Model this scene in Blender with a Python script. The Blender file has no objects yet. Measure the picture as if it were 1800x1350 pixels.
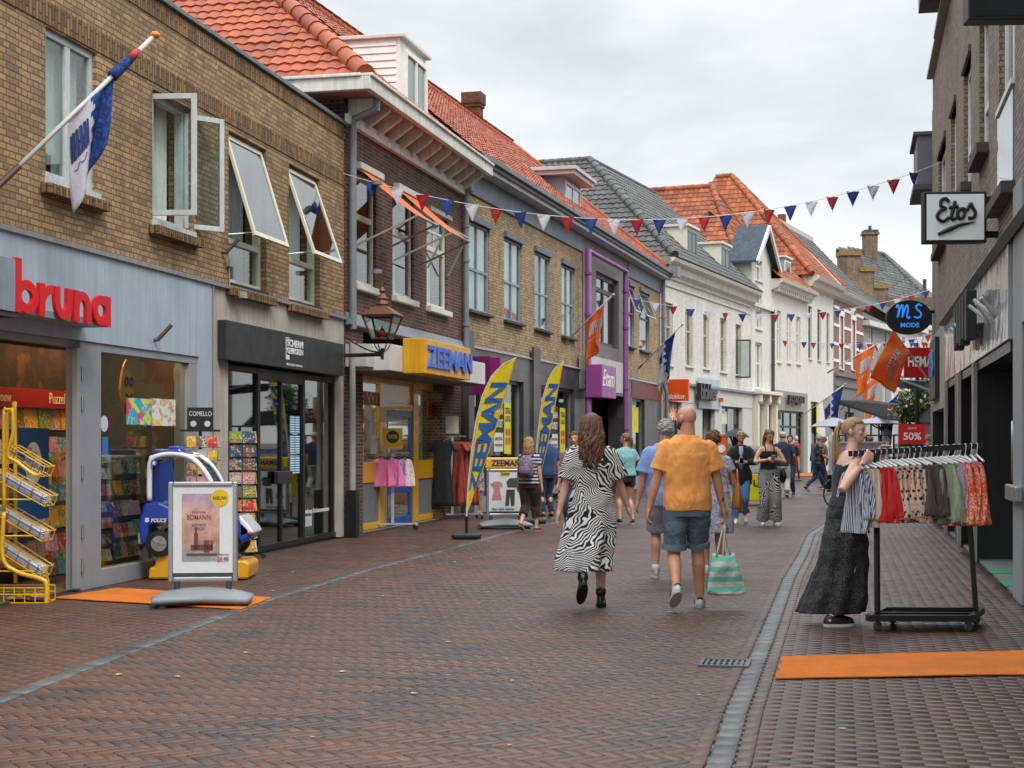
import bpy, bmesh, math, random
import numpy as np
from mathutils import Vector, Matrix, noise
random.seed(7)
PI = math.pi
scene = bpy.context.scene
COL = scene.collection
F, HOR, CX, CH = 2700.0, 778.0, 900.0, 1.5      # focal length in photo pixels, horizon row, centre column, eye height

# ------------------------------------------------------------------ camera, sky, sun, exposure
cd = bpy.data.cameras.new('camera'); cam = bpy.data.objects.new('camera', cd); COL.objects.link(cam)
cam.location = (0, 0, CH); cam.rotation_euler = (PI/2, 0, 0)
cd.sensor_width = 36; cd.lens = 54.0; cd.shift_y = (HOR-675)/1800; cd.clip_end = 3000; cd.clip_start = .1
scene.camera = cam
scene.view_settings.view_transform = 'Standard'; scene.view_settings.look = 'None'
scene.view_settings.exposure = 0.42; scene.view_settings.gamma = 1

W = bpy.data.worlds.new("World"); scene.world = W; W.use_nodes = True
wt = W.node_tree; wt.nodes.clear()
def wn(t, **k):
    n = wt.nodes.new(t)
    for a, b in k.items(): setattr(n, a, b)
    return n
SUN_EL, SUN_ROT = math.radians(52), math.radians(168)
sky = wn('ShaderNodeTexSky', sky_type='NISHITA'); sky.sun_disc = False; sky.sun_elevation = SUN_EL; sky.sun_rotation = SUN_ROT
sky.air_density = 1.0; sky.dust_density = 3.0
tc = wn('ShaderNodeTexCoord'); sep = wn('ShaderNodeSeparateXYZ'); wt.links.new(tc.outputs['Generated'], sep.inputs[0])
# cloud deck: grey banks low down, bright overhead (an overcast sky is brightest at the zenith)
mp = wn('ShaderNodeMapping'); mp.inputs['Scale'].default_value = (1.6, 1.6, 5.0); mp.inputs['Location'].default_value = (.35, .2, .1)
wt.links.new(tc.outputs['Generated'], mp.inputs[0])
nz = wn('ShaderNodeTexNoise'); nz.inputs['Scale'].default_value = 1.5; nz.inputs['Detail'].default_value = 6; nz.inputs['Roughness'].default_value = .55; nz.inputs['Distortion'].default_value = .3
wt.links.new(mp.outputs[0], nz.inputs[0])
cr = wn('ShaderNodeValToRGB'); cr.color_ramp.elements[0].position = .36; cr.color_ramp.elements[1].position = .6
cr.color_ramp.elements[0].color = (.52, .57, .61, 1); cr.color_ramp.elements[1].color = (.96, .96, .95, 1)
wt.links.new(nz.outputs['Fac'], cr.inputs[0])
lo = wn('ShaderNodeValToRGB'); lo.color_ramp.elements[0].position = .0; lo.color_ramp.elements[1].position = .30
lo.color_ramp.elements[0].color = (.97, .97, .96, 1); lo.color_ramp.elements[1].color = (.50, .56, .60, 1)
wt.links.new(sep.outputs['Z'], lo.inputs[0])
mx = wn('ShaderNodeMixRGB'); mx.inputs[0].default_value = .5
wt.links.new(cr.outputs[0], mx.inputs[1]); wt.links.new(lo.outputs[0], mx.inputs[2])
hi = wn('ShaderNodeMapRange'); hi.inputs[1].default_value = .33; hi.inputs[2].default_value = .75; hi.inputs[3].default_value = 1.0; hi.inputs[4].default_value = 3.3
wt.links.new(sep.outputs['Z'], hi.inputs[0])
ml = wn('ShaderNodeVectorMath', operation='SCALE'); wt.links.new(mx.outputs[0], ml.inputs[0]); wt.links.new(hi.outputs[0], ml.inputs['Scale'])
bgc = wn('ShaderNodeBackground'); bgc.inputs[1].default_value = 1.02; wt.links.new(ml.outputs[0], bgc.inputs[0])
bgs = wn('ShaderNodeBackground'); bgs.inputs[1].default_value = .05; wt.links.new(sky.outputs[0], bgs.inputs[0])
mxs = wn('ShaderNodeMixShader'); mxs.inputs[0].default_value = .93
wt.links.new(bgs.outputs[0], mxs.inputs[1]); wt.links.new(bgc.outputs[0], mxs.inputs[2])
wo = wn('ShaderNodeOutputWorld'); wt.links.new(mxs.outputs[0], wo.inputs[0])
sd = bpy.data.lights.new('sun', 'SUN'); sun = bpy.data.objects.new('sun', sd); COL.objects.link(sun)
sd.energy = 1.5; sd.angle = math.radians(18); sd.color = (1, .96, .9)
sun.rotation_euler = (PI/2-SUN_EL, 0, math.radians(28))

# ------------------------------------------------------------------ helpers
def lin(h):
    r = [int(h[i:i+2], 16)/255 for i in (0, 2, 4)]
    return tuple(x/12.92 if x <= .04045 else ((x+.055)/1.055)**2.4 for x in r)+(1,)
def P(px, py, Y): return Vector(((px-CX)/F*Y, Y, CH-(py-HOR)/F*Y))
def G(px, py): Y = F*CH/(py-HOR); return Vector(((px-CX)/F*Y, Y, 0))
def tag(o, label=None, cat=None, group=None, kind=None):
    if label: o['label'] = label
    if cat: o['category'] = cat
    if group: o['group'] = group
    if kind: o['kind'] = kind
    return o
def thing(name, label, cat, loc=(0, 0, 0), rz=0, group=None):
    o = bpy.data.objects.new(name, None); COL.objects.link(o); o.empty_display_size = .2
    o.location = loc; o.rotation_euler = (0, 0, rz)
    return tag(o, label, cat, group)
KIDS = {}
def setpar(o, p):
    if p is not None:
        o.parent = p; KIDS.setdefault(p.name, []).append(o)
def copy_tree(o, parent=None):
    c = o.copy(); COL.objects.link(c)
    if parent is not None: setpar(c, parent)
    for ch in KIDS.get(o.name, []): copy_tree(ch, c)
    return c

class MB:
    def __init__(s): s.v = []; s.f = []; s.mi = []; s.cur = 0; s.rn = []; s.r = 0.0; s.M = None
    def add(s, vs, fs):
        n = len(s.v)
        for p in vs:
            p = Vector(p)
            s.v.append(tuple(s.M @ p) if s.M is not None else tuple(p))
        for f in fs: s.f.append([i+n for i in f]); s.mi.append(s.cur); s.rn.append(s.r)
        return s
    def box(s, x0, x1, y0, y1, z0, z1):
        if x0 > x1: x0, x1 = x1, x0
        if y0 > y1: y0, y1 = y1, y0
        if z0 > z1: z0, z1 = z1, z0
        return s.add([(x0,y0,z0),(x1,y0,z0),(x1,y1,z0),(x0,y1,z0),(x0,y0,z1),(x1,y0,z1),(x1,y1,z1),(x0,y1,z1)],
              [(0,3,2,1),(4,5,6,7),(0,1,5,4),(1,2,6,5),(2,3,7,6),(3,0,4,7)])
    def obox(s, c, sx, sy, sz, M=None):
        vs = [Vector((a*sx/2, b*sy/2, d*sz/2)) for d in (-1, 1) for a, b in ((-1,-1),(1,-1),(1,1),(-1,1))]
        if M is not None: vs = [M @ v for v in vs]
        return s.add([v+Vector(c) for v in vs], [(0,3,2,1),(4,5,6,7),(0,1,5,4),(1,2,6,5),(2,3,7,6),(3,0,4,7)])
    def quad(s, a, b, c, d): return s.add([a, b, c, d], [(0,1,2,3)])
    def poly(s, pts): return s.add(pts, [tuple(range(len(pts)))])
    def bar(s, a, b, w, h=None):
        a, b = Vector(a), Vector(b); d = b-a; L = d.length
        if L < 1e-6: return s
        M = d.to_track_quat('Z', 'Y').to_matrix()
        return s.obox((a+b)/2, w, h or w, L, M)
    def prism(s, pts, off):                # extruded polygon (pts in 3D), off = extrusion vector
        n = len(pts); off = Vector(off); pts = [Vector(p) for p in pts]
        vs = pts+[p+off for p in pts]
        fs = [tuple(range(n-1, -1, -1)), tuple(range(n, 2*n))]+[(i, (i+1) % n, n+(i+1) % n, n+i) for i in range(n)]
        return s.add(vs, fs)
    def tube(s, pts, r, seg=8, caps=True, sub=0, flat=None, up=None):
        pts = [Vector(p) for p in pts]
        rs = list(r) if hasattr(r, '__len__') else [r]*len(pts)
        if sub: pts, rs = spline(pts, rs, sub)
        n = len(pts); vs = []; fs = []
        t0 = (pts[1]-pts[0]).normalized()
        ref = Vector(up) if up else (Vector((0,0,1)) if abs(t0.z) < .9 else Vector((0,1,0)))
        nrm = (ref - t0*ref.dot(t0)).normalized()
        for i in range(n):
            t = (pts[min(i+1,n-1)]-pts[max(i-1,0)])
            t = t.normalized() if t.length > 1e-9 else t0
            nrm = (nrm - t*nrm.dot(t)); nrm = nrm.normalized() if nrm.length > 1e-6 else t.orthogonal().normalized()
            bi = t.cross(nrm)
            ra = rs[i]; rb = ra*(flat if flat else 1)
            for k in range(seg):
                a = 2*PI*k/seg
                vs.append(pts[i]+nrm*(math.cos(a)*rb)+bi*(math.sin(a)*ra))
        for i in range(n-1):
            for k in range(seg):
                k2 = (k+1) % seg
                fs.append((i*seg+k, i*seg+k2, (i+1)*seg+k2, (i+1)*seg+k))
        if caps:
            fs.append(tuple(range(seg-1, -1, -1))); fs.append(tuple((n-1)*seg+k for k in range(seg)))
        return s.add(vs, fs)
    def cap_tube(s, pts, r, seg=10, sub=0, flat=None):     # tube with rounded ends
        pts = [Vector(p) for p in pts]; rs = list(r) if hasattr(r, '__len__') else [r]*len(pts)
        if sub: pts, rs = spline(pts, rs, sub)
        d0 = (pts[0]-pts[1]).normalized(); d1 = (pts[-1]-pts[-2]).normalized()
        A = [(pts[0]+d0*rs[0]*q, rs[0]*w) for q, w in ((.95,.25),(.75,.66),(.4,.92))]
        B = [(pts[-1]+d1*rs[-1]*q, rs[-1]*w) for q, w in ((.4,.92),(.75,.66),(.95,.25))]
        pp = [a[0] for a in A]+pts+[b[0] for b in B]; rr = [a[1] for a in A]+rs+[b[1] for b in B]
        return s.tube(pp, rr, seg, flat=flat)
    def loft(s, st, seg=20, pleat=0, pn=12, ph=0.0):        # st: (x, y, z, rx, ry[, pleat amount])
        vs = []; fs = []; n = len(st)
        for q in st:
            x, y, z, rx, ry = q[:5]; pa = q[5] if len(q) > 5 else 0
            for k in range(seg):
                a = 2*PI*k/seg; w = 1+pa*(math.cos(pn*a+ph+z*1.5)+.5*math.cos((pn*.6//1+2)*a+1.3))
                vs.append((x+math.cos(a)*rx*w, y+math.sin(a)*ry*w, z))
        for i in range(n-1):
            for k in range(seg):
                k2 = (k+1) % seg; fs.append((i*seg+k, i*seg+k2, (i+1)*seg+k2, (i+1)*seg+k))
        fs.append(tuple(range(seg-1, -1, -1))); fs.append(tuple((n-1)*seg+k for k in range(seg)))
        return s.add(vs, fs)
    def ell(s, c, rx, ry, rz, seg=14, rings=9, M=None):
        vs = []; fs = []; c = Vector(c)
        for i in range(rings+1):
            th = PI*i/rings
            for k in range(seg):
                a = 2*PI*k/seg
                v = Vector((rx*math.sin(th)*math.cos(a), ry*math.sin(th)*math.sin(a), -rz*math.cos(th)))
                vs.append(c+(M @ v if M is not None else v))
        for i in range(rings):
            for k in range(seg):
                k2 = (k+1) % seg; fs.append((i*seg+k, i*seg+k2, (i+1)*seg+k2, (i+1)*seg+k))
        return s.add(vs, fs)
    def lathe(s, prof, c=(0,0,0), seg=20, M=None):            # prof: (r, z)
        vs = []; fs = []; n = len(prof); c = Vector(c)
        for r, z in prof:
            for k in range(seg):
                a = 2*PI*k/seg; v = Vector((r*math.cos(a), r*math.sin(a), z))
                vs.append(c+(M @ v if M is not None else v))
        for i in range(n-1):
            for k in range(seg):
                k2 = (k+1) % seg; fs.append((i*seg+k, i*seg+k2, (i+1)*seg+k2, (i+1)*seg+k))
        fs.append(tuple(range(seg-1, -1, -1))); fs.append(tuple((n-1)*seg+k for k in range(seg)))
        return s.add(vs, fs)
    def disc(s, c, r, nrm, th=.01, seg=20):
        nrm = Vector(nrm).normalized(); q = nrm.to_track_quat('Z', 'Y').to_matrix()
        return s.lathe([(r, -th/2), (r, th/2)], c, seg, q)
    def grid(s, fn, nu, nv):                                   # sheet from fn(a, b), a and b in 0..1
        vs = [fn(i/nu, j/nv) for j in range(nv+1) for i in range(nu+1)]
        fs = [(j*(nu+1)+i, j*(nu+1)+i+1, (j+1)*(nu+1)+i+1, (j+1)*(nu+1)+i) for j in range(nv) for i in range(nu)]
        return s.add(vs, fs)
    def text(s, t, u, z, w, h, y=0, ext=.01, off=0.0, shear=0, spacing=1.0):  # lower left corner (u,z), fitted into w x h, facing -y
        vs, fs = text_mesh(t, off, shear, spacing)
        x0, x1 = vs[:,0].min(), vs[:,0].max(); y0, y1 = vs[:,1].min(), vs[:,1].max(); zr = max(vs[:,2].max()-vs[:,2].min(), 1e-6); z0 = vs[:,2].min()
        out = [(u+(a-x0)/(x1-x0)*w, y-(c-z0)/zr*ext, z+(b-y0)/(y1-y0)*h) for a, b, c in vs]
        return s.add(out, fs)
    def build(s, name, mats, parent=None, smooth=False, bevel=0, solid=0, sub=0, loc=None, rz=0, recalc=True, auto=None):
        me = bpy.data.meshes.new(name); me.from_pydata(s.v, [], s.f)
        if not isinstance(mats, (list, tuple)): mats = [mats]
        for m in mats: me.materials.append(m)
        if len(mats) > 1: me.polygons.foreach_set('material_index', s.mi)
        if any(s.rn):
            at = me.attributes.new('rnd', 'FLOAT', 'FACE'); at.data.foreach_set('value', s.rn)
        if recalc:
            bm = bmesh.new(); bm.from_mesh(me); bmesh.ops.recalc_face_normals(bm, faces=bm.faces); bm.to_mesh(me); bm.free()
        if smooth: me.polygons.foreach_set('use_smooth', [True]*len(me.polygons))
        if smooth and auto: me.set_sharp_from_angle(angle=math.radians(auto))
        o = bpy.data.objects.new(name, me); COL.objects.link(o); setpar(o, parent)
        if loc is not None: o.location = loc
        if rz: o.rotation_euler = (0, 0, rz)
        if solid: m = o.modifiers.new('s', 'SOLIDIFY'); m.thickness = solid; m.offset = 0
        if bevel: m = o.modifiers.new('b', 'BEVEL'); m.width = bevel; m.segments = 2; m.limit_method = 'ANGLE'; m.angle_limit = math.radians(40)
        if sub: m = o.modifiers.new('u', 'SUBSURF'); m.levels = sub; m.render_levels = sub
        return o
def spline(pts, rs, n):
    P2, R2 = [], []
    for i in range(len(pts)-1):
        p0 = pts[max(i-1,0)]; p1 = pts[i]; p2 = pts[i+1]; p3 = pts[min(i+2,len(pts)-1)]
        for k in range(n):
            t = k/n; t2 = t*t; t3 = t2*t
            P2.append(.5*((2*p1)+(p2-p0)*t+(2*p0-5*p1+4*p2-p3)*t2+(3*p1-p0-3*p2+p3)*t3))
            s = t*t*(3-2*t); R2.append(rs[i]*(1-s)+rs[i+1]*s)
    P2.append(pts[-1]); R2.append(rs[-1]); return P2, R2
_tc = {}
def text_mesh(t, off, shear, spacing):
    k = (t, off, shear, spacing)
    if k in _tc: return _tc[k]
    cu = bpy.data.curves.new('t', 'FONT'); cu.body = t; cu.extrude = .05; cu.offset = off; cu.shear = shear; cu.size = 1; cu.space_character = spacing; cu.resolution_u = 4
    ob = bpy.data.objects.new('t', cu); COL.objects.link(ob)
    dg = bpy.context.evaluated_depsgraph_get(); me = bpy.data.meshes.new_from_object(ob.evaluated_get(dg))
    vs = np.array([v.co[:] for v in me.vertices]); fs = [tuple(p.vertices) for p in me.polygons]
    bpy.data.objects.remove(ob); bpy.data.curves.remove(cu); bpy.data.meshes.remove(me)
    _tc[k] = (vs, fs); return vs, fs

# ------------------------------------------------------------------ materials
class NT:
    def __init__(s, name):
        s.m = bpy.data.materials.new(name); s.m.use_nodes = True; s.t = s.m.node_tree
        s.b = s.t.nodes['Principled BSDF']; s.out = s.t.nodes['Material Output']
    def n(s, ty, **k):
        x = s.t.nodes.new(ty)
        for a, b in k.items():
            if a.startswith('i_'):
                x.inputs[a[2:].replace('_', ' ')].default_value = b
            else: setattr(x, a, b)
        return x
    def l(s, a, b): s.t.links.new(a, b)
    def set(s, **k):
        for a, b in k.items(): s.b.inputs[a.replace('_', ' ')].default_value = b
    def noise(s, scale, detail=4, rough=.6, vec=None, dist=0):
        x = s.n('ShaderNodeTexNoise'); x.inputs['Scale'].default_value = scale; x.inputs['Detail'].default_value = detail; x.inputs['Roughness'].default_value = rough; x.inputs['Distortion'].default_value = dist
        s.l(vec if vec is not None else s.obj(), x.inputs[0]); return x.outputs['Fac']
    def obj(s):
        if not hasattr(s, '_o'): s._o = s.n('ShaderNodeTexCoord').outputs['Object']
        return s._o
    def ramp(s, fac, stops, interp='LINEAR'):
        x = s.n('ShaderNodeValToRGB'); e = x.color_ramp.elements; x.color_ramp.interpolation = interp
        while len(e) < len(stops): e.new(.5)
        for i, (p, c) in enumerate(stops): e[i].position = p; e[i].color = c if len(c) == 4 else (*c, 1)
        s.l(fac, x.inputs[0]); return x.outputs[0]
    def mix(s, fac, a, b, mode='MIX'):
        x = s.n('ShaderNodeMixRGB', blend_type=mode)
        for i, v in enumerate((fac, a, b)):
            if isinstance(v, (int, float)): x.inputs[i].default_value = v if i == 0 else (v, v, v, 1)
            elif isinstance(v, tuple): x.inputs[i].default_value = v
            else: s.l(v, x.inputs[i])
        return x.outputs[0]
    def math(s, op, a, b=0.0, c=0.0):
        x = s.n('ShaderNodeMath', operation=op)
        for i, v in enumerate((a, b, c)):
            if isinstance(v, (int, float)): x.inputs[i].default_value = v
            else: s.l(v, x.inputs[i])
        return x.outputs[0]
    def bump(s, h, st=.3, d=.01):
        x = s.n('ShaderNodeBump'); x.inputs['Strength'].default_value = st; x.inputs['Distance'].default_value = d
        s.l(h, x.inputs['Height']); s.l(x.outputs[0], s.b.inputs['Normal'])
def thin_(n, f, col):        # light shines through thin cloth
    t = n.n('ShaderNodeBsdfTranslucent')
    src = n.b.inputs['Base Color']
    if src.is_linked: n.l(src.links[0].from_socket, t.inputs[0])
    else: t.inputs[0].default_value = col
    m = n.n('ShaderNodeMixShader'); m.inputs[0].default_value = f; n.l(n.b.outputs[0], m.inputs[1]); n.l(t.outputs[0], m.inputs[2]); n.l(m.outputs[0], n.out.inputs[0])
NT.thin = thin_
def g(v): return (v, v, v, 1)
_mc = {}
def plain(col, rough=.6, var=.18, scale=5, bump=0, bs=60, metal=0, coat=0, spec=.5, streak=0, name=None):
    key = (col, rough, var, scale, bump, bs, metal, coat, streak)
    if key in _mc: return _mc[key]
    n = NT(name or 'paint_'+col); c = lin(col)
    a = n.noise(scale, 5, .65)
    v = n.ramp(a, [(.3, g(1-var)), (.7, g(1+var*.4))])
    cc = n.mix(1.0, c, v, 'MULTIPLY')
    if streak:
        mp = n.n('ShaderNodeMapping'); mp.inputs['Scale'].default_value = (9, 9, .5); n.l(n.obj(), mp.inputs[0])
        st = n.noise(1.5, 4, .7, mp.outputs[0]); sv = n.ramp(st, [(.42, g(1-streak)), (.6, g(1))])
        cc = n.mix(1.0, cc, sv, 'MULTIPLY')
    n.l(cc, n.b.inputs['Base Color'])
    r = n.ramp(a, [(.3, g(min(1, rough*1.15))), (.7, g(rough*.85))]); n.l(r, n.b.inputs['Roughness'])
    n.set(Metallic=metal)
    if coat: n.b.inputs['Coat Weight'].default_value = coat
    if bump: n.bump(n.noise(bs, 3), bump, .01)
    _mc[key] = n.m; return n.m
def brick(name, c1, c2, c3, mortar, bw=.22, bh=.0625, squash=.5, rough=.85, bump=.6, dirt=.25, msize=.009, vert=False, offset=.5):
    n = NT(name); sp = n.n('ShaderNodeSeparateXYZ'); n.l(n.obj(), sp.inputs[0])
    h = n.math('ADD', sp.outputs['X'], sp.outputs['Y']); cb = n.n('ShaderNodeCombineXYZ')
    wob = n.math('MULTIPLY', n.math('SUBTRACT', n.noise(3.0, 2), .5), .02)
    zz = n.math('ADD', sp.outputs['Z'], wob)
    if vert: n.l(zz, cb.inputs[0]); n.l(h, cb.inputs[1])
    else: n.l(h, cb.inputs[0]); n.l(zz, cb.inputs[1])
    b = n.n('ShaderNodeTexBrick'); n.l(cb.outputs[0], b.inputs['Vector'])
    b.offset = offset; b.squash = squash; b.squash_frequency = 2
    for k, v in (('Color1', g(0)), ('Color2', g(1)), ('Mortar', g(.5)), ('Scale', 1.0), ('Mortar Size', msize), ('Mortar Smooth', .3), ('Bias', 0.0), ('Brick Width', bw), ('Row Height', bh)): b.inputs[k].default_value = v
    col = n.ramp(b.outputs['Color'], [(0, lin(c1)), (.5, lin(c2)), (1, lin(c3))])
    col = n.mix(b.outputs['Fac'], col, lin(mortar))
    d = n.noise(.9, 6, .7); col = n.mix(1.0, col, n.ramp(d, [(.3, g(1-dirt)), (.65, g(1.08))]), 'MULTIPLY')
    mpp = n.n('ShaderNodeMapping'); mpp.inputs['Scale'].default_value = (1.6, 1.6, .25); n.l(n.obj(), mpp.inputs[0]); col = n.mix(1.0, col, n.ramp(n.noise(1.5, 5, .7, mpp.outputs[0]), [(.36, g(1-dirt)), (.55, g(1.03))]), 'MULTIPLY')
    f = n.noise(90, 3); col = n.mix(1.0, col, n.ramp(f, [(.3, g(.8)), (.7, g(1.12))]), 'MULTIPLY')
    n.l(col, n.b.inputs['Base Color']); n.set(Roughness=rough)
    hh = n.math('SUBTRACT', n.math('MULTIPLY', f, .3), b.outputs['Fac']); n.bump(hh, bump, .012)
    return n.m
def rndmat(name, stops, rough=.6, noisec=.3, wet=None, bump=.3, spots=0, cluster=0):       # colour by the per-face 'rnd' attribute
    n = NT(name); a = n.n('ShaderNodeAttribute', attribute_name='rnd'); fa = a.outputs['Fac']
    if cluster: fa = n.math('ADD', n.math('MULTIPLY', fa, 1-cluster), n.math('MULTIPLY', n.ramp(n.noise(.9, 4, .6), [(.35, g(0)), (.65, g(1))]), cluster))
    col = n.ramp(fa, [(p, lin(c)) for p, c in stops])
    d = n.noise(1.3, 6, .7); col = n.mix(1.0, col, n.ramp(d, [(.3, g(1-noisec)), (.7, g(1.1))]), 'MULTIPLY')
    f = n.noise(55, 4); col = n.mix(1.0, col, n.ramp(f, [(.3, g(.8)), (.7, g(1.15))]), 'MULTIPLY')
    if spots:
        s_ = n.noise(7, 6, .75); col = n.mix(n.ramp(s_, [(.62, g(0)), (.75, g(spots))]), col, lin('3a362e'))
    n.l(col, n.b.inputs['Base Color'])
    if wet:
        r = n.ramp(n.noise(.55, 5, .65), [(.35, g(wet[0])), (.68, g(wet[1]))])
        r = n.mix(.35, r, n.ramp(f, [(.3, g(wet[0])), (.7, g(wet[1]))])); n.l(r, n.b.inputs['Roughness'])
    else: n.set(Roughness=rough)
    n.bump(f, bump, .004); return n.m
def glassmat(name, tint='e8f0ee', refl=.12, edge=.9, rough=.02):
    n = NT(name); tr = n.n('ShaderNodeBsdfTransparent'); tr.inputs[0].default_value = lin(tint)
    gl = n.n('ShaderNodeBsdfGlossy'); gl.inputs['Roughness'].default_value = rough
    ge = n.n('ShaderNodeNewGeometry'); dt = n.n('ShaderNodeVectorMath', operation='DOT_PRODUCT'); n.l(ge.outputs['Normal'], dt.inputs[0]); n.l(ge.outputs['Incoming'], dt.inputs[1])
    sch = n.math('POWER', n.math('SUBTRACT', 1.0, n.math('ABSOLUTE', dt.outputs['Value'])), 4.0)
    fr = n.n('ShaderNodeMapRange'); fr.inputs[1].default_value = 0; fr.inputs[2].default_value = 1; fr.inputs[3].default_value = refl*.6; fr.inputs[4].default_value = edge
    n.l(sch, fr.inputs[0])
    bm_ = n.n('ShaderNodeBump'); bm_.inputs['Strength'].default_value = .03; n.l(n.noise(1.2, 2), bm_.inputs['Height']); n.l(bm_.outputs[0], gl.inputs['Normal'])
    m = n.n('ShaderNodeMixShader'); n.l(fr.outputs[0], m.inputs[0]); n.l(tr.outputs[0], m.inputs[1]); n.l(gl.outputs[0], m.inputs[2])
    n.l(m.outputs[0], n.out.inputs[0]); return n.m
def emit(col, st):
    n = NT('lamp_and_letter_glow'); n.b.inputs['Emission Color'].default_value = lin(col); n.b.inputs['Emission Strength'].default_value = st; n.set(Base_Color=lin(col)); return n.m
def cloth(name, col, rough=.85, fold=.5, scale=9, var=.12, thin=0):
    n = NT(name); mp = n.n('ShaderNodeMapping'); mp.inputs['Scale'].default_value = (1, 1, .38); mp.inputs['Rotation'].default_value = (0, .35, 0); n.l(n.obj(), mp.inputs[0]); a = n.noise(scale*1.2, 3, .5, mp.outputs[0], dist=.9)
    n.l(n.mix(1.0, lin(col), n.ramp(n.noise(25, 4), [(.3, g(1-var)), (.7, g(1+var*.3))]), 'MULTIPLY'), n.b.inputs['Base Color'])
    n.set(Roughness=rough); n.b.inputs['Sheen Weight'].default_value = .15; n.bump(a, fold, .07)
    if thin: n.thin(thin, lin(col))
    return n.m
def pattern(name, kind, ca, cb, scale=10, fold=.35, cc=None, thin=0):
    n = NT(name); o = n.obj()
    if kind == 'zebra':
        # stripes that bend and merge: a strongly warped wave
        nn = n.n('ShaderNodeTexNoise'); nn.inputs['Scale'].default_value = 4.5; nn.inputs['Detail'].default_value = 2.2; n.l(o, nn.inputs[0])
        va = n.n('ShaderNodeVectorMath', operation='SCALE'); va.inputs['Scale'].default_value = .3; n.l(nn.outputs['Color'], va.inputs[0])
        sp = n.n('ShaderNodeSeparateXYZ'); n.l(o, sp.inputs[0]); cz = n.n('ShaderNodeCombineXYZ'); n.l(n.math('ADD', sp.outputs['Z'], n.math('MULTIPLY', n.math('ABSOLUTE', n.math('ADD', sp.outputs['X'], n.math('MULTIPLY', n.math('SINE', n.math('MULTIPLY', sp.outputs['Z'], 7.0)), .12))), .75)), cz.inputs[2]); n.l(sp.outputs['X'], cz.inputs[0]); n.l(sp.outputs['Y'], cz.inputs[1])
        vb = n.n('ShaderNodeVectorMath', operation='ADD'); n.l(cz.outputs[0], vb.inputs[0]); n.l(va.outputs[0], vb.inputs[1])
        w = n.n('ShaderNodeTexWave', wave_type='BANDS', bands_direction='Z'); w.inputs['Scale'].default_value = scale; w.inputs['Distortion'].default_value = 1.6; w.inputs['Detail'].default_value = 1.5; w.inputs['Detail Scale'].default_value = 1.0
        n.l(vb.outputs[0], w.inputs[0]); f = n.ramp(w.outputs['Fac'], [(.51, g(0)), (.57, g(1))])
    elif kind == 'leopard':
        v = n.n('ShaderNodeTexVoronoi'); v.inputs['Scale'].default_value = scale; n.l(o, v.inputs[0])
        d = n.math('ADD', v.outputs['Distance'], n.math('MULTIPLY', n.noise(scale*2.2, 3), .7)); f = n.ramp(d, [(.62, g(0)), (.67, g(1))])
    elif kind[:6] == 'stripe':
        w = n.n('ShaderNodeTexWave', bands_direction={'h':'Z','v':'X','y':'Y'}[kind[6]]); w.inputs['Scale'].default_value = scale; w.inputs['Distortion'].default_value = .25; w.inputs['Detail'].default_value = 1; n.l(o, w.inputs[0])
        f = n.ramp(w.outputs['Fac'], [(.45, g(0)), (.55, g(1))])
    elif kind == 'blotch':
        f = n.ramp(n.noise(scale, 4, .7, dist=1.5), [(.5, g(0)), (.54, g(1))])
    else:
        v = n.n('ShaderNodeTexVoronoi', feature='F1'); v.inputs['Scale'].default_value = scale; n.l(o, v.inputs[0]); f = n.ramp(v.outputs['Distance'], [(.3, g(0)), (.36, g(1))])
    col = n.mix(f, lin(ca), lin(cb))
    if cc: col = n.mix(n.ramp(n.noise(scale*.8, 3), [(.55, g(0)), (.6, g(1))]), col, lin(cc))
    n.l(col, n.b.inputs['Base Color']); n.set(Roughness=.85); n.bump(n.noise(9, 3, .5, dist=.6), fold, .05)
    if thin: n.thin(thin, lin(ca))
    return n.m
def skin(col='c99478'):
    k = ('skin', col)
    if k in _mc: return _mc[k]
    n = NT('skin'); a = n.noise(14, 4)
    n.l(n.mix(1.0, lin(col), n.ramp(a, [(.3, (.86, .80, .78, 1)), (.7, g(1.06))]), 'MULTIPLY'), n.b.inputs['Base Color'])
    n.set(Roughness=.5); n.b.inputs['Subsurface Weight'].default_value = .12; n.b.inputs['Subsurface Scale'].default_value = .02; n.bump(n.noise(120, 3), .08, .004)
    _mc[k] = n.m; return n.m
def hairmat(c1, c2):
    k = ('hair', c1, c2)
    if k in _mc: return _mc[k]
    n = NT('hair'); mp = n.n('ShaderNodeMapping'); mp.inputs['Scale'].default_value = (60, 60, 6); n.l(n.obj(), mp.inputs[0])
    f = n.noise(3, 4, .7, mp.outputs[0]); n.l(n.ramp(f, [(.3, lin(c1)), (.7, lin(c2))]), n.b.inputs['Base Color']); n.set(Roughness=.5); n.bump(f, .6, .01)
    _mc[k] = n.m; return n.m
GLASS = glassmat('window_glass'); SHOPGLASS = glassmat('shop_glass', 'dfe8e6', .10, .85); MIRGLASS = glassmat('reflecting_glass', 'c4d0d0', .45, .95)
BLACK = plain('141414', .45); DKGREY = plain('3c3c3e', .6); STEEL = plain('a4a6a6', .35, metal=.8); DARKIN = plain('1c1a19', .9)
WHITE = plain('dcdad4', .5, .12, 3, streak=.1); WHITEP = plain('e0ded9', .45, .1, 4)

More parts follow.
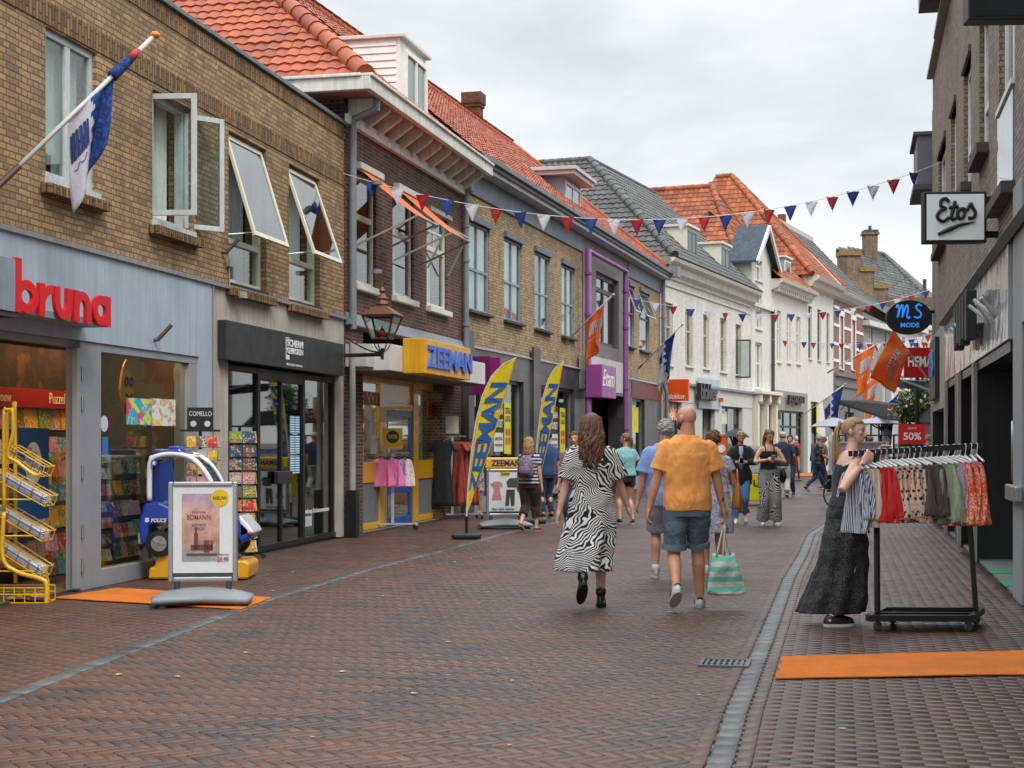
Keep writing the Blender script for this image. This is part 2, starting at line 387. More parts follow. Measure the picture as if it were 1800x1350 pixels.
# ------------------------------------------------------------------ facades
class Fac:
    """A facade line: u runs to the right as one faces it, y into the building, z up."""
    def __init__(s, p0, p1):
        s.p = Vector((p0[0], p0[1], 0)); d = Vector((p1[0]-p0[0], p1[1]-p0[1], 0)); s.L = d.length; s.d = d.normalized(); s.n = Vector((-s.d.y, s.d.x, 0))
        s.rz = math.atan2(s.d.y, s.d.x)
    def uz(s, px, py=HOR, off=0):
        k = (px-CX)/F; o = s.p+s.n*off
        u = (k*o.y-o.x)/(s.d.x-k*s.d.y); Y = o.y+u*s.d.y
        return u, CH-(py-HOR)/F*Y
    def u(s, px, off=0): return s.uz(px, HOR, off)[0]
    def z(s, px, py, off=0): return s.uz(px, py, off)[1]
    def w(s, u, y, z): return s.p+s.d*u+s.n*y+Vector((0, 0, z))
    def thing(s, name, label, cat, group=None): return thing(name, label, cat, s.p, s.rz, group)
def wall(u0, u1, z0, z1, holes=(), t=.3, y=0, mb=None):
    mb = mb or MB()
    us = sorted(set([u0, u1]+[min(max(h[i], u0), u1) for h in holes for i in (0, 1)])); zs = sorted(set([z0, z1]+[min(max(h[i], z0), z1) for h in holes for i in (2, 3)]))
    for a, b in zip(us, us[1:]):
        for c, d in zip(zs, zs[1:]):
            if b-a < 1e-5 or d-c < 1e-5: continue
            mu, mz = (a+b)/2, (c+d)/2
            if any(h[0] < mu < h[1] and h[2] < mz < h[3] for h in holes): continue
            mb.quad((a, y, c), (b, y, c), (b, y, d), (a, y, d))
    for a, b, c, d in holes:
        a, b = max(a, u0), min(b, u1); c, d = max(c, z0), min(d, z1)
        for q in (((a,y,c),(a,y,d),(a,y+t,d),(a,y+t,c)), ((b,y,c),(b,y+t,c),(b,y+t,d),(b,y,d)), ((a,y,d),(b,y,d),(b,y+t,d),(a,y+t,d)), ((a,y,c),(a,y+t,c),(b,y+t,c),(b,y,c))): mb.quad(*q)
    mb.quad((u0,y,z0),(u0,y,z1),(u0,y+t,z1),(u0,y+t,z0)); mb.quad((u1,y,z0),(u1,y+t,z0),(u1,y+t,z1),(u1,y,z1)); mb.quad((u0,y,z1),(u1,y,z1),(u1,y+t,z1),(u0,y+t,z1))
    return mb
def frame_mb(a, b, c, d, y, w=.06, t=.06, vs=(), hs=(), mb=None, mw=None):
    mb = mb or MB(); mw = mw or w
    mb.box(a, a+w, y, y+t, c, d); mb.box(b-w, b, y, y+t, c, d); mb.box(a+w, b-w, y, y+t, d-w, d); mb.box(a+w, b-w, y, y+t, c, c+w)
    cuts = sorted(c+(d-c)*k for k in hs); zz = [c+w]+[q for x in cuts for q in (x-mw/2, x+mw/2)]+[d-w]
    for x in cuts: mb.box(a+w, b-w, y+.002, y+t-.002, x-mw/2, x+mw/2)
    for k in vs:
        x = a+(b-a)*k
        for i in range(0, len(zz), 2): mb.box(x-mw/2, x+mw/2, y+.004, y+t-.004, zz[i], zz[i+1])
    return mb
CURT = cloth('net_curtain', 'e6e4de', .9, .3); CURT2 = cloth('grey_curtain', 'a5a29d', .9, .3)
def curtain(par, a, b, c, d, y, mat=CURT, amp=.02, k=None):
    mb = MB(); L = b-a; k = k or max(3, int(L/.09)); ph = random.random()*6
    n = k*4
    mb.grid(lambda s, t: (a+L*s, y+amp*math.sin(s*k*2*PI+ph)+amp*.4*math.sin(s*k*1.3*2*PI), c+(d-c)*t), n, 1)
    return mb.build('curtain', mat, par, smooth=True, recalc=False)
def window(par, a, b, c, d, fm, y=.1, w=.06, vs=(), hs=(), sill=None, silld=.08, curt=None, glass=None, sash=None, mw=None, sillh=.06):
    o = frame_mb(a, b, c, d, y, w, .07, vs, hs, mw=mw).build('window', fm, par, bevel=.004)
    MB().box(a+w*.5, b-w*.5, y+.03, y+.036, c+w*.5, d-w*.5).build('pane', glass or GLASS, o)
    if sill: MB().box(a-.05, b+.05, -silld, y-.002, c-sillh, c-.002).build('sill', sill, o, bevel=.005)
    if curt == 'full': curtain(o, a+w, b-w, c, d, y+.09)
    elif curt == 'grey': curtain(o, a+w, b-w, c, d, y+.1, CURT2)
    elif curt == 'sides':
        curtain(o, a+w*.5, a+(b-a)*.3, c, d, y+.14); curtain(o, b-(b-a)*.3, b-w*.5, c, d, y+.14)
    elif curt == 'half': curtain(o, a+w, a+(b-a)*.6, c, d, y+.14)
    elif curt == 'top': MB().box(a+w, b-w, y+.12, y+.13, c+(d-c)*.55, d).build('blind', CURT2, o)
    return o

# ------------------------------------------------------------------ tiled roof sheets
def tile_roof(par, name, poly, mat, tw=.205, th=.26, amp=.024, lift=.028, under=None):
    """poly: 3D points, the first edge is the eave (left to right)."""
    a, b = Vector(poly[0]), Vector(poly[1]); e = (b-a).normalized()
    pts = [Vector(p) for p in poly]; nrm = (b-a).cross(pts[2]-a).normalized()
    if nrm.z < 0: nrm = -nrm
    s = nrm.cross(e); s = s if s.z > 0 else -s
    p2 = [((p-a).dot(e), (p-a).dot(s)) for p in pts]
    def inside(x, y):
        c = False; n = len(p2)
        for i in range(n):
            x1, y1 = p2[i]; x2, y2 = p2[(i+1) % n]
            if (y1 > y) != (y2 > y) and x < (x2-x1)*(y-y1)/(y2-y1)+x1: c = not c
        return c
    mb = MB(); xs = [p[0] for p in p2]; ys = [p[1] for p in p2]; rnd = random.Random(len(name)+int(a.x*10))
    prof = [(0, .2), (.18, .75), (.38, 1), (.6, .55), (.8, 0), (1.0, .2)]
    j = 0
    while min(ys)+j*th < max(ys):
        y0 = min(ys)+j*th; i = int(min(xs)/tw)-1
        while i*tw < max(xs):
            x0 = i*tw+rnd.uniform(-.004, .004); i += 1
            if not inside(x0+tw/2, y0+th*.45): continue
            mb.r = rnd.random(); dz = rnd.uniform(-.004, .006); vs = []
            for yy, hh in ((y0-.03, lift), (y0-.03, 0), (y0+th, 0)):
                for q, h in prof:
                    top = amp*h+(lift if hh else 0)+dz if yy < y0 or hh else amp*h+dz
                    if hh == 0 and yy < y0: top = amp*h+dz-.01
                    vs.append(a+e*(x0+q*tw)+s*yy+nrm*(top+.02))
            n = len(prof); fs = []
            for k in range(n-1):
                fs.append((k, k+1, 2*n+k+1, 2*n+k)); fs.append((n+k, n+k+1, k+1, k))
            mb.add(vs, fs)
        j += 1
    mb.r = .3; mb.add([p-nrm*.01 for p in pts], [tuple(range(len(pts)))])
    return mb.build(name, mat, par, recalc=False)
def ridge(par, p0, p1, mat, r=.12, L=.36, name='ridge_tiles'):
    p0, p1 = Vector(p0), Vector(p1); d = p1-p0; n = max(2, int(d.length/L)); mb = MB(); rnd = random.Random(3)
    for i in range(n):
        mb.r = .05+rnd.random()*.9; a = p0+d*(i/n); b = p0+d*((i+1.12)/n)
        mb.tube([a, b], [r*1.08, r*.92], 10)
    return mb.build(name, mat, par, smooth=True, auto=40)
def cornice(par, name, u0, u1, prof, mat, ends=True):        # prof: (y, z) outline, extruded along u
    return MB().prism([(u0, y, z) for y, z in prof], (u1-u0, 0, 0)).build(name, mat, par)
def pipe(par, pts, r, mat, name='downpipe', clamps=()):
    mb = MB().tube(pts, r, 12)
    for z in clamps: mb.lathe([(r*1.35, -.03), (r*1.35, .03)], (pts[0][0], pts[0][1], z), 12)
    return mb.build(name, mat, par, smooth=True, auto=40)
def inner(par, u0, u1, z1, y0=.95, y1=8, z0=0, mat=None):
    return MB().box(u0+.01, u1-.01, y0, y1, z0, z1).build('dark_fill', mat or DARKIN, par)  # near-black block behind the windows; unlit room darkness is put into its colour
# ================================================================== ground
def pl_x(pl, y):
    for (x0, y0), (x1, y1) in zip(pl, pl[1:]):
        if y0 <= y <= y1: return x0+(x1-x0)*(y-y0)/(y1-y0)
    return pl[0][0] if y < pl[0][1] else pl[-1][0]
LS = [(-4.2,-4),(-3.4,4),(-2.87,9.2),(-2.41,13.4),(-2.21,14.9),(-1.59,18.24),(-.94,21.1),(-.1,25),(1.6,31.5),(4.3,41),(7.4,50),(11.5,62)]
RS = [(-1.2,-4),(.3,4.5),(.98,7.2),(1.258,8.58),(2.14,12.65),(3.05,16.9),(3.93,20.7),(4.87,25),(5.75,28.1),(7.6,34),(10.2,42),(13.4,50),(18.5,62)]
LF = [(-8.2,-4),(-5.45,10),(-2.65,24.24),(-1.02,31.3),(5.11,53.1),(10.3,66.1)]
RF = [(.67,-4),(8.41,30.7),(14.0,48),(20,62)]
n = NT('far_paving'); cc_ = n.ramp(n.noise(6, 6, .7), [(.3, lin('3a2d2a')), (.7, lin('4c3730'))])
n.l(n.mix(1.0, cc_, n.ramp(n.noise(.3, 4), [(.3, g(.8)), (.7, g(1.1))]), 'MULTIPLY'), n.b.inputs['Base Color']); n.l(n.ramp(n.noise(.5, 5), [(.35, g(.3)), (.65, g(.55))]), n.b.inputs['Roughness'])
FARP = n.m
tag(MB().quad((-1500,-1500,-.008),(1500,-1500,-.008),(1500,2500,-.008),(-1500,2500,-.008)).build('ground', FARP), kind='structure')
CLINK = [(0,'34292a'),(.25,'40302c'),(.45,'4d342b'),(.62,'583828'),(.8,'4f332b'),(1,'633c2b')]
BR1 = rndmat('clinker', CLINK, noisec=.28, wet=(.34,.62), bump=.4, cluster=.5, spots=.45)
BR2 = rndmat('worn_clinker', [(0,'3a2d2a'),(.4,'4b362e'),(.7,'563a30'),(1,'453836')], noisec=.3, wet=(.24,.55), bump=.6, cluster=.45)
BR3 = rndmat('grey_stone', [(0,'404243'),(.5,'4e5051'),(1,'5c5e5f')], noisec=.25, wet=(.25,.5), bump=.6)
def brick_field(name, rects, mat, seed=1, h=.02, gap=.0035, bev=.003, up=0, tilt=.008):
    """rects: arrays cx, cy, angle, length, width -> bevelled bricks with a per-brick random value"""
    R = np.array(rects); rng = np.random.RandomState(seed); n = len(R)
    ca, sa = np.cos(R[:,2]), np.sin(R[:,2]); out = np.zeros((n, 12, 3)); dz = rng.uniform(-.0011, .0011, n); tx = rng.uniform(-tilt, tilt, n); ty = rng.uniform(-tilt, tilt, n)
    k = 0
    for (q, zz) in ((0, -h+up), (0, -.003+up), (bev, up)):
        for sx, sy in ((-1,-1),(1,-1),(1,1),(-1,1)):
            lx = sx*(R[:,3]/2-gap/2-q); ly = sy*(R[:,4]/2-gap/2-q)
            out[:,k,0] = R[:,0]+lx*ca-ly*sa; out[:,k,1] = R[:,1]+lx*sa+ly*ca; out[:,k,2] = zz+dz+(lx*tx+ly*ty if zz > -.01 else 0); k += 1
    fs = []
    for o in (0, 4):
        for j in range(4): fs.append((o+j, o+(j+1)%4, o+4+(j+1)%4, o+4+j))
    fs.append((8,9,10,11)); fs = np.array(fs); nf = len(fs)
    faces = (fs[None]+12*np.arange(n)[:,None,None]).reshape(-1)
    me = bpy.data.meshes.new(name); me.vertices.add(n*12); me.vertices.foreach_set('co', out.reshape(-1))
    me.loops.add(n*nf*4); me.loops.foreach_set('vertex_index', faces); me.polygons.add(n*nf)
    me.polygons.foreach_set('loop_start', np.arange(n*nf)*4); me.update(calc_edges=True)
    at = me.attributes.new('rnd', 'FLOAT', 'FACE'); at.data.foreach_set('value', np.repeat(rng.uniform(.01, 1, n), nf))
    me.materials.append(mat); o = bpy.data.objects.new(name, me); COL.objects.link(o); return tag(o, kind='structure')
mb = MB(); mb.add([(x, y, -.0045) for x, y in ((-2.2,5),(2.0,5),(15.5,41),(.5,41))]+[(-5.5,5,-.0045),(-2.2,5,-.0045)], [(0,1,2,3)]); mb.quad((-7,5,-.0046),(-2.2,5,-.0046),(.5,40,-.0046),(-5,40,-.0046)); tag(mb.build('paving_joints', plain('2a2220', .9, .3)), kind='structure')
L_, W_ = .204, .068
rects = []; th0 = math.radians(-57.5)
c0, s0 = math.cos(th0), math.sin(th0)
for j in range(-640, 640):
    for m in range(-135, 135):
        for (x, y, a) in ((j*W_+2*L_*m+L_/2, j*W_+W_/2, 0), (j*W_+L_+2*L_*m+W_/2, j*W_-L_+W_+L_/2, PI/2)):
            X = x*c0-y*s0; Y = x*s0+y*c0+12
            if not (4.5 < Y < 42): continue
            if abs(X) > .36*Y+.4: continue
            if pl_x(LS, Y)-.1 < X < pl_x(RS, Y)-.03: rects.append((X, Y, a+th0, L_, W_))
brick_field('road', rects, BR1, 3)
rects = []
def rows(fa, fb, y0, y1, ang, seed):
    ca, sa = math.cos(ang), math.sin(ang)          # brick length direction
    for j in range(-300, 900):
        off = (j % 2)*.5*L_
        for i in range(-90, 120):
            lx, ly = i*L_+off, j*W_; X = lx*ca-ly*sa; Y = lx*sa+ly*ca+5
            if not (y0 < Y < y1) or abs(X) > .36*Y+.5: continue
            if fa(Y) < X < fb(Y): rects.append((X, Y, ang+random.uniform(-.01, .01), L_, W_))
rows(lambda Y: pl_x(RS, Y)+.06, lambda Y: pl_x(RF, Y)-.03, 4.5, 40, math.radians(-12), 1)
brick_field('pavement_right', rects, BR2, 5, gap=.004, bev=.002, tilt=.004)
rects = []
rows(lambda Y: pl_x(LF, Y)+.03, lambda Y: pl_x(LS, Y)-.06, 7, 42, math.radians(-11), 2)
brick_field('pavement_left', rects, BR1, 8)
def strip(name, pl, off, w, L, mat, y0=4.5, y1=42, seed=4, across=True):
    r = []; y = y0
    while y < y1:
        x = pl_x(pl, y); x2 = pl_x(pl, y+.1); a = math.atan2(.1, x2-x); nx, ny = math.sin(a), -math.cos(a)
        r.append((x+nx*off, y+ny*off, a, L, w)); y += L*math.sin(a)
    return brick_field(name, r, mat, seed, gap=.005, up=.005)
strip('gutter_left', LS, -.09, .13, .3, BR3, 9.0, 42)
strip('gutter_right', RS, 0, .12, .22, BR3)
strip('gutter_border', RS, -.107, .08, .2, BR1, seed=9); strip('gutter_border', RS, .107, .08, .2, BR2, seed=10)
# litter
mb = MB(); rr = random.Random(5)
for i in range(90):
    Y = rr.uniform(7.5, 34)**1.0; X = rr.uniform(pl_x(LF, Y)+.5, pl_x(RS, Y)+1.5); s_ = rr.uniform(.006, .02); a = rr.uniform(0, 6); 
    pts = [(X+s_*rr.uniform(.6, 1.3)*math.cos(a+k*1.57)*1.4, Y+s_*rr.uniform(.6, 1.3)*math.sin(a+k*1.57), .006+rr.uniform(0, .003)) for k in range(4)]
    mb.poly(pts)
tag(mb.build('litter', plain('c9c0a4', .8)), 'pale bits of litter and leaf scattered over the brick paving', 'litter', kind='stuff')
# drain
dr = thing('street_drain', 'grey cast iron drain grate set in the paving beside the right gutter strip', 'drain', (1.44,10.4,.004), math.radians(-12))
dr.scale = (.85, .85, 1); IRON = plain('606365', .35, .25, 20, metal=.3, bump=.3)
mb = MB(); mb.box(-.2,.2,-.2,-.165,-.02,.012); mb.box(-.2,.2,.165,.2,-.02,.012); mb.box(-.2,-.165,-.165,.165,-.02,.012); mb.box(.165,.2,-.165,.165,-.02,.012); mb.build('frame', IRON, dr)
mb = MB(); 
for i in range(7): mb.box(-.15+i*.046,-.128+i*.046,-.155,.155,-.01,.009)
mb.box(-.165,.165,-.012,.012,-.01,.007); mb.build('grate', IRON, dr)
# manhole-free wet stone border
MATO = NT('orange_carpet'); f_ = MATO.noise(180, 3); MATO.l(MATO.ramp(f_, [(.3, lin('b65404')), (.7, lin('dc7a12'))]), MATO.b.inputs['Base Color']) if False else MATO.l(MATO.mix(1.0, MATO.ramp(f_, [(.32, lin('a84a04')), (.68, lin('e0801a'))]), MATO.ramp(MATO.noise(1.7, 6, .75), [(.3, g(.72)), (.6, g(1.05))]), 'MULTIPLY'), MATO.b.inputs['Base Color']); MATO.set(Roughness=.95); MATO.bump(f_, .9, .006)
def mat_sheet(label, pts, h=.009):
    rr = random.Random(len(label)); Q = []; n_ = 24
    for i in range(4):
        a, b = Vector(pts[i]+(0,)), Vector(pts[(i+1) % 4]+(0,)); nn_ = Vector((-(b-a).y, (b-a).x, 0)).normalized()
        for k in range(n_): Q.append(a.lerp(b, k/n_)+nn_*(rr.uniform(-.004, .004)+.008*math.sin(k*.7+i)))
    o = MB().prism([(q.x, q.y, .007+.002*math.sin(q.x*3)) for q in Q], (0, 0, h)).build('orange_mat', MATO.m, bevel=.002); tag(o, label, 'mat', 'orange mats laid on the paving')
mat_sheet('long orange carpet runner on the right pavement in the foreground', [(1.665,9.7),(4.4,9.98),(4.55,11.12),(1.88,10.68)])
a_, b_ = G(92,1053), G(205,1036); c_, d_ = G(478,1052), G(425,1073)
mat_sheet('orange carpet runner lying before the bookshop door beside the poster stand', [(a_.x,a_.y),(d_.x,d_.y),(c_.x,c_.y),(b_.x,b_.y)])
a_, b_, c_, d_ = G(1360,836), G(1500,839), G(1502,834), G(1375,831.5)
mat_sheet('small far orange runner in front of the grey fronted clothes shop', [(a_.x,a_.y),(b_.x,b_.y),(c_.x,c_.y),(d_.x,d_.y)])

# ================================================================== left row: A (yellow-brown brick, two shops)
A = Fac((-5.45,10),(-2.65,24.24)); B = Fac((-2.64,24.26),(-1.02,31.3)); C = Fac((-1.0,31.36),(5.11,53.1)); D = Fac((5.14,53.2),(10.3,66.1))
ESL = .433
def on_e(px): k = (px-CX)/F; Y = (10.3-ESL*66.1)/(k-ESL); return (k*Y, Y)
E_ = Fac((10.32,66.15), on_e(1356)); F_ = Fac(on_e(1356.3), on_e(1418)); G_ = Fac(on_e(1418.3), on_e(1465)); H_ = Fac(on_e(1465.3), on_e(1517))
R = Fac((8.41,30.7),(2.452,4.0))
BA = brick('brown_yellow_brick', '86694a', 'a18159', 'b19064', '665946', dirt=.22); BAV = brick('soldier_brick', '67492b', '866640', '9a7748', '3c332a', bw=.22, bh=.0625, squash=1, vert=True)
BB = brick('dark_brown_brick', '40261f', '57352c', '6a4337', '7a7066', dirt=.2, msize=.007)
BC = brick('yellow_brick', '957a55', 'af936c', 'bda27c', '786c5c', dirt=.2)
BD = brick('white_painted_brick', 'cfcbc2', 'd8d5cd', 'dfdcd5', 'bdb9b0', dirt=.12, msize=.006, bump=.4)
BR_ = brick('grey_brown_brick', '74675a', '867869', '948575', '544b42', dirt=.2); BH = brick('red_brick', '6b3026', '86402f', '934c3a', 'a89c90'); BI = brick('old_brick', '5b4a38', '786048', '8a6c4c', '9a8c76', dirt=.45)
CONC = plain('b8afa4', .8, .2, 2, .3, 40, streak=.2); ZINC = plain('6d7276', .5, .25, 3, metal=.3); GREYBLUE = plain('a8b3c0', .5, .1, 2, streak=.12); GREYFR = plain('8d9095', .45, .1, 3)
TILEO = rndmat('orange_pantile', [(0,'8a3614'),(.35,'a0461c'),(.7,'ac5222'),(1,'8e3c18')], .6, .35, spots=.35); TILEO2 = rndmat('weathered_orange_pantile', [(0,'803a1c'),(.4,'9c4c22'),(.7,'ac5e2c'),(1,'6a3620')], .7, .5, spots=.7)
TILEG = rndmat('grey_pantile', [(0,'3a3938'),(.5,'484745'),(1,'565451')], .6, .4, spots=.4)
CREAM = plain('d3cdbd', .5, .1, 4); GREYWIN = plain('818d9c', .45, .1, 4); CORN = plain('d8d4cb', .55, .15, 3, streak=.2); LEAD = plain('7b8084', .5, .2, 4)

n_ = NT('printed_cards'); at_ = n_.n('ShaderNodeAttribute', attribute_name='rnd')
pc = n_.ramp(at_.outputs['Fac'], [(0,lin('b9a9a0')),(.1,lin('c23b28')),(.2,lin('d8a818')),(.3,lin('4f9aa0')),(.4,lin('d58b96')),(.5,lin('e0ddd2')),(.6,lin('7d9440')),(.7,lin('35536f')),(.8,lin('c9703a')),(.9,lin('6d5a48')),(1,lin('d9cfa8'))], 'CONSTANT')
f1 = n_.noise(19, 2, .5, dist=.8); pc = n_.mix(n_.ramp(f1, [(.5, g(0)), (.54, g(.6))], 'LINEAR'), pc, n_.ramp(n_.noise(13, 2), [(.3, lin('3b3128')), (.42, lin('e6dfd0')), (.5, lin('a83a4a')), (.58, lin('e2c04a')), (.7, lin('58808f'))], 'CONSTANT'))
n_.l(pc, n_.b.inputs['Base Color']); n_.set(Roughness=.3); CARDM = n_.m
def shelfcards(par, u0, u1, z0, z1, y, cw=.13, chh=.18, gap=.03, name='magazines', rr=random.Random(3), depth=.02):
    mb = MB(); z = z0
    while z+chh <= z1:
        u = u0
        while u+cw <= u1:
            mb.r = rr.random()*.98+.01; t = rr.uniform(-.01, .01); hh = chh*rr.uniform(.85, 1)
            mb.add([(u,y+t,z),(u+cw,y+t,z),(u+cw,y+.03+t,z+hh),(u,y+.03+t,z+hh),(u,y+depth+t,z),(u+cw,y+depth+t,z),(u+cw,y+.03+depth+t,z+hh),(u,y+.03+depth+t,z+hh)], [(0,1,2,3),(4,7,6,5),(0,3,7,4),(1,5,6,2),(3,2,6,7)])
            u += cw+.015
        z += chh+gap
    return mb.build(name, CARDM, par, recalc=False)

a = A.thing('brick_building', 'yellow-brown brick building with flat roof, bookshop and repair shop below, at the left edge', 'building')
ZA = 3.46
def pwin(fac, x0, x1, top, bot, off=0): return fac.u(x0, off), fac.u(x1, off), fac.z(*bot, off), fac.z(*top, off)
WA = [pwin(A, 80, 169, (80,45), (85,312)), pwin(A, 268, 338, (268,155), (270,386)), pwin(A, 402, 468, (402,228), (405,497)), pwin(A, 508, 562, (508,287), (511,527))]
wall(0, A.L, ZA, 6.5, [tuple(w) for w in WA], mb=None).build('wall', BA, a)
mb = MB(); zt = WA[0][3]
for (za, zb) in ((6.28, 6.46), (zt+.02, zt+.24)): mb.box(0.01, A.L-.01, -.012, .1, za, zb)
mb.build('soldier_course', BAV, a)
MB().box(0, A.L+.03, -.05, .35, 6.5, 6.56).build('coping', ZINC, a, bevel=.008)
MB().box(0, A.L, .35, 9, 6.0, 6.3).build('roof', plain('3d3d3d', .9), a)
MB().box(0, A.L, 8.7, 9, 3.3, 6.5).build('rear_wall', DARKIN, a); MB().box(0, A.L, .32, 8.7, 3.28, 3.42).build('storey_floor', DARKIN, a)
for u0, u1, z0, z1 in WA:
    mb = MB(); k = u0-.1
    while k < u1+.1: mb.box(k+.004, k+.056, -.11, .05, z0-.17, z0-.075+.0); k += .062
    mb.box(u0-.1, u1+.1, -.09, .06, z0-.165, z0-.08)
    mb.build('brick_sill', BAV, a)
FWH = plain('c6c9ca', .5, .18, 6, streak=.15)
def sash_at(par, w, h, M, fm, t=.04, fw=.06, mid=(), gl=None):
    mb = MB(); mb.M = M; frame_mb(0, w, 0, h, 0, fw, t, (), mid, mb=mb); mb.cur = 1; mb.box(fw*.6, w-fw*.6, t*.4, t*.55, fw*.6, h-fw*.6)
    return mb.build('sash', [fm, gl or GLASS], par, bevel=.003)
u0, u1, z0, z1 = WA[0]; w1 = window(a, u0, u1, z0, z1, FWH, .04, .07, (.5,), (), curt=None, mw=.11); curtain(w1, u0+.05, u0+(u1-u0)*.5, z0+.3, z1, .2, amp=.03); curtain(w1, u0+(u1-u0)*.52, u1-.05, z0, z1, .21, amp=.03)
MB().box(u0-.02, u1+.02, -.05, .12, z0-.075, z0-.002).build('sill', FWH, w1)
u0, u1, z0, z1 = WA[1]; w2 = frame_mb(u0, u1, z0, z1, .1, .07, .1).build('window', FWH, a, bevel=.004)
MB().box(u0-.02, u1+.02, -.05, .1, z0-.075, z0-.002).build('sill', FWH, w2)
MB().box(u0+.07, u1-.07, .5, .52, z0, z1).build('blind', plain('5a5855', .9), w2); curtain(w2, u0+(u1-u0)*.5, u1-.1, z0, z1, .3, CURT)
h = z1-z0-.1; wd = (u1-u0)/2
sash_at(w2, .56, h, Matrix.Translation((u0+.04, .08, z0+.05)) @ Matrix.Rotation(-PI/2+.12, 4, 'Z'), FWH)
sash_at(w2, .54, h, Matrix.Translation((u1-.04, .08, z0+.05)) @ Matrix.Rotation(-math.radians(38), 4, 'Z'), FWH)
for i, (u0, u1, z0, z1) in enumerate(WA[2:]):
    zm = z0+(z1-z0)*(.29 if i == 0 else .31)
    w3 = frame_mb(u0, u1, z0, z1, .08, .07, .1, (), ((zm-z0)/(z1-z0),)).build('window', CREAM, a, bevel=.004)
    MB().box(u0+.04, u1-.04, .12, .126, z0+.03, zm).build('pane', GLASS, w3)
    MB().box(u0-.02, u1+.02, -.04, .08, z0-.075, z0-.002).build('sill', plain('2c2826', .7), w3)
    curtain(w3, u0+.07, u1-.07, z0, z1, .3, CURT if i else CURT2)
    hh = z1-zm-.02
    sash_at(w3, u1-u0-.08, hh, Matrix.Translation((u0+.04, .05, z1-.04)) @ Matrix.Rotation(-math.radians(17 if i == 0 else 19), 4, 'X') @ Matrix.Translation((0, 0, -hh)), CREAM, gl=MIRGLASS)
    MB().tube([(u0+.1, .06, zm+.06), (u0+.25, -.25, zm+.1)], .008).tube([(u1-.1, .06, zm+.06), (u1-.25, -.25, zm+.1)], .008).build('stay', STEEL, w3)
# --- bookshop ground floor
xd = A.u(141); xg0, xg1 = A.u(178), A.u(333); xp0, xp1 = A.u(347), A.u(370)
zf = A.z(178, 607); zg0 = A.z(178, 1001); 
mb = MB(); mb.box(0, xp1, -.02, .1, zf+.02, ZA-.02); mb.box(xp0, xp1, -.02, .3, .02, zf+.02); mb.build('fascia_panel', GREYBLUE, a)
MB().box(0, A.L, -.05, .1, ZA-.02, ZA+.03).build('lead_flashing', plain('8b8a88', .6, .3, 9, .5, 20), a)
mb = MB(); mb.box(xd, xg0, .0, .16, .0, zf+.02); mb.box(xg0, xp0, .0, .12, zf-.07, zf+.02); mb.box(xg1, xp0, .003, .12, zg0, zf-.07); mb.box(xg0, xp0, .0, .16, .0, zg0); mb.box(0, xd, 0.05, .16, zf-.05, zf+.02)
mb.build('shop_frame', GREYFR, a, bevel=.005)
MB().box(xg0, xg1, .06, .07, zg0, zf-.07).build('shop_window', SHOPGLASS, a)
mb = MB(); mb.box(xd-.02, xd-.10, -.02, .04, .03, zf-.06); mb.build('door_edge', GREYFR, a, bevel=.004)
mb = MB()
for z in (.25, .6, 1.2, 1.9, 2.2): mb.lathe([(.014,-.07),(.014,.07)], (xd+.02,-.018,z), 8); mb.box(xd-.02, xd+.06, -.012, .0, z-.06, z+.06)
mb.build('hinge', STEEL, a)
MB().box(0, A.L-.2, .1, 6, 0, .012).build('shop_floor', plain('5c5148', .5), a)
MB().box(.01, xp0, 5.8, 6, .02, 3.25).build('shop_back_wall', plain('4a3c30', .9), a); MB().box(xp0, xp0+.12, .31, 6, .02, 3.25).build('party_wall', plain('6a625a', .9), a)
MB().box(0, xp0, .17, 5.8, zf+.16, zf+.2).build('shop_ceiling', plain('8a6a48', .9), a)
LAMP = emit('ffcf90', 22)
mb = MB()
for q in (3.8, 6.1, 6.9, 7.8): mb.box(q, q+.16, .22, .75, zf+.12, zf+.155)
mb.build('ceiling_lamp', LAMP, a)
shr = random.Random(12)
def ua(px, o): return A.u(px, o)
mb = MB()
for k in range(5): mb.box(ua(-60,.95), ua(133,.95), .97, 1.3, .18+k*.36, .195+k*.36)
for k in range(5): mb.box(ua(185,.6), ua(300,.6), .62, .8, .22+k*.28, .23+k*.28)
mb.build('shelf', plain('3b2c20', .7), a)
shelfcards(a, ua(-60,.95), ua(133,.95), .2, 1.98, .95, .15, .26, .1, 'magazines', shr); shelfcards(a, ua(88,.6), ua(126,.6), .1, 1.7, .6, .2, .18, .08, 'magazines', shr, .05)
shelfcards(a, ua(181,.35), ua(200,.35), .2, 1.55, .35, .1, .13, .05, 'card_display', shr, .03); shelfcards(a, ua(205,.5), ua(250,.5), .18, 1.5, .5, .15, .18, .06, 'card_display', shr, .03); shelfcards(a, ua(262,.6), ua(322,.6), .2, 1.4, .6, .2, .16, .05, 'card_display', shr, .03)
REDS = plain('8e1018', .4); zs = A.z(60, 700, .9)
mb = MB(); mb.cur = 0; mb.box(.5, ua(134,.9), .9, .94, zs-.1, zs+.1); mb.build('category_band', REDS, a)
MB().text('Puzzel', A.u(86,.9), zs-.05, .35, .12, .895, .004).text('Vrouw', A.u(-12,.9), zs-.05, .34, .1, .895, .004).build('lettering', plain('d9c9a8', .6), a)
mb = MB(); mb.box(.5, ua(134,.9), .92, .95, zs+.1, zs+.55); mb.build('picture_band', pattern('book_picture', 'blotch', '140806', '2e130a', 2.5, .1, cc='4a2808'), a)
mb = MB(); mb.box(A.u(30,.5), A.u(86,.5), .5, .53, A.z(40,915,.5), A.z(40,752,.5)); mb.build('poster', plain('1d4f7d', .4, .1), a)
MB().ell((A.u(58,.5), .495, A.z(58,815,.5)), .17, .008, .22, 20, 10).build('poster_oval', plain('d8d4cc', .5), a)
uu = A.u(40,.5); zz = A.z(58,815,.5)
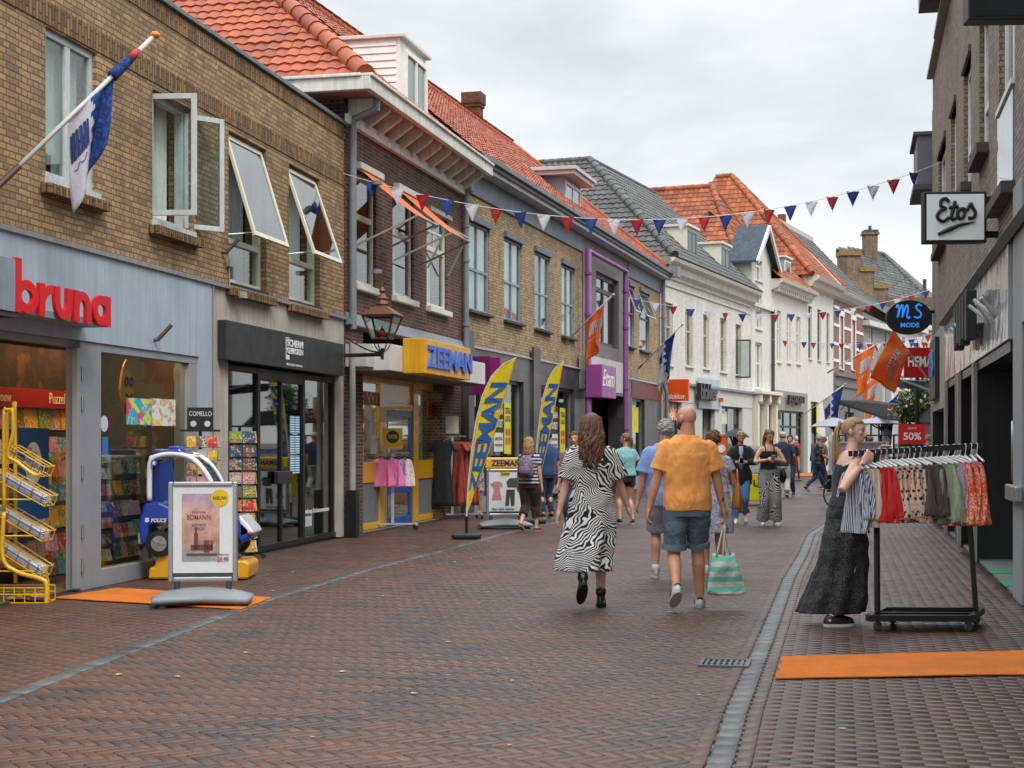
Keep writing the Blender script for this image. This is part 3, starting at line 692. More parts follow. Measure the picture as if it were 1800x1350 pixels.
MB().text('DE', uu+.09, zz+.13, .07, .035, .484, .002).text('BRIEF', uu-.01, zz+.07, .26, .05, .484, .002).text('VOOR DE', uu, zz+.02, .22, .035, .484, .002).text('KONING', uu-.03, zz-.05, .3, .055, .484, .002).text('GING', uu+.06, zz-.11, .14, .04, .484, .002).build('lettering', plain('3a5468', .6), a)
# yellow face shape hanging in the window, posters stuck on the glass
yu, yz = A.u(221,.12), A.z(221,678,.12)
pts = [(.0,.29),(.075,.17),(.15,.06),(.165,-.04),(.13,-.15),(.06,-.25),(.02,-.31),(-.04,-.26),(-.12,-.16),(-.165,-.04),(-.14,.08),(-.08,.2)]
dg = MB().prism([(yu+x, .1, yz+z) for x, z in pts], (0, .03, 0)).build('smiling_sign', plain('d9960a', .35, coat=.5), a, bevel=.01)
mb = MB(); 
for s in (-1, 1): mb.tube([(yu+s*.06+.02+.035*math.cos(q*PI/6), .09, yz+.045+.05*math.sin(q*PI/6)) for q in range(13)], .009, 6)
mb.tube([(yu+.02-.075+.15*q/8, .09, yz-.09-.035*math.sin(PI*q/8)) for q in range(9)], .01, 6); mb.build('face_lines', BLACK, dg)
def poster(par, fac, x0, x1, ytop, ybot, off, mat, name='poster', th=.004):
    u0, u1 = fac.u(x0, off), fac.u(x1, off); o = MB().box(u0, u1, off-th, off, fac.z(x0, ybot, off), fac.z(x0, ytop, off)).build(name, mat, par); return o
poster(a, A, 222, 265, 699, 746, .055, pattern('bright_print', 'blotch', '2fa0b8', 'c9cf3c', 5, .05, cc='c8306a')); poster(a, A, 266, 308, 700, 748, .055, pattern('people_print', 'blotch', 'cfd4cc', 'b98b72', 6, .05, cc='d8b23c'))
MB().disc((A.u(183,.055), .053, A.z(183,745,.055)), .085, (0,1,0), .004).build('round_sticker', plain('c9ccd2', .5), a)
MB().box(A.u(180,.05), A.u(190,.05), .05, .054, A.z(180,800,.05), A.z(180,768,.05)).build('sticker', plain('2d6fb0', .5), a)
MB().tube([(A.u(315,.3), .3, A.z(315,658,.3)), (A.u(306,.3), .3, A.z(306,658,.3))], .07, 14).build('spotlight', plain('b8a58a', .5), a)
# sign letters
def S(px, py, off): return A.u(px, off), A.z(px, py, off)
off = -.34; ltr = plain('d20512', .45, .05)
u0, u1 = A.u(28, off), A.u(196, off); zb, zt_ = A.z(110, 556.5, off), A.z(28, 452, off)
zx = zb+(zt_-zb)*.64
mb = MB(); mb.cur = 0
def arc(cu, cz, rx, rz, a0, a1, n=22):
    A_ = [math.radians(a0+(a1-a0)*k/n) for k in range(n+1)]; po = [(cu+rx*math.cos(q), cz+rz*math.sin(q)) for q in A_]; pi = [(cu+(rx-sx)*math.cos(q), cz+(rz-sz)*math.sin(q)) for q in A_]
    for k in range(n):
        mb.prism([(po[k][0], off, po[k][1]), (po[k+1][0], off, po[k+1][1]), (pi[k+1][0], off, pi[k+1][1]), (pi[k][0], off, pi[k][1])], (0, .035, 0))
zb, zx = A.z(84, 557, off), A.z(72, 497, off); xh = zx-zb; sx = .105; sz = .085; rz_ = xh/2; au = lambda q: A.u(q, off)
def stem(u, z0, z1, w=.105): mb.box(u, u+w, off-.001, off+.036, z0, z1)
l0, l1 = au(28), au(68); stem(l0, zb, zt_); arc((l0+l1)/2, zb+rz_, (l1-l0)/2, rz_, -178, 178, 34)
l0, l1 = au(70), au(94); stem(l0, zb, zx); arc(l1, zx-.2, l1-l0, .2, 88, 180)
l0, l1 = au(97), au(128); rw = (l1-l0)/2; stem(l0, zb+.17, zx); stem(l1-.105, zb+.17, zx); arc((l0+l1)/2, zb+.17, rw, .17, 180, 360)
l0, l1 = au(131), au(161); rw = (l1-l0)/2; stem(l0, zb, zx); stem(l1-.105, zb, zx-.17); arc((l0+l1)/2, zx-.17, rw, .17, 0, 180)
l0, l1 = au(164), au(195); arc((l0+l1)/2, zb+rz_, (l1-l0)/2, rz_, 2, 358, 34); stem(l1-.105, zb, zx)
sg = thing('bookshop_sign', 'red raised lowercase lettering bruna on its grey box over the bookshop entrance', 'sign', A.p, A.rz)
mb.build('lettering', ltr, sg)
mb = MB(); mb.box(A.u(-260, off), u0-.01, -.34, -.02, zb, zt_-.02); mb.box(u0, u1, off+.04, -.02, zb+.0, zb+.06); mb.build('sign_box', plain('8e99a6', .5, .15, 3, streak=.2), sg)
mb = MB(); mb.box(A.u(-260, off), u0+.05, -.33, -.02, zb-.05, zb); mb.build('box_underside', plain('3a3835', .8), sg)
# repair shop
s0, s1 = A.u(370), A.L-.02; k0, k1 = A.u(400), A.u(603)
zt1 = A.z(398, 562, -.12); zt0 = A.z(398, 632, -.12)
mb = MB(); mb.box(s0, s1, 0, .12, zt0+.05, ZA-.02); mb.box(s0, k0+.02, 0, .3, .02, zt0+.05); mb.box(A.u(599), s1, 0, .3, .02, zt0+.05); mb.build('render_panel', CONC, a)
sb = MB().box(A.u(398,-.12), A.u(604,-.12), -.12, -.002, zt0, zt1).build('name_board', plain('2b2c2e', .5, .1), a, bevel=.004)
uu = A.u(503,-.12); zz = zt0+.12; w_ = A.u(531,-.12)-uu; hh = (zt1-zt0)*.72
MB().text('SCHERM', uu+.03, zz+hh*.52, w_, hh*.28, -.122, .006, .03).text('GEBROKEN', uu+.03, zz+hh*.24, w_, hh*.24, -.122, .006, .03).box(uu-.02, uu, -.127, -.121, zz, zz+hh*.86).box(uu, uu+.14, -.127, -.121, zz+hh*.83, zz+hh*.86).box(uu, uu+.12, -.127, -.121, zz, zz+hh*.18).text('HERSTELLER VAN NU', uu, zz-.08, w_, .03, -.122, .004).build('lettering', plain('dcdcdc', .5), sb)
zb0 = A.z(470, 968); ztp = zt0-.02
fb = MB(); xs_ = [A.u(q) for q in (402, 468, 546, 598)]
for i, q in enumerate(xs_): fb.box(q-.05, q+.05, .1, .2, .1, ztp)
fb.box(xs_[0]+.05, xs_[1]-.05, .1, .2, ztp-.08, ztp); fb.box(xs_[1]+.05, xs_[2]-.05, .1, .2, ztp-.16, ztp); fb.box(xs_[2]+.05, xs_[3]-.05, .1, .2, ztp-.08, ztp)
fb.box(xs_[0]-.05, xs_[3]+.05, .08, .22, .02, .1); fb.box((xs_[1]+xs_[2])/2-.03, (xs_[1]+xs_[2])/2+.03, .11, .19, .1, ztp-.16)
fb.build('shop_frame', BLACK, a, bevel=.004)
MB().box(xs_[0], xs_[3], .14, .15, .1, ztp).build('shop_window', glassmat('dark_shop_glass', 'c2ccca', .22, .85), a)
MB().box((xs_[1]+xs_[2])/2-.3, (xs_[1]+xs_[2])/2+.32, .06, .12, .92, 1.1).build('door_handle', plain('242424', .4), a, bevel=.01)
MB().box(xp0+.2, s1, 3.8, 4, .02, 3.25).build('shop_back_wall', plain('77726b', .9), a); MB().box(s1-.12, s1-.02, .31, 6, .02, 3.2).build('party_wall', plain('6a625a', .9), a)
MB().box(xs_[0]+.3, xs_[1]+.2, 1.2, 1.7, .02, .95).box(xs_[2], xs_[2]+.5, 2, 2.5, .02, 1.0).build('counter', plain('b8b6b0', .6), a)
MB().prism([(xs_[0]+.05, .3, 1.35), (xs_[0]+.62, .3, 1.3), (xs_[0]+.5, .3, 1.75), (xs_[0]+.38, .3, 1.82)], (0, .02, 0)).build('display_panel', plain('d5d6d4', .5), a)
mb = MB()
for i in range(2):
    for j in range(3): mb.box(xs_[2]-.52+i*.22, xs_[2]-.33+i*.22, .132, .136, 1.05+j*.29, 1.31+j*.29)
mb.build('window_sticker', pattern('blue_sticker', 'stripeh', '2a7fae', 'd5e0e4', 9, .02), a)
MB().text('verkoop & abonnementen', xs_[2]+.1, .42, xs_[3]-xs_[2]-.25, .09, .136, .003, .02).build('lettering', plain('dddddd', .5), a)
MB().box(xs_[2]+.15, xs_[2]+.45, .132, .136, .25, .4).build('small_notice', plain('bdbdbd', .6), a)
def stub(fac, par, px, py, ln=.22):
    u, z = fac.uz(px, py); MB().tube([(u, 0, z), (u+.01, -.06, z), (u+.02, -ln, z+ln*.75)], .025, 10).build('flag_socket', plain('6d6a66', .5, metal=.5), par)
stub(A, a, 268, 597); stub(A, a, 390, 443); 
u, z = A.uz(410, 520); MB().box(u-.06, u+.08, -.16, -.03, z-.03, z+.05).tube([(u,0,z+.03),(u,-.08,z+.01)], .018).build('camera', plain('a39a8c', .6), a)
mb = MB(); u, z = A.uz(400, 463); mb.box(u-.05, u+.05, -.05, 0, z-.04, z+.06); mb.tube([(u, -.02, z), (u+.02, -.02, z-.3), (u, -.02, z-.38)], .01); mb.build('junction_box', plain('a09a90', .6), a)
u = A.u(371); MB().tube([(u, -.03, .3), (u+.01, -.03, 1.5), (u-.01, -.03, 2.8), (u, -.03, ZA)], .012).build('cable', plain('8b867c', .7), a)

# ================================================================== B dark brick building with the yellow shop
b = B.thing('brick_building', 'dark brown brick building with orange hipped roof, white cornice and yellow shopfront', 'building')
EB = 6.75; ZB = B.z(640, 540)-.05
WB = [pwin(B, 622, 661, (622,300), (622,498)), pwin(B, 690, 727, (690,345), (690,517)), pwin(B, 750, 786, (750,382), (750,538))]
zl = sum(w[2] for w in WB)/3; zh = WB[0][3]; WB = [(w[0], w[1], zl, zh) for w in WB]
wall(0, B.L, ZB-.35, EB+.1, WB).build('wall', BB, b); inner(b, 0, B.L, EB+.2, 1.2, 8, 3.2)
MB().quad((0,0.0,0),(0,9,0),(0,9,EB+.2),(0,0,EB+.2)).build('side_wall', BB, b)
RIV = plain('d6d3cb', .5, .12, 5)
for i, w in enumerate(WB):
    o = window(b, *w, RIV, .05, .08, (), (.62,), sill=RIV, silld=.1, curt='half' if i else None, mw=.09, sillh=.1); mb = MB()
    if i == 2: frame_mb(w[0]+.05, w[1]-.05, w[2]+(w[3]-w[2])*.62, w[3], .06, .05, .05, (.5,), (.5,), mb=mb); mb.build('sash', RIV, o)
# awnings
AW = cloth('orange_awning_cloth', 'd8641a', .8, .15); AWF = plain('9a8f84', .5)
for i in (0, 1):
    w = WB[i]; u0, u1 = w[0]-.02, w[1]+.04; zt = w[3]+.05
    aw = MB().box(u0, u1, -.14, -.01, zt-.02, zt+.09).build('awning_case', plain('cfc8bd', .5), b, bevel=.01)
    MB().grid(lambda s, t: (u0+.04+(u1-u0-.08)*s, -.1-.95*t, zt-.02-.78*t-.03*math.sin(t*PI)), 4, 8).build('awning_cloth', AW, aw, solid=.004, recalc=False)
    MB().tube([(u0+.04, -1.05, zt-.8), (u1-.04, -1.05, zt-.8)], .02).build('front_bar', AWF, aw)
    mb = MB()
    for u in (u0+.06, u1-.06): mb.bar((u, -.01, zt-1.25), (u, -1.05, zt-.8), .03)
    mb.build('awning_arm', AWF, aw)
mb = MB(); w = WB[2]
for s_, c_ in ((w[0], w[0]+.1), (w[1], w[1]-.1)): mb.bar((s_, -.02, w[3]-.1), (s_, -.4, w[3]-.35), .03); mb.bar((s_, -.4, w[3]-.35), (s_, -.02, w[3]-1.1), .03)
mb.box(w[0]-.05, w[1]+.05, -.42, -.38, w[3]-.37, w[3]-.33); mb.box(w[0]-.04, w[1]+.04, -.1, -.01, w[3]-.02, w[3]+.06); mb.build('awning_frame', AWF, b)
# cornice: boxed gutter on brackets, returned round the left end
EBT = 7.12; OH = .62
mb = MB(); mb.box(-OH, B.L+.12, -OH, -OH+.1, EBT-.2, EBT); mb.box(-OH, B.L+.12, -OH-.04, -OH+.14, EBT, EBT+.05); mb.box(-OH, -OH+.1, -OH+.1, 5, EBT-.2, EBT); mb.box(-OH-.04, -OH+.1, -OH+.14, 5, EBT, EBT+.05); mb.box(-.02, B.L, -.1, -.001, EB-.22, EB-.05); mb.build('cornice', CORN, b, bevel=.01)
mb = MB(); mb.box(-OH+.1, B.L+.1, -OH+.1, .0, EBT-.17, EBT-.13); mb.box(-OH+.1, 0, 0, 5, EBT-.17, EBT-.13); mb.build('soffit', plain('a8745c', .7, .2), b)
mb = MB(); k = .15
while k < B.L+.1:
    mb.prism([(k, -.001, EBT-.17), (k, -OH+.12, EBT-.17), (k, -OH+.14, EBT-.25), (k, -.12, EBT-.5), (k, -.001, EBT-.52)], (.1, 0, 0)); k += .62
mb.build('bracket', CORN, b)
ap = Vector((4.1, 4.2, 11.2)); rt = Vector((B.L+.3, 4.2, 11.2))
tile_roof(b, 'roof', [(-.5,-.5,EBT+.02), (B.L+.3,-.5,EBT+.02), rt, ap], TILEO)
tile_roof(b, 'hip_roof', [(-.5,9,EBT+.02), (-.5,-.5,EBT+.02), ap, (4.1,9,11.2)], TILEO, .21, .26, .026)
tile_roof(b, 'roof_rear', [(B.L+.3,9,EBT), (4.1,9,EBT), ap+Vector((0,.05,0)), rt+Vector((0,.05,0))], TILEO, .5, .8)
ridge(b, (-.5,-.5,EBT+.06), ap+Vector((0,0,.03)), TILEO, .15, .4); ridge(b, ap, rt, TILEO)
u, z = 3.2, 0
MB().tube([(4.6, 4.0, 10.8), (4.6, 4.0, 11.9)], .1, 12).lathe([(.15, 0), (.17, .08), (.05, .2)], (4.6, 4.0, 11.88)).build('vent_pipe', plain('3c4a42', .6), b)
# dormer
du0, du1 = B.u(703, .35), B.u(748, .35); dz1 = B.z(703, 66, .35); dz0 = B.z(703, 205, .35)
def roofz(y): return EBT+.02+(y+.5)*(11.2-EBT)/4.7
mb = MB(); yb = (dz1-EBT)*4.7/(11.2-EBT)-.4
mb.box(du0, du1, .35, .42, dz0-.3, dz1)
for u_, s_ in ((du0, 1), (du1, -1)):
    nb = 13
    for k in range(nb):
        z_0 = dz0-.3+(dz1-dz0+.3)*k/nb; z_1 = dz0-.3+(dz1-dz0+.3)*(k+1)/nb; ye = max(.5, (z_1-EBT)*4.7/(11.2-EBT)-.2)
        mb.add([(u_-s_*.022, .42, z_0), (u_-s_*.022, ye, z_0), (u_, ye, z_1), (u_, .42, z_1), (u_+s_*.05, .42, z_0), (u_+s_*.05, ye, z_0), (u_+s_*.05, ye, z_1), (u_+s_*.05, .42, z_1)], [(0,1,2,3),(4,7,6,5),(0,4,5,1),(3,2,6,7),(0,3,7,4),(1,5,6,2)])
dm = mb.build('dormer', WHITEP, b)
MB().box(du0-.08, du1+.08, .25, yb+.3, dz1, dz1+.07).build('dormer_roof', plain('c9c7c0', .6), dm, bevel=.01)
frame_mb(du0+.16, du1-.12, dz0, dz1-.16, .27, .09, .08, (.5,), (), mw=.05).build('dormer_window', WHITEP, dm); MB().box(du0+.2, du1-.16, .31, .316, dz0+.04, dz1-.2).build('pane', GLASS, dm)
MB().box(du0+.24, du1-.2, .33, .34, dz0+.04, dz1-.25).build('dormer_curtain', CURT2, dm)
# downpipes
pipe(b, [(.1, -.5, EBT-.12), (.1, -.5, EBT-.35), (.1, -.12, EBT-.5), (.1, -.1, EBT-.7), (.1, -.1, 3.3)], .06, LEAD, clamps=(4.2, 5.6))
pipe(b, [(B.L-.05, -.1, EBT-.3), (B.L-.05, -.1, 3.0)], .06, LEAD, clamps=(3.9, 5.2, 5.9)); MB().box(B.L-.15, B.L+.08, -.24, -.02, EBT-.52, EBT-.28).build('hopper', LEAD, b, bevel=.02)
pipe(b, [(.02, -.12, 3.1), (.02, -.12, 0.7)], .05, plain('9b9a95', .6)); MB().box(-.05, .12, -.2, -.03, 0, .75).build('pipe_guard', BLACK, b)
# lead flashing + canopy
MB().prism([(0,-.01,ZB-.1), (0,-.12,ZB-.3), (0,.1,ZB-.3), (0,.1,ZB-.1)], (B.L,0,0)).build('lead_flashing', LEAD, b)
coff = -.62; cz1, cz0 = B.z(686, 604, coff), B.z(686, 651, coff); cu0, cu1 = B.u(686, coff), B.u(853, coff)
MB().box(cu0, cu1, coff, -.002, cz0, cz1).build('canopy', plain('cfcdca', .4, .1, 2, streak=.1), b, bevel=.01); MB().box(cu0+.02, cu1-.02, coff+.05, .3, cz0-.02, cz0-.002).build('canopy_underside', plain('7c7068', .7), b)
MB().box(.02, cu0-.01, -.35, -.002, cz0+.05, cz1-.02).build('canopy_return', plain('bdbbb8', .5), b)
# yellow shopfront
YEL = plain('d9a406', .4, .08, coat=.3); BLU = plain('1450a0', .4); PGREY = plain('77797c', .6)
oy = .2; X = lambda q: B.u(q, oy); ztopB = cz0-.02; zb1 = B.z(660, 812, oy); zb2 = B.z(660, 848, oy); zb3 = .13
mb = MB(); 
for q0, q1, z0_, z1_ in ((620,623,.02,ztopB),(668,680,.02,ztopB),(727.5,736,.02,ztopB),(775,779,.02,ztopB)): mb.box(X(q0), X(q1), oy, oy+.1, z0_, z1_)
for q0, q1 in ((623,668),(736,775)): mb.box(X(q0), X(q1), oy, oy+.09, ztopB-.12, ztopB); mb.box(X(q0), X(q1), oy+.01, oy+.09, zb2, zb1); mb.box(X(q0), X(q1), oy+.01, oy+.09, .02, zb3)
zd = B.z(700, 719, oy); zdt = B.z(700, 672, oy); mb.box(X(680), X(727.5), oy+.01, oy+.09, zd, zd+.1); mb.box(X(680), X(727.5), oy+.01, oy+.09, zdt, ztopB); mb.box(X(680), X(727.5), oy+.04, oy+.06, zd+.1, zdt)
mb.build('shop_frame', YEL, b, bevel=.006)
mb = MB(); mb.box(X(623), X(668), oy+.03, oy+.07, zb3, zb2); mb.box(X(736), X(775), oy+.03, oy+.07, zb3, zb2); mb.build('base_panel', PGREY, b)
mb = MB(); mb.box(X(623), X(668), oy+.04, oy+.05, zb1, ztopB-.12); mb.box(X(736), X(775), oy+.04, oy+.05, zb1, ztopB-.12); mb.build('shop_window', SHOPGLASS, b)
dd = frame_mb(X(681), X(727), .03, zd-.02, oy+.03, .13, .05, (), (.3,)).build('door', BLU, b, bevel=.005); MB().box(X(682), X(726), oy+.05, oy+.056, .06, zd-.05).build('pane', GLASS, dd)
mb = MB()
for k in range(6): mb.box(X(684), X(718), .9, .93, .2+k*.2, .25+k*.2)
mb.build('display_rail', YEL, b)
MB().box(0, B.L, 5.5, 5.6, 0, 3.1).build('shop_back_wall', plain('8c8578', .9), b); MB().box(0, B.L, .1, 5.5, .0, .012).build('shop_floor', plain('7a746a', .5), b)
MB().box(0.02, B.L-.02, .3, 5.5, 3.0, 3.15).build('shop_ceiling', plain('b5b0a8', .9), b); MB().box(B.L-.1, B.L, .3, 5.5, 0, 3).box(0, .1, .3, 5.5, 0, 3).build('party_wall', plain('a8a298', .9), b)
mb = MB()
for q in (1.0, 2.6): mb.box(q, q+.12, 1, 4.8, 2.9, 2.97); mb.box(q+.7, q+.8, 1, 4.8, 2.9, 2.97)
mb.build('ceiling_lamp', emit('fff4e0', 12), b)
shelfcards(b, .2, B.L-.3, .4, 2.0, 2.4, .3, .34, .14, 'clothes_shelf', random.Random(4), .1)
poster(b, B, 623, 668, 686, 710, oy+.035, plain('9a2a20', .5), 'banner'); MB().text('ZE WI', X(624), B.z(624, 706, oy), X(666)-X(624), .2, oy+.03, .002, .02).build('lettering', plain('dcd2c0', .6), b)
st_ = MB().disc((X(632), oy+.034, B.z(632, 748, oy)), .24, (0,1,0), .004).build('round_sticker', plain('b8202c', .5), b); MB().text('STOP', X(624), B.z(630, 750, oy), .3, .13, oy+.03, .002, .02).build('lettering', plain('e0d8d0', .6), b)
poster(b, B, 625, 639, 765, 808, oy+.036, YEL); poster(b, B, 653, 668, 770, 798, oy+.036, plain('c9c9c6', .6), 'notice'); poster(b, B, 654, 660, 742, 765, oy+.036, plain('b9c2d0', .6), 'notice')
mb = MB(); 
for q in (754, 760): mb.box(X(q), X(q)+.28, oy+.03, oy+.036, 2.02, 2.3)
mb.build('round_sticker', plain('c8402c', .5), b); poster(b, B, 737, 775, 660, 682, oy+.5, plain('8a2a60', .5), 'banner')
wall(B.u(779, 0), B.L, 0, ZB-.3, (), .4, y=.02, mb=MB().box(.01, B.u(620,.2)-.01, .02, .4, 0, ZB-.36)).build('pier', BB, b)
sgn = thing('shop_sign', 'yellow box sign with raised blue ZEEMAN lettering on the white canopy', 'sign', B.p, B.rz)
so = -1.0; su0, su1 = B.u(747, so), B.u(827, so); sz0, sz1 = B.z(747, 656, so), B.z(747, 594, so)
MB().box(su0, su1, so, coff-.003, sz0, sz1).build('sign_box', plain('e0a010', .4, .1, 3, streak=.15), sgn, bevel=.01)
hh = sz1-sz0; MB().text('ZEEMAN', su0+.12, sz0+hh*.2, su1-su0-.1, hh*.62, so-.002, .03, .03, .0, 1.0).build('lettering', plain('2a62c8', .4, .08), sgn)

# ================================================================== C long yellow brick building
c = C.thing('brick_building', 'long pale yellow brick building with orange tiled roof and dark stone shopfront', 'building')
EC = 7.3; WZ0, WZ1 = 4.25, 6.1; ZC = 3.46; Cx = C.u
WC = [(Cx(x0), Cx(x1), WZ0, WZ1) for x0, x1 in ((822,860),(886,917),(939.5,966),(987,1009))]+[(Cx(1104), Cx(1114), WZ0+.25, WZ1+.3), (Cx(1124), Cx(1141), WZ0+.25, WZ1+.3)]
ent = (Cx(1040), Cx(1092), 4.4, 7.0)
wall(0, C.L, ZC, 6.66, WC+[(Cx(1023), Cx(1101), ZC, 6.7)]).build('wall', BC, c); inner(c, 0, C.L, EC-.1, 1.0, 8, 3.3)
wall(Cx(1023), Cx(1101), ZC, EC-.05, [(Cx(1046), Cx(1086), 4.3, 6.35)], .4, -.03).build('entrance_surround', plain('6f6a66', .6, .15), c)
mb = MB(); mb.box(0, Cx(1022), -.05, .3, 6.66, EC-.08); mb.box(Cx(1102), C.L, -.05, .3, 6.66, EC-.08); mb.build('eaves_board', plain('737a88', .6, .15, 3), c)
mb = MB(); mb.box(-.1, C.L+.1, -.42, .1, EC-.1, EC+.04); mb.box(-.1, C.L+.1, -.5, -.38, EC-.02, EC+.09); mb.build('gutter', plain('64666a', .5, .2), c, bevel=.01); MB().box(-.1, C.L+.1, -.36, -.05, EC-.19, EC-.1).build('gutter_board', plain('b7bac0', .6), c)
for i, w in enumerate(WC):
    o = window(c, *w, GREYWIN, .03, .06, (.5 if i < 4 else .0001,)[:1 if i < 4 else 0], (.47,) if i < 4 else (.55,), sill=plain('3e3f42', .6), silld=.1, curt=['full','full','sides','full','full','grey'][i])
    MB().box(w[0]-.04, w[1]+.04, -.07, .1, w[3], w[3]+.12).build('lintel', plain('69707c', .6), o)
    if i >= 4: hh = (w[3]-w[2])*.44; sash_at(o, w[1]-w[0]-.06, hh, Matrix.Translation((w[0]+.03, .03, w[3]-.03)) @ Matrix.Rotation(-math.radians(20), 4, 'X') @ Matrix.Translation((0, 0, -hh)), plain('9aa0a8', .5), gl=MIRGLASS)
DK = plain('4e4a4a', .5, .15, 6); DK2 = plain('3a3838', .35, .2, 6)
o = frame_mb(Cx(1046), Cx(1086), 4.3, 6.35, .1, .12, .1, (.5,), (.78,)).build('window', DK, c); MB().box(Cx(1046), Cx(1086), .14, .146, 4.3, 6.35).build('pane', GLASS, o); curtain(o, Cx(1050), Cx(1082), 4.4, 6.3, .3, CURT2)
PURP = plain('8a5488', .4, .1); q0, q1 = C.u(1034, -.35), C.u(1100, -.35); zp = C.z(1034, 440, -.35)
MB().tube([(q0, -.35, 0), (q0, -.35, zp), (q1, -.35, zp-.02), (q1, -.35, 0)], .085, 12).build('purple_pipe_frame', PURP, c, smooth=True, auto=40)
mb = MB(); 
for z in (1.9, 3.1, 4.9, 6.0): mb.lathe([(.105,-.03),(.105,.03)], (q0,-.35,z), 12); mb.lathe([(.105,-.03),(.105,.03)], (q1,-.35,z), 12)
mb.build('pipe_joint', plain('7e4a80', .4), c)
MB().box(q0+.2, q1-.15, -.3, -.05, 2.95, 3.85).build('panel', plain('b8b6b4', .4), c)
# dark stone shopfront
STN = brick('dark_stone_cladding', '3c3a3b', '464445', '504d4d', '2d2b2b', bw=.45, bh=.45, squash=1, rough=.35, bump=.2, msize=.004, offset=0)
zs0 = 2.9
mb = MB(); bays = [(Cx(829), Cx(855)), (Cx(858), Cx(916)), (Cx(947), Cx(1006)), (Cx(1036), Cx(1097)), (Cx(1108), Cx(1130))]
prev = 0
for b0, b1 in bays: mb.box(prev, b0, -.06, .5, 0, zs0); prev = b1
mb.box(prev, C.L, -.06, .5, 0, zs0); mb.box(0, C.L, -.06, .3, zs0, ZC); mb.box(Cx(930), Cx(942), -.12, -.06, 0, ZC+.3); mb.box(.02, .4, -.12, -.06, 0, ZC+.35); mb.build('stone_front', STN, c)
mb = MB()
for b0, b1 in bays[:3]+bays[4:]: mb.box(b0, b1, -.03, .45, .02, .35)
mb.build('base_panel', plain('8a8a8c', .5), c)
for b0, b1 in bays[:3]+bays[4:]: frame_mb(b0, b1, .35, zs0, .05, .07, .08).build('shop_frame', plain('77777a', .4), c)
mb = MB()
for b0, b1 in bays[:3]+bays[4:]: mb.box(b0, b1, .09, .1, .35, zs0)
mb.build('shop_window', SHOPGLASS, c)
MB().box(0, C.L, 1.6, 1.7, 0, 3.4).build('shop_back_wall', plain('85827e', .9), c); MB().box(Cx(1036), Cx(1097), .5, 1.5, 0.0, .01).build('doorstep', DKGREY, c)
MB().box(C.u(1108,-.02), C.L-.2, -.075, -.062, zs0+.03, ZC-.05).build('red_panel', plain('6a3434', .5), c)
MB().prism([(0,-.11,ZC), (0,.05,ZC), (0,.05,ZC+.1)], (C.L,0,0)).build('lead_flashing', LEAD, c)
MAG = plain('8c1468', .4); mgo = -.5
mg = thing('shop_sign', 'magenta projecting panel beside the yellow feather flag on the dark stone shopfront', 'sign', C.p, C.rz); MB().box(.25, .31, -.72, -.07, 2.5, 3.25).build('panel', MAG, mg, bevel=.01); MB().box(.24, .32, -.5, -.07, 2.48, 3.27).build('edge', plain('6e1052', .5), mg)
YP = plain('d8cf12', .5); DP = plain('d9d6cf', .5)
for x0, ti in ((886, 'TOTALE'), (984, 'TOTALE')):
    u = Cx(x0, .085); MB().box(u, u+.55, .075, .085, 1.25, 2.4).build('poster', YP, c)
    MB().text(ti, u+.05, 2.15, .45, .14, .073, .002, .02).text('LEEG', u+.05, 1.98, .45, .12, .073, .002, .02).build('lettering', plain('2a2a20', .6), c)
    mb = MB(); [mb.disc((u+.16+.24*(i%2), .072, 1.74-.2*(i//2)), .09, (0,1,0), .004) for i in range(4)]; mb.build('red_dots', plain('c8402c', .5), c)
for x0 in (868, 968):
    u = Cx(x0, .085); bp = MB().box(u, u+.72, .078, .087, 1.72, 2.42).build('poster', BLACK, c); MB().box(u, u+.72, .079, .0865, 1.3, 1.72).build('poster', DP, c)
    MB().text('FASHION', u+.05, 2.12, .62, .16, .076, .002, .03).text('OUTLET', u+.05, 1.84, .62, .18, .076, .002, .03).build('lettering', DP, c)
    MB().text('DAMES HEREN', u+.05, 1.55, .6, .07, .077, .002).text('DIVERSE PRIJZEN', u+.05, 1.4, .6, .07, .077, .002).build('lettering', plain('44444a', .6), c)
poster(c, C, 1110, 1122, 715, 760, .08, YP); poster(c, C, 1110, 1118, 690, 712, .08, plain('8fb9a8', .5))
es = thing('shop_sign', 'square purple box sign with white script hanging at the purple pipe frame', 'sign', C.p, C.rz); eo = -.75
e0, e1 = C.u(1058, eo), C.u(1083, eo); ez0, ez1 = C.z(1058, 698, eo), C.z(1058, 640, eo); MB().box(e0, e1, eo, -.31, ez0, ez1).build('sign_box', plain('90468a', .4), es, bevel=.01)
MB().text('Etam', e0+.12, ez0+.3, (e1-e0)*.8, .45, eo-.002, .01, 0, .3).build('lettering', plain('e2dce0', .5), es)
ROOFD = 4.2; RZ = 11.25
tile_roof(c, 'roof', [(-.3,-.4,EC+.06), (C.L+.15,-.4,EC+.06), (C.L+.15-4.2,ROOFD,RZ), (-.3,ROOFD,RZ)], TILEO, .205, .26, .02, .026)
tile_roof(c, 'roof_rear', [(C.L,9,EC), (-.3,9,EC), (-.3,ROOFD+.04,RZ), (C.L-4,ROOFD+.04,RZ)], TILEO, .5, .8)
MB().poly([(C.L,-.4,EC),(C.L,9,EC),(C.L-4.1,ROOFD,RZ)]).build('hip_end', plain('a04a26', .7), c)
ridge(c, (-.3,ROOFD,RZ+.02), (C.L-4.0,ROOFD,RZ+.02), TILEO); ridge(c, (C.L+.15,-.4,EC+.1), (C.L-4.05,ROOFD,RZ+.02), TILEO, .13)
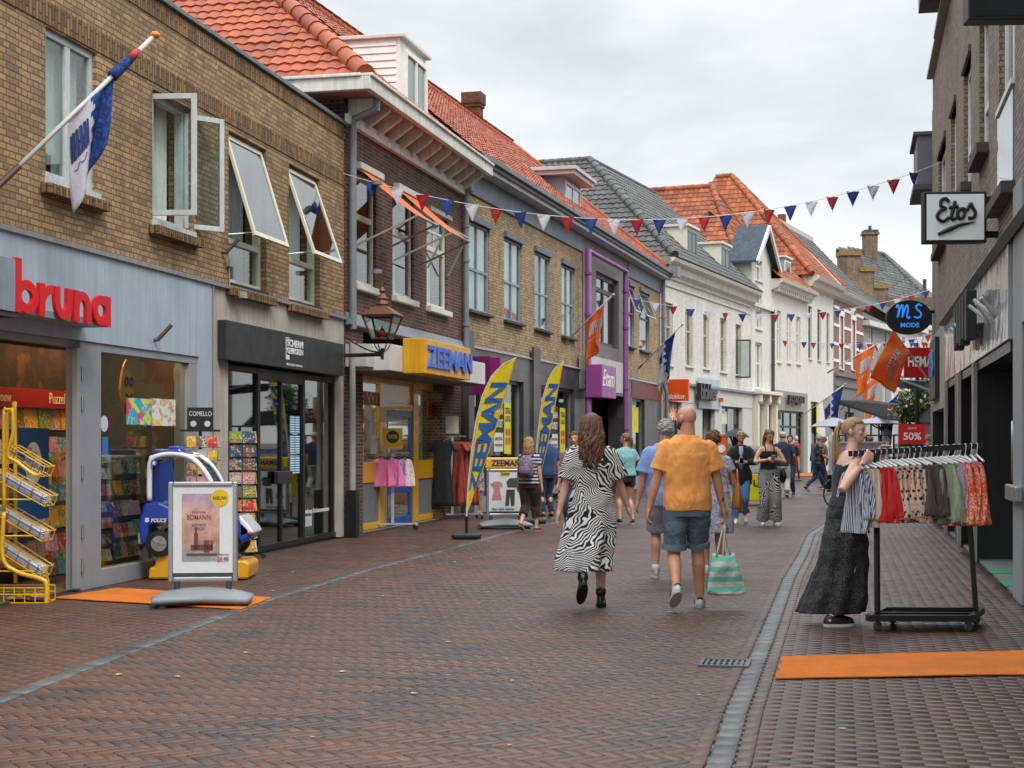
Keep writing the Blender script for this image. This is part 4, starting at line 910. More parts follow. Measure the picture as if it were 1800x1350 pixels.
# dormer on C
dy = .7; d0, d1 = C.u(991, dy), C.u(1020, dy); dzt = C.z(1010, 322, dy); dzb = C.z(1000, 362, dy)
mb = MB(); mb.box(d0, d1, dy, dy+2.2, dzb-.3, dzt); dm = mb.build('dormer', plain('848a98', .6, .1), c)
MB().box(d0-.25, d1+.25, dy-.35, dy+2.9, dzt, dzt+.12).box(d0-.32, d1+.32, dy-.42, dy+2.9, dzt+.12, dzt+.22).build('dormer_roof', plain('b7b6b8', .5), dm, bevel=.01)
frame_mb(d0+.1, d1-.1, dzb, dzt-.12, dy-.04, .08, .06, (.5,), ()).build('dormer_window', plain('c9ccd0', .5), dm); MB().box(d0+.15, d1-.15, dy-.015, dy-.01, dzb+.05, dzt-.15).build('pane', MIRGLASS, dm)
# chimney between B and C
cy = 4.6; u0 = C.u(842, cy); u1 = u0+.45
mb = MB(); zc = C.z(838, 158, cy)-.45; mb.box(u0, u1, cy, cy+.5, 10.4, zc); mb.box(u0-.04, u1+.04, cy-.04, cy+.54, zc, zc+.1); mb.box(u0-.07, u1+.07, cy-.07, cy+.57, zc+.1, zc+.45)
mb.build('chimney', brick('chimney_brick', '5a2c20', '6e3a2a', '7b4434', '4a3c34'), c); MB().box(u0-.04, u1+.04, cy-.05, cy+.55, 10.9, 11.45).build('chimney_lead', LEAD, c)
# boundary downpipes C/D
pipe(c, [(C.L-.1, -.14, EC-.2), (C.L-.1, -.14, 3.6), (C.L+.2, -.2, 3.2), (C.L+.2, -.2, .1)], .07, LEAD, clamps=(4.5, 5.8))
# ================================================================== D white painted brick, homeware shop
d = D.thing('brick_building', 'white painted brick building with grey tiled roof and two cream dormers, homeware shop below', 'building')
ED = 7.9; DU = D.u
WD = [(DU(x0), DU(x1), D.z(x0, yb), D.z(x0, yt)) for x0, x1, yt, yb in ((1168,1183,530,640),(1205,1218,543,643),(1236,1247,552,647),(1266,1277,558,653),(1293,1303,569,658))]
zD = D.z(1240, 682)
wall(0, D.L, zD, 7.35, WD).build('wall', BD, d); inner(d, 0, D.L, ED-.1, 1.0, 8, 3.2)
MB().box(-.02, 0, 0, 9, 0, ED).build('side_wall', BD, d)
WG = plain('8d8878', .5)
for i, w in enumerate(WD):
    o = window(d, *w, plain('b9b2a0', .5), .1, .07, (.5,), (.62,), sill=CREAM, silld=.08, curt=('grey', None, 'grey', 'half', None)[i])
o = sash_at(d, .6, WD[4][3]-WD[4][2]-.5, Matrix.Translation((WD[4][0]+.02, -.02, WD[4][2]-.15)) @ Matrix.Rotation(-math.radians(70), 4, 'Z'), plain('2c3a34', .5))
cornice(d, 'cornice', -.1, D.L-.2, [(-.55,ED),(-.5,ED-.12),(-.3,ED-.22),(-.25,ED-.42),(-.08,ED-.52),(-.06,ED-.62),(.3,ED-.62),(.3,ED)], CORN)
MB().box(0, D.L-.2, -.05, 0, 7.0, 7.08).build('string_course', CORN, d)
ap = Vector((5.0, 4.3, 12.45)); ad = Vector((D.L, 4.3, 12.45))
tile_roof(d, 'roof', [(0,-.5,ED+.03), (D.L,-.5,ED+.03), ad, ap], TILEG, .26, .34, .03)
tile_roof(d, 'hip_roof', [(0,14,ED+.03), (0,-.5,ED+.03), ap, (5.0,14,12.45)], TILEG, .25, .32, .035, .035)
ridge(d, (0,-.5,ED+.08), ap, TILEG, .16, .42); ridge(d, ap, (5,14,12.45), TILEG, .14); ridge(d, ap, ad, TILEG, .12)
MB().box(-.25, 0, -.4, 14, ED-.25, ED+.02).build('side_gutter', LEAD, d)
def dormer(par, fac, x0, x1, yt, yb, y, mat, wmat, deep=2.0, vs=(.5,), roofm=None):
    u0, u1 = fac.u(x0, y), fac.u(x1, y); zt, zb = fac.z(x0, yt, y), fac.z(x0, yb, y)
    dm = MB().box(u0, u1, y, y+deep, zb-.6, zt).build('dormer', mat, par); MB().box(u0-.08, u1+.08, y-.1, y+deep+.2, zt, zt+.09).build('dormer_roof', roofm or CORN, dm)
    frame_mb(u0+.12, u1-.12, zb+.02, zt-.12, y-.03, .07, .06, vs, ()).build('dormer_window', wmat, dm); MB().box(u0+.15, u1-.15, y-.012, y-.006, zb+.05, zt-.15).build('pane', plain('353a40', .1), dm)
dormer(d, D, 1207, 1225, 397, 458, .2, CREAM, plain('5a6a70', .5), 2.6); dormer(d, D, 1267, 1283, 428, 485, .2, CREAM, plain('5a6a70', .5), 2.6)
MB().box(-.3, .1, -.7, -.35, ED-.7, ED-.35).build('hopper', LEAD, d)
# shopfront
zo = D.z(1240, 711); SHW = plain('c6c3bb', .55, .12, 4, streak=.1)
mb = MB(); prev = 0; bays = [(DU(1171), DU(1196)), (DU(1232), DU(1254)), (DU(1266), DU(1303))]
for b0, b1 in bays: mb.box(prev, b0, -.06, .4, 0, zo); prev = b1
mb.box(prev, D.L-.05, -.06, .4, 0, zo); mb.box(0, D.L-.05, -.08, .3, zo, zD); mb.build('shopfront', SHW, d)
MB().box(0, D.L-.05, -.18, .05, zD-.02, zD+.07).build('lead_flashing', LEAD, d)
for i, (b0, b1) in enumerate(bays): frame_mb(b0, b1, .05, zo, .1, .08, .08, (.45,) if i == 2 else (), ()).build('shop_frame', plain('4b4a4a', .5), d)
MB().box(bays[0][0], bays[0][1], .14, .15, .1, zo).box(bays[2][0], bays[2][1], .14, .15, .1, zo).build('shop_window', SHOPGLASS, d)
MB().box(0, D.L, 2.2, 2.3, 0, 3.2).build('shop_back_wall', plain('6a5c50', .9), d)
shelfcards(d, bays[0][0]+.1, bays[2][1]-.1, .3, 2.5, 1.5, .5, .5, .15, 'goods_shelf', random.Random(9), .2)
poster(d, D, 1173, 1194, 706, 738, .12, pattern('orange_print', 'blotch', 'c25a28', 'e0d6c8', 3, .05)); poster(d, D, 1268, 1280, 722, 745, .12, plain('d8d2c4', .5))
o_ = -.35; q0, q1 = D.u(1228, -.12), D.u(1266, -.12)
ls = thing('shop_sign', 'pale grey panel with raised dark blokker lettering over the homeware shop door', 'sign', D.p, D.rz)
MB().box(q0, q1, -.13, -.09, zD-.8, zD+.35).build('panel', plain('a9b0b6', .4), ls)
MB().text('blokker', D.u(1232,o_), zD-.5, D.u(1262,o_)-D.u(1232,o_), .62, -.2, .16, .03, 0, .85).build('lettering', plain('26282a', .4), ls); MB().box(q1-.3, q1-.14, -.3, -.14, zD-.5, zD-.34).build('orange_dot', plain('e05010', .4), ls)
def cross_sign(name, label, fac, px, x_out, ytop, ybot, mat, width, th=.14, y0=.08, group=None):
    u = fac.u(px); zt, zb = fac.z(px, ytop, 0), fac.z(px, ybot, 0)
    t = thing(name, label, 'sign', fac.w(u, 0, 0), fac.rz, group)
    MB().box(-th/2, th/2, -y0-width, -y0, zb, zt).build('sign_box', mat, t, bevel=.012)
    MB().tube([(0,-y0,zt-.1),(0,0,zt-.1)], .02).tube([(0,-y0,zb+.1),(0,0,zb+.1)], .02).build('bracket', DKGREY, t)
    return t, zb, zt
def side_text(par, s, y0, z, w, h, xf, col, off=.02, flip=False, shear=0):     # text on a sign that stands square to the facade, read from the camera's side
    o = MB().text(s, 0, z, w, h, 0, .008, off, shear).build('lettering', col, par); o.rotation_euler = (0, 0, -PI/2 if not flip else -PI/2); o.location = (xf, y0, 0)
    return o
t, zb, zt = cross_sign('shop_sign', 'square orange projecting sign reading blokker on the white brick building', D, 1169, 0, 667, 705, plain('dd4a0c', .4, .05), .78, .16)
side_text(t, 'blokker.', -.14+.02, zb+.07, .66, .18, -.085, plain('e8dcd4', .5), .01); t.children[0]
pipe(d, [(.35, -.12, zD), (.35, -.12, .2)], .05, LEAD)

# ================================================================== E narrow white bay with gable
e = E_.thing('narrow_house', 'narrow white rendered house with steep gabled dormer and carved doorcase', 'building')
EE = 7.9; e_u = E_.u; RND = plain('d5d2ca', .6, .12, 3, streak=.1)
WE = [(e_u(1328), e_u(1339), E_.z(1333, 578), E_.z(1333, 519)), (e_u(1328), e_u(1340), E_.z(1333, 683), E_.z(1333, 602))]
zE = E_.z(1335, 690)
gz1 = E_.z(1347, 408); gz0 = E_.z(1320, 452)
wall(0, E_.L, zE, ED+.1, WE).build('wall', RND, e); inner(e, 0, E_.L, ED, 1, 6, 3)
gw = [(e_u(1328), e_u(1340), E_.z(1333, 493), E_.z(1333, 445))]
wall(0, E_.L, ED+.1, gz0, gw).prism([(0,0,gz0),(E_.L,0,gz0),(E_.L/2,0,gz1)], (0,.3,0)).box(0, .1, .3, 3, ED, gz0).box(E_.L-.1, E_.L, .3, 3, ED, gz0).build('gable_wall', RND, e)
L2 = E_.L
mb = MB(); mb.prism([(-.35,-.3,gz0-.25),(L2/2,-.3,gz1+.12),(L2/2,1.1,gz1+.12),(-.35,1.1,gz0-.25)], (0,0,.1)); mb.prism([(L2+.35,-.3,gz0-.25),(L2/2,-.3,gz1+.12),(L2/2,1.1,gz1+.12),(L2+.35,1.1,gz0-.25)], (0,0,.1)); mb.build('gable_roof', plain('36424c', .85, .25), e)
mb = MB(); mb.bar((-.35,-.35,gz0-.25),(L2/2,-.35,gz1+.1),.1,.2); mb.bar((L2+.35,-.35,gz0-.25),(L2/2,-.35,gz1+.1),.1,.2); mb.box(-.3,L2+.3,-.15,-.002,ED-.5,ED-.35); mb.build('bargeboard', CORN, e)
for w in WE+gw: window(e, *w, WHITEP, .1, .07, (.5,), (.55,), sill=CREAM, curt='full')
mb = MB(); mb.box(-.1,L2+.2,-.5,0,zE-.1,zE+.05); mb.box(0,.25,-.3,.0,0,zE-.1); mb.box(L2-.25,L2,-.3,0,0,zE-.1); mb.box(L2/2-.12,L2/2+.12,-.3,0,0,zE-.1); mb.box(.25,L2-.25,-.1,.3,zE-.5,zE-.1); mb.box(-.02,.3,-.42,-.3,zE-.45,zE-.1); mb.box(L2-.3,L2+.02,-.42,-.3,zE-.45,zE-.1); mb.box(L2/2-.15,L2/2+.15,-.42,-.3,zE-.45,zE-.1); mb.build('doorcase', CREAM, e, bevel=.02)
MB().box(.25,L2-.25,.1,.16,0,zE-.5).build('door', plain('a8a498', .5), e)
pipe(e, [(L2-.06,-.1,ED-.4),(L2-.06,-.1,.2)], .07, DKGREY, clamps=(3,5))
# its roof runs back from the street
P0 = E_
def hipback(par, fac, u0, u1, ez, apx, apd, rz_, mat, mat2=None, d1=14, tw=.25, names=('roof', 'hip_roof', 'side_roof'), db=None, d0=-.35):
    ap = Vector((apx, apd, rz_)); bk = Vector((apx, db or d1, rz_))
    tile_roof(par, names[0], [(u0,d0,ez), (u1,d0,ez), ap], mat, tw, .32, .034); tile_roof(par, names[1], [(u0,d1,ez), (u0,d0,ez), ap, bk], mat, tw, .32, .034); tile_roof(par, names[2], [(u1,d0,ez), (u1,d1,ez), bk, ap], mat, tw, .32, .034)
    ridge(par, (u0,d0,ez+.05), ap, mat, .16, .45); ridge(par, (u1,d0,ez+.05), ap, mat, .16, .45); ridge(par, ap, bk, mat, .16, .45)
hipback(e, E_, 1.0, 8.0, 9.2, 5.0, 3.2, 13.5, TILEO2, d0=.7)
# ================================================================== F white building with grey shopfront
f = F_.thing('white_house', 'white rendered house with bracketed cornice and small grey dormer above a grey clothes shopfront', 'building')
f_u = F_.u; zF = F_.z(1385, 688); EF = 8.9
WF = [(f_u(x0), f_u(x1), F_.z(x0, yb), F_.z(x0, yt)) for x0, x1, yt, yb in ((1366,1373,545,636),(1383,1390,550,637),(1400,1407,556,639))]
wall(0, F_.L, zF, EF, WF).build('wall', RND, f); inner(f, 0, F_.L, ED-.1, 1, 8, 3)
for w in WF: window(f, *w, WHITEP, .1, .07, (.5,), (.65,), sill=CREAM, curt='full')
cornice(f, 'cornice', -.1, F_.L+.1, [(-.6,EF),(-.55,EF-.15),(-.4,EF-.2),(-.35,EF-.35),(0,EF-.5),(.2,EF-.5),(.2,EF)], CORN)
mb = MB(); k = .1
while k < F_.L: mb.box(k, k+.12, -.34, -.01, EF-.55, EF-.36); k += .42
mb.build('bracket', CORN, f)
GRS = plain('8b8a82', .6, .1); zo = F_.z(1385, 722)
mb = MB(); b0, b1 = f_u(1368), f_u(1411); mb.box(0, b0, -.05, .3, 0, zo); mb.box(b1, F_.L, -.05, .3, 0, zo); mb.box(0, F_.L, -.05, .3, zo, zF); mb.build('shopfront', GRS, f)
frame_mb(b0, b1, 0, zo, .1, .1, .1, (.3,.6), (.75,)).build('shop_frame', BLACK, f); MB().box(b0, b1, .14, .15, 0, zo).build('shop_window', SHOPGLASS, f); MB().box(0, F_.L, 2, 2.1, 0, 3.2).build('shop_back_wall', plain('6e6a66', .9), f)
MB().text('JACK&JONES', f_u(1378), zo+.28, f_u(1406)-f_u(1378), .45, -.15, .1, .03).build('lettering', BLACK, f)
MB().box(.02, .35, -.35, -.06, F_.z(1361, 737), F_.z(1361, 722)).build('wall_lamp', DKGREY, f, bevel=.02)
tile_roof(f, 'roof', [(-.2,-.4,EF+.03), (F_.L+.2,-.4,EF+.03), (F_.L+.2,3.0,12.2), (-.2,3.0,12.2)], TILEO2, .27, .36, .04)
dormer(f, F_, 1378, 1390, 452, 492, .3, plain('8e98a2', .5), WHITEP, 2.4, (.0001,), CORN)
# ================================================================== G white with dark windows
gg = G_.thing('white_house', 'white house with tall dark windows, heavy cornice and the tallest orange hipped roof', 'building')
g_u = G_.u; EG = 9.75; zG = G_.z(1440, 690)
WGs = [(g_u(x0), g_u(x1), G_.z(x0, yb), G_.z(x0, yt)) for x0, x1, yt, yb in ((1421,1427,537,630),(1437,1443,543,633),(1453,1458,550,636))]
wall(0, G_.L, zG-.5, EG, WGs).build('wall', RND, gg); inner(gg, 0, G_.L, EG-.1, 1, 8, 3)
for w in WGs: window(gg, *w, plain('22302a', .5), .1, .08, (.0001,), (.6,), sill=CREAM, curt=None)
cornice(gg, 'cornice', -.2, G_.L+.1, [(-.7,EG),(-.6,EG-.2),(-.4,EG-.3),(-.3,EG-.5),(0,EG-.6),(.2,EG-.6),(.2,EG)], CORN)
mb = MB(); b0, b1 = g_u(1424), g_u(1438); zo = G_.z(1430, 695)
mb.box(0, b0, -.03, .3, 0, zG-.5); mb.box(b1, G_.L-1.6, -.03, .3, 0, zG-.5); mb.box(G_.L-.4, G_.L, -.03, .3, 0, zG-.5); mb.build('shopfront', RND, gg); frame_mb(b0, b1, 0, zG-.5, .1, .1, .1, (), ()).build('shop_frame', BLACK, gg); MB().box(b0, b1, .14, .15, 0, zG-.5).build('shop_window', SHOPGLASS, gg)
MB().box(0, G_.L, 2, 2.1, 0, 3.2).build('shop_back_wall', plain('55504c', .9), gg); MB().box(b0+.3, b1-.5, .3, .33, 2.2, 3.2).build('poster', YP, gg); MB().box(b1-.3, b1, .0, .03, 2.0, 3.4).build('poster', YP, gg)
hipback(gg, G_, -.4, 8.0, EG+.02, 3.6, 4.8, 15.6, TILEO2, d1=11, db=5.6)
# ================================================================== H red brick with white bands
h = H_.thing('brick_house', 'red brick house with white plaster bands above a grey stone ground floor', 'building')
h_u = H_.u; EH = 9.6; zH = H_.z(1490, 660)
WH = [(h_u(x0), h_u(x1), H_.z(x0, yb), H_.z(x0, yt)) for x0, x1, yt, yb in ((1476,1482,555,648),(1497,1503,562,650))]
wall(0, H_.L, zH, EH, WH).build('wall', BH, h); inner(h, 0, H_.L, EH-.1, 1, 8, 0)
for w in WH: window(h, *w, WHITEP, .1, .1, (.0001,), (.6,), sill=CREAM, curt='full')
mb = MB()
for z in (zH+.6, zH+1.5, zH+2.5, EH-.9): mb.box(0, WH[0][0]-.2, -.03, 0, z, z+.16); mb.box(WH[0][1]+.2, WH[1][0]-.2, -.03, 0, z, z+.16); mb.box(WH[1][1]+.2, H_.L, -.03, 0, z, z+.16)
for w in WH: mb.box(w[0]-.2, w[0]-.01, -.03, 0, w[2], w[3]); mb.box(w[1]+.01, w[1]+.2, -.03, 0, w[2], w[3]); mb.box(w[0]-.25, w[1]+.25, -.04, 0, w[3]+.01, w[3]+.3)
mb.build('plaster_band', WHITEP, h); cornice(h, 'cornice', -.1, H_.L+.1, [(-.5,EH+.1),(-.4,EH-.1),(-.2,EH-.3),(0,EH-.4),(.2,EH-.4),(.2,EH+.1)], CORN)
b0, b1 = h_u(1483), h_u(1500); wall(0, H_.L, 0, zH, [(b0, b1, 0, 3.2)], .4, -.06).box(0, H_.L, -.2, -.06, zH-.15, zH).box(0, H_.L, -.14, -.06, zH-.7, zH-.6).build('stone_front', plain('6e6c69', .7, .2), h)
frame_mb(b0, b1, 0, 3.2, .2, .1, .1, (.4,.6), (.75,)).build('door_frame', BLACK, h); MB().box(b0, b1, .25, .26, 0, 3.2).build('pane', GLASS, h); MB().box(b1-.8, b1-.5, .19, .2, 2.4, 3.1).build('poster', YP, h)
tile_roof(h, 'roof', [(.2,-.4,EH+.12), (H_.L,-.4,EH+.12), (H_.L,3.0,13.4), (0,3.0,13.4)], TILEG, .28, .36, .02)
MB().bar((.0,-.4,EH+.2), (0,3.0,13.5), .3, .15).box(-.1, H_.L, 2.9, 3.3, 13.35, 13.6).build('verge', plain('b4b2ae', .6, .2), h)
MB().box(3.6, 4.0, 3.5, 3.9, 13, 14.4).build('chimney', plain('7a4030', .8), h)
MB().poly([(0,-.3,EH),(0,6,EH),(0,6,13.4),(0,3.0,13.4)]).build('gable_end', plain('c2c0ba', .7), h)
# ================================================================== far row and the old gabled building
J = Fac((H_.p+H_.d*H_.L)[:2], (37,122))
def farhouse(u0, u1, H, mat, nw, label, wm, roofm=TILEG, rise=3.2, z0=3.4, shop=None):
    t = thing('town_house', label, 'building', J.w(u0, 0, 0), J.rz); Lh = u1-u0; hs = []
    for fl in range(2 if H > 7 else 1):
        for k in range(nw): a_ = Lh*(k+.5)/nw; hs.append((a_-.45, a_+.45, z0+.5+fl*2.7, z0+2.4+fl*2.5))
    sh = (.5, Lh-.5, .2, 2.9); wall(0, Lh, 0, H, hs+[sh]).build('wall', mat, t); inner(t, 0, Lh, H-.1, 1, 7)
    for w in hs: window(t, *w, wm, .1, .09, (.5,), (.6,), sill=CREAM, curt='full')
    frame_mb(*sh, .1, .12, .1, (.33,.66), ()).build('shop_frame', DKGREY, t); MB().box(*sh[:2], .15, .16, *sh[2:]).build('pane', GLASS, t)
    MB().box(-.1, Lh+.1, -.4, 0, H-.05, H+.25).build('cornice', CORN, t)
    tile_roof(t, 'roof', [(0,-.3,H+.2), (Lh,-.3,H+.2), (Lh,4,H+rise), (0,4,H+rise)], roofm, .3, .4, .03)
    return t
farhouse(.1, 7, 8.4, plain('8d8c88', .7, .15), 2, 'grey fronted town house with pale dormer just beyond the red brick house', WHITEP, TILEG, 2.4)
farhouse(7.1, 16, 8.9, RND, 4, 'white town house with tall pilasters beyond the orange flag', WHITEP, TILEG, 3)
farhouse(16.1, 27, 9.2, plain('cfcac0', .7, .12), 4, 'cream town house farthest along the bending street', DKGREY, TILEG, 3.2)
# old building: stepped brick end wall, grey roof with hips, chimney stack
I_ = thing('old_brick_building', 'tall old building with stepped mossy brick end wall, grey tiled roof and square chimney stack', 'building', (0, 0, 0))
YI = 104
def q(px, py, Y=YI): p = P(px, py, Y); return (p.x, p.y, p.z)
steps = [(1445,620),(1445,470),(1478,470),(1478,445),(1512,445),(1512,473),(1537,473),(1537,503),(1561,503),(1561,523),(1600,523),(1600,620)]
MB().prism([q(*s_) for s_ in steps], (0, 1.2, 0)).build('end_wall', BI, I_)
mb = MB()
for x0, x1, y in ((1476,1514,444),(1512,1539,472),(1536,1563,502)): a_, b_ = q(x0, y), q(x1, y+5); mb.box(a_[0], b_[0], YI-.1, YI+1.3, b_[2], a_[2]+.1)
mb.build('mossy_capping', plain('8a7238', .9, .4, 8), I_)
pk = q(1515, 445, YI+6); a0 = Vector(q(1660, 560, YI+4)); 
A0 = Vector(q(1478, 520, YI+2)); A1 = Vector(q(1668, 560, YI+2)); A2 = Vector(q(1552, 447, YI+9)); A3 = Vector(q(1470, 441, YI+9))
tile_roof(I_, 'roof', [A0, A1, A2, A3], TILEG, .34, .42, .05); ridge(I_, A1, A2, TILEG, .2); ridge(I_, A3, A2, TILEG, .2)
MB().poly([A1, Vector(q(1690, 560, YI+30)), Vector(q(1560, 447, YI+30)), A2]).build('roof_side', plain('565553', .8, .3), I_)
c0_, c1_ = Vector(q(1521, 447, YI+8)), Vector(q(1543, 412, YI+8)); mb = MB(); mb.box(c0_.x, c1_.x, YI+8, YI+9, c0_.z-1.5, c1_.z); mb.box(c0_.x-.12, c1_.x+.12, YI+7.9, YI+9.1, c1_.z, c1_.z+.15); mb.build('chimney', BI, I_); MB().box(c0_.x-.05, c1_.x+.05, YI+7.95, YI+9.05, c1_.z+.15, c1_.z+.35).tube([((c0_.x+c1_.x)/2, YI+8.5, c1_.z+.3), ((c0_.x+c1_.x)/2, YI+8.5, c1_.z+.7)], .12).build('chimney_cap', DKGREY, I_)
MB().box(A0.x, A1.x, YI+3, YI+12, 0, A0.z).build('rear_wall', plain('6a5c4a', .9, .3), I_)
fc = thing('chimney_stack', 'slim dark chimney stack at the far end of the street', 'chimney', (0, 0, 0)); a_, b_ = Vector(q(1622, 700, 115)), Vector(q(1635, 520, 115)); MB().box(a_.x, b_.x, 115, 116, 0, b_.z).build('stack', brick('far_stack_brick', '3f3530', '4d4139', '5a4c40', '55504a'), fc); MB().tube([((a_.x+b_.x)/2, 115.5, b_.z), ((a_.x+b_.x)/2, 115.5, b_.z+1.3)], .14).build('flue', DKGREY, fc)

# ================================================================== right side: grey-brown brick building
r = R.thing('brick_building', 'tall grey-brown brick building with narrow white windows and glossy metal fascia, along the right edge', 'building')
def Ru(Y): return (30.7-Y)/abs(R.d.y)
RH = 8.16; FZ0, FZ1 = 2.52, 3.56
WR = [(Ru(yb), Ru(ya), z0, 6.75) for ya, yb, z0 in ((26.3,28.6,5.0),(23.6,24.9,5.0),(20.6,22.0,5.0),(17.9,19.2,5.0),(14.95,16.6,4.05),(11.2,12.8,4.05),(8,9.6,4.05))]
wall(0, R.L, FZ1, RH+.6, WR).build('wall', BR_, r); inner(r, 0, R.L, RH, 1.3, 9, 3.7)
MB().box(-.3, 0, 0, 9, 0, RH).build('end_wall', BR_, r)
mb = MB(); mb.box(Ru(27.6), R.L, -.14, .35, RH+.6, RH+.68); mb.box(0, Ru(27.62), -.12, .35, RH+.6, RH+.66); mb.build('coping', plain('9a9894', .6), r)
WHF = plain('c9c9c6', .5, .1)
for i, w in enumerate(WR):
    o = window(r, *w, WHF, .06, .1, (.5,), (.35,), sill=plain('453f3a', .8), silld=.14, curt=None, glass=MIRGLASS, sillh=.12)
    MB().box(w[0]-.03, w[1]+.03, -.04, .1, w[3], w[3]+.09).build('lintel', plain('5a4f46', .7), o)
w = WR[4]; MB().box(w[0]+.02, w[1]-.02, -.02, .0, w[2]+.02, 5.0).build('glass_balustrade', glassmat('balustrade_glass', 'd5e0e4', .5, .95), r); MB().box(w[0], w[1], -.04, .02, 5.0, 5.06).build('handrail', WHF, r)
# projecting grey boxes on the roofline
gb = MB(); gb.box(Ru(26.4), Ru(24.9), -.45, .4, 8.9, 9.5); gb.build('rooflight_box', plain('4a4b50', .6), r)
gx = thing('grey_bay_box', 'flat grey projecting bay box at the far corner, above the red pennant', 'bay', R.w(-.9, 0, 0), R.rz); MB().box(-1.6, .4, -.28, 1.5, 6.75, 7.75).build('bay_panel', plain('6c6d72', .6, .12), gx); MB().box(-1.7, .45, -.36, 1.5, 7.75, 7.82).box(-1.7, .45, -.36, 1.5, 6.65, 6.75).build('trim', plain('4d4e52', .6), gx)
# fascia
n = NT('polished_metal'); n.l(n.ramp(n.noise(.8, 4), [(.3, lin('b0b4b6')), (.7, lin('dadcdc'))]), n.b.inputs['Base Color']); n.set(Metallic=.55, Roughness=.14); n.bump(n.noise(.9, 2), .15, .3); POL = n.m  # bright sky reflection is partly put into the pale base colour
BEI = plain('9b968c', .6, .12, 3, streak=.15)
Lf = R.L
mb = MB(); k = Ru(25.9)
while k < Ru(15.2): k2 = min(k+1.85, Ru(15.15)); mb.box(k+.006, k2-.006, -.05, .05, FZ0, FZ1-.1); k = k2
mb.build('fascia_panel', POL, r, bevel=.004)
MB().prism([(Ru(26),-.06,FZ1-.1),(Ru(26),-.14,FZ1-.06),(Ru(26),.02,FZ1+.03)], (Ru(4.1)-Ru(26), 0, 0)).build('fascia_trim', LEAD, r)
mb = MB(); mb.box(0, Ru(25.95), -.04, .4, 2.1, FZ1); mb.box(0, .3, -.04, .4, 0, 2.1); mb.build('render_panel', BEI, r)
DPT = plain('1f1d1e', .3, .15, 6)
mb = MB()
for ya, yb in ((30.4-.0,29.9),(26.2,25.6),(23.3,22.4),(20.0,19.5)): mb.box(Ru(ya), Ru(yb), -.04, .9, 0, FZ0-.002)
mb.box(Ru(30.4), Ru(15.2), -.02, 1.2, 2.4, FZ0-.01); mb.build('dark_pier', DPT, r)
mb = MB()
for ya in (25.55, 22.35, 19.45): mb.box(Ru(ya), Ru(ya-.22), -.07, -.025, 0, FZ0-.01)
mb.build('metal_pilaster', plain('8b857c', .4, .15, 4), r)
mb = MB(); mb.box(Ru(14.85), Ru(14.1), -.03, .5, 0, FZ1+.4); mb.build('grey_pier', plain('8e9092', .5, .1, 4, streak=.1), r, bevel=.01)
MB().box(Ru(14.9), Ru(14.0), -.1, -.03, .95, 1.1).build('pier_guard', STEEL, r, bevel=.015)
for ya, yb in ((29.9,26.2),(25.3,23.6),(22.2,20.1),(19.3,15.1)): n_v = max(1, int((ya-yb)/1.2)); frame_mb(Ru(ya), Ru(yb), .06, 2.4, .6, .08, .08, [i/(n_v+1) for i in range(1, n_v+1)], ()).build('door_frame', plain('2a2a2b', .35), r)
MB().box(Ru(29.9), Ru(15.1), .64, .65, .06, 2.4).build('door_glass', glassmat('dark_door_glass', 'c6cecc', .08, .7), r)
MB().box(Ru(29), Ru(28.9), 1.5, 3.2, 2.35, 2.4).box(Ru(24), Ru(23.9), 1.5, 3.2, 2.35, 2.4).box(Ru(19), Ru(18.9), 1.2, 3.2, 2.35, 2.4).build('ceiling_lamp', emit('ffe8c8', 5), r); shelfcards(r, Ru(29), Ru(15.3), .3, 2.2, 2.4, .5, .5, .2, 'goods_shelf', random.Random(19), .2)  # emissive strips added to brighten the dim interior behind the doors
MB().box(Ru(30), Ru(14), 3.6, 3.7, 0, 3.3).build('shop_back_wall', plain('45403c', .9), r); MB().box(Ru(30), Ru(15), 0, 3.6, .0, .025).build('threshold', plain('6c706e', .5, .2), r)
mb = MB()
for k in range(2): mb.box(Ru(17.9-k*1.6), Ru(17.3-k*1.6), -.02, .5, .026, .032)
mb.build('green_tile', plain('2f8a68', .5), r)
MB().tube([(Ru(18.6), .55, 1.05), (Ru(18.6), .35, 1.05), (Ru(18.6), .35, 1.75), (Ru(18.6), .55, 1.75)], .035, 10).tube([(Ru(17.2), .55, 1.05), (Ru(17.2), .3, 1.05), (Ru(17.2), .3, 1.75), (Ru(17.2), .55, 1.75)], .035, 10).build('door_pull', STEEL, r, smooth=True, auto=40)
mb = MB()
for ya in (20.6, 19.9, 17.2, 16.5):
    u = Ru(ya); z = 2.95; mb.tube([(u,-.05,z-.1),(u-.12,-.26,z+.1)], .022, 10); mb.tube([(u,-.05,z-.1),(u+.14,-.2,z+.1)], .02, 10)
mb.build('flag_socket', plain('b0b0ae', .5), r)
mb = MB(); mb.box(Ru(9), R.L, -.05, .3, 0, FZ1); mb.box(Ru(14.1), Ru(9), -.03, .3, 2.6, FZ1); mb.build('render_wall', plain('98999a', .6, .1, 3, streak=.1), r)
frame_mb(Ru(14.1), Ru(9.05), .06, 2.6, .2, .1, .1, (.3,.6), ()).build('shop_frame', DKGREY, r); MB().box(Ru(14.1), Ru(9.05), .24, .25, .06, 2.6).build('shop_window', SHOPGLASS, r)
# neighbouring building past the corner (its facade turns away behind the wall)
R2 = Fac((14.6,48.5),(8.6,31.0)); r2 = R2.thing('shop_building', 'brick shop building hidden behind the corner of the right-hand wall', 'building')
wall(0, R2.L, 0, 7.6, [(1,5,.1,2.6),(6,11,.1,2.6),(2,3.2,4,6),(5,6.2,4,6),(9,10.2,4,6),(13,14.2,4,6)]).box(0, R2.L, .3, 8, 7.4, 7.6).build('wall', BR_, r2); inner(r2, 0, R2.L, 7.3, 1, 8)

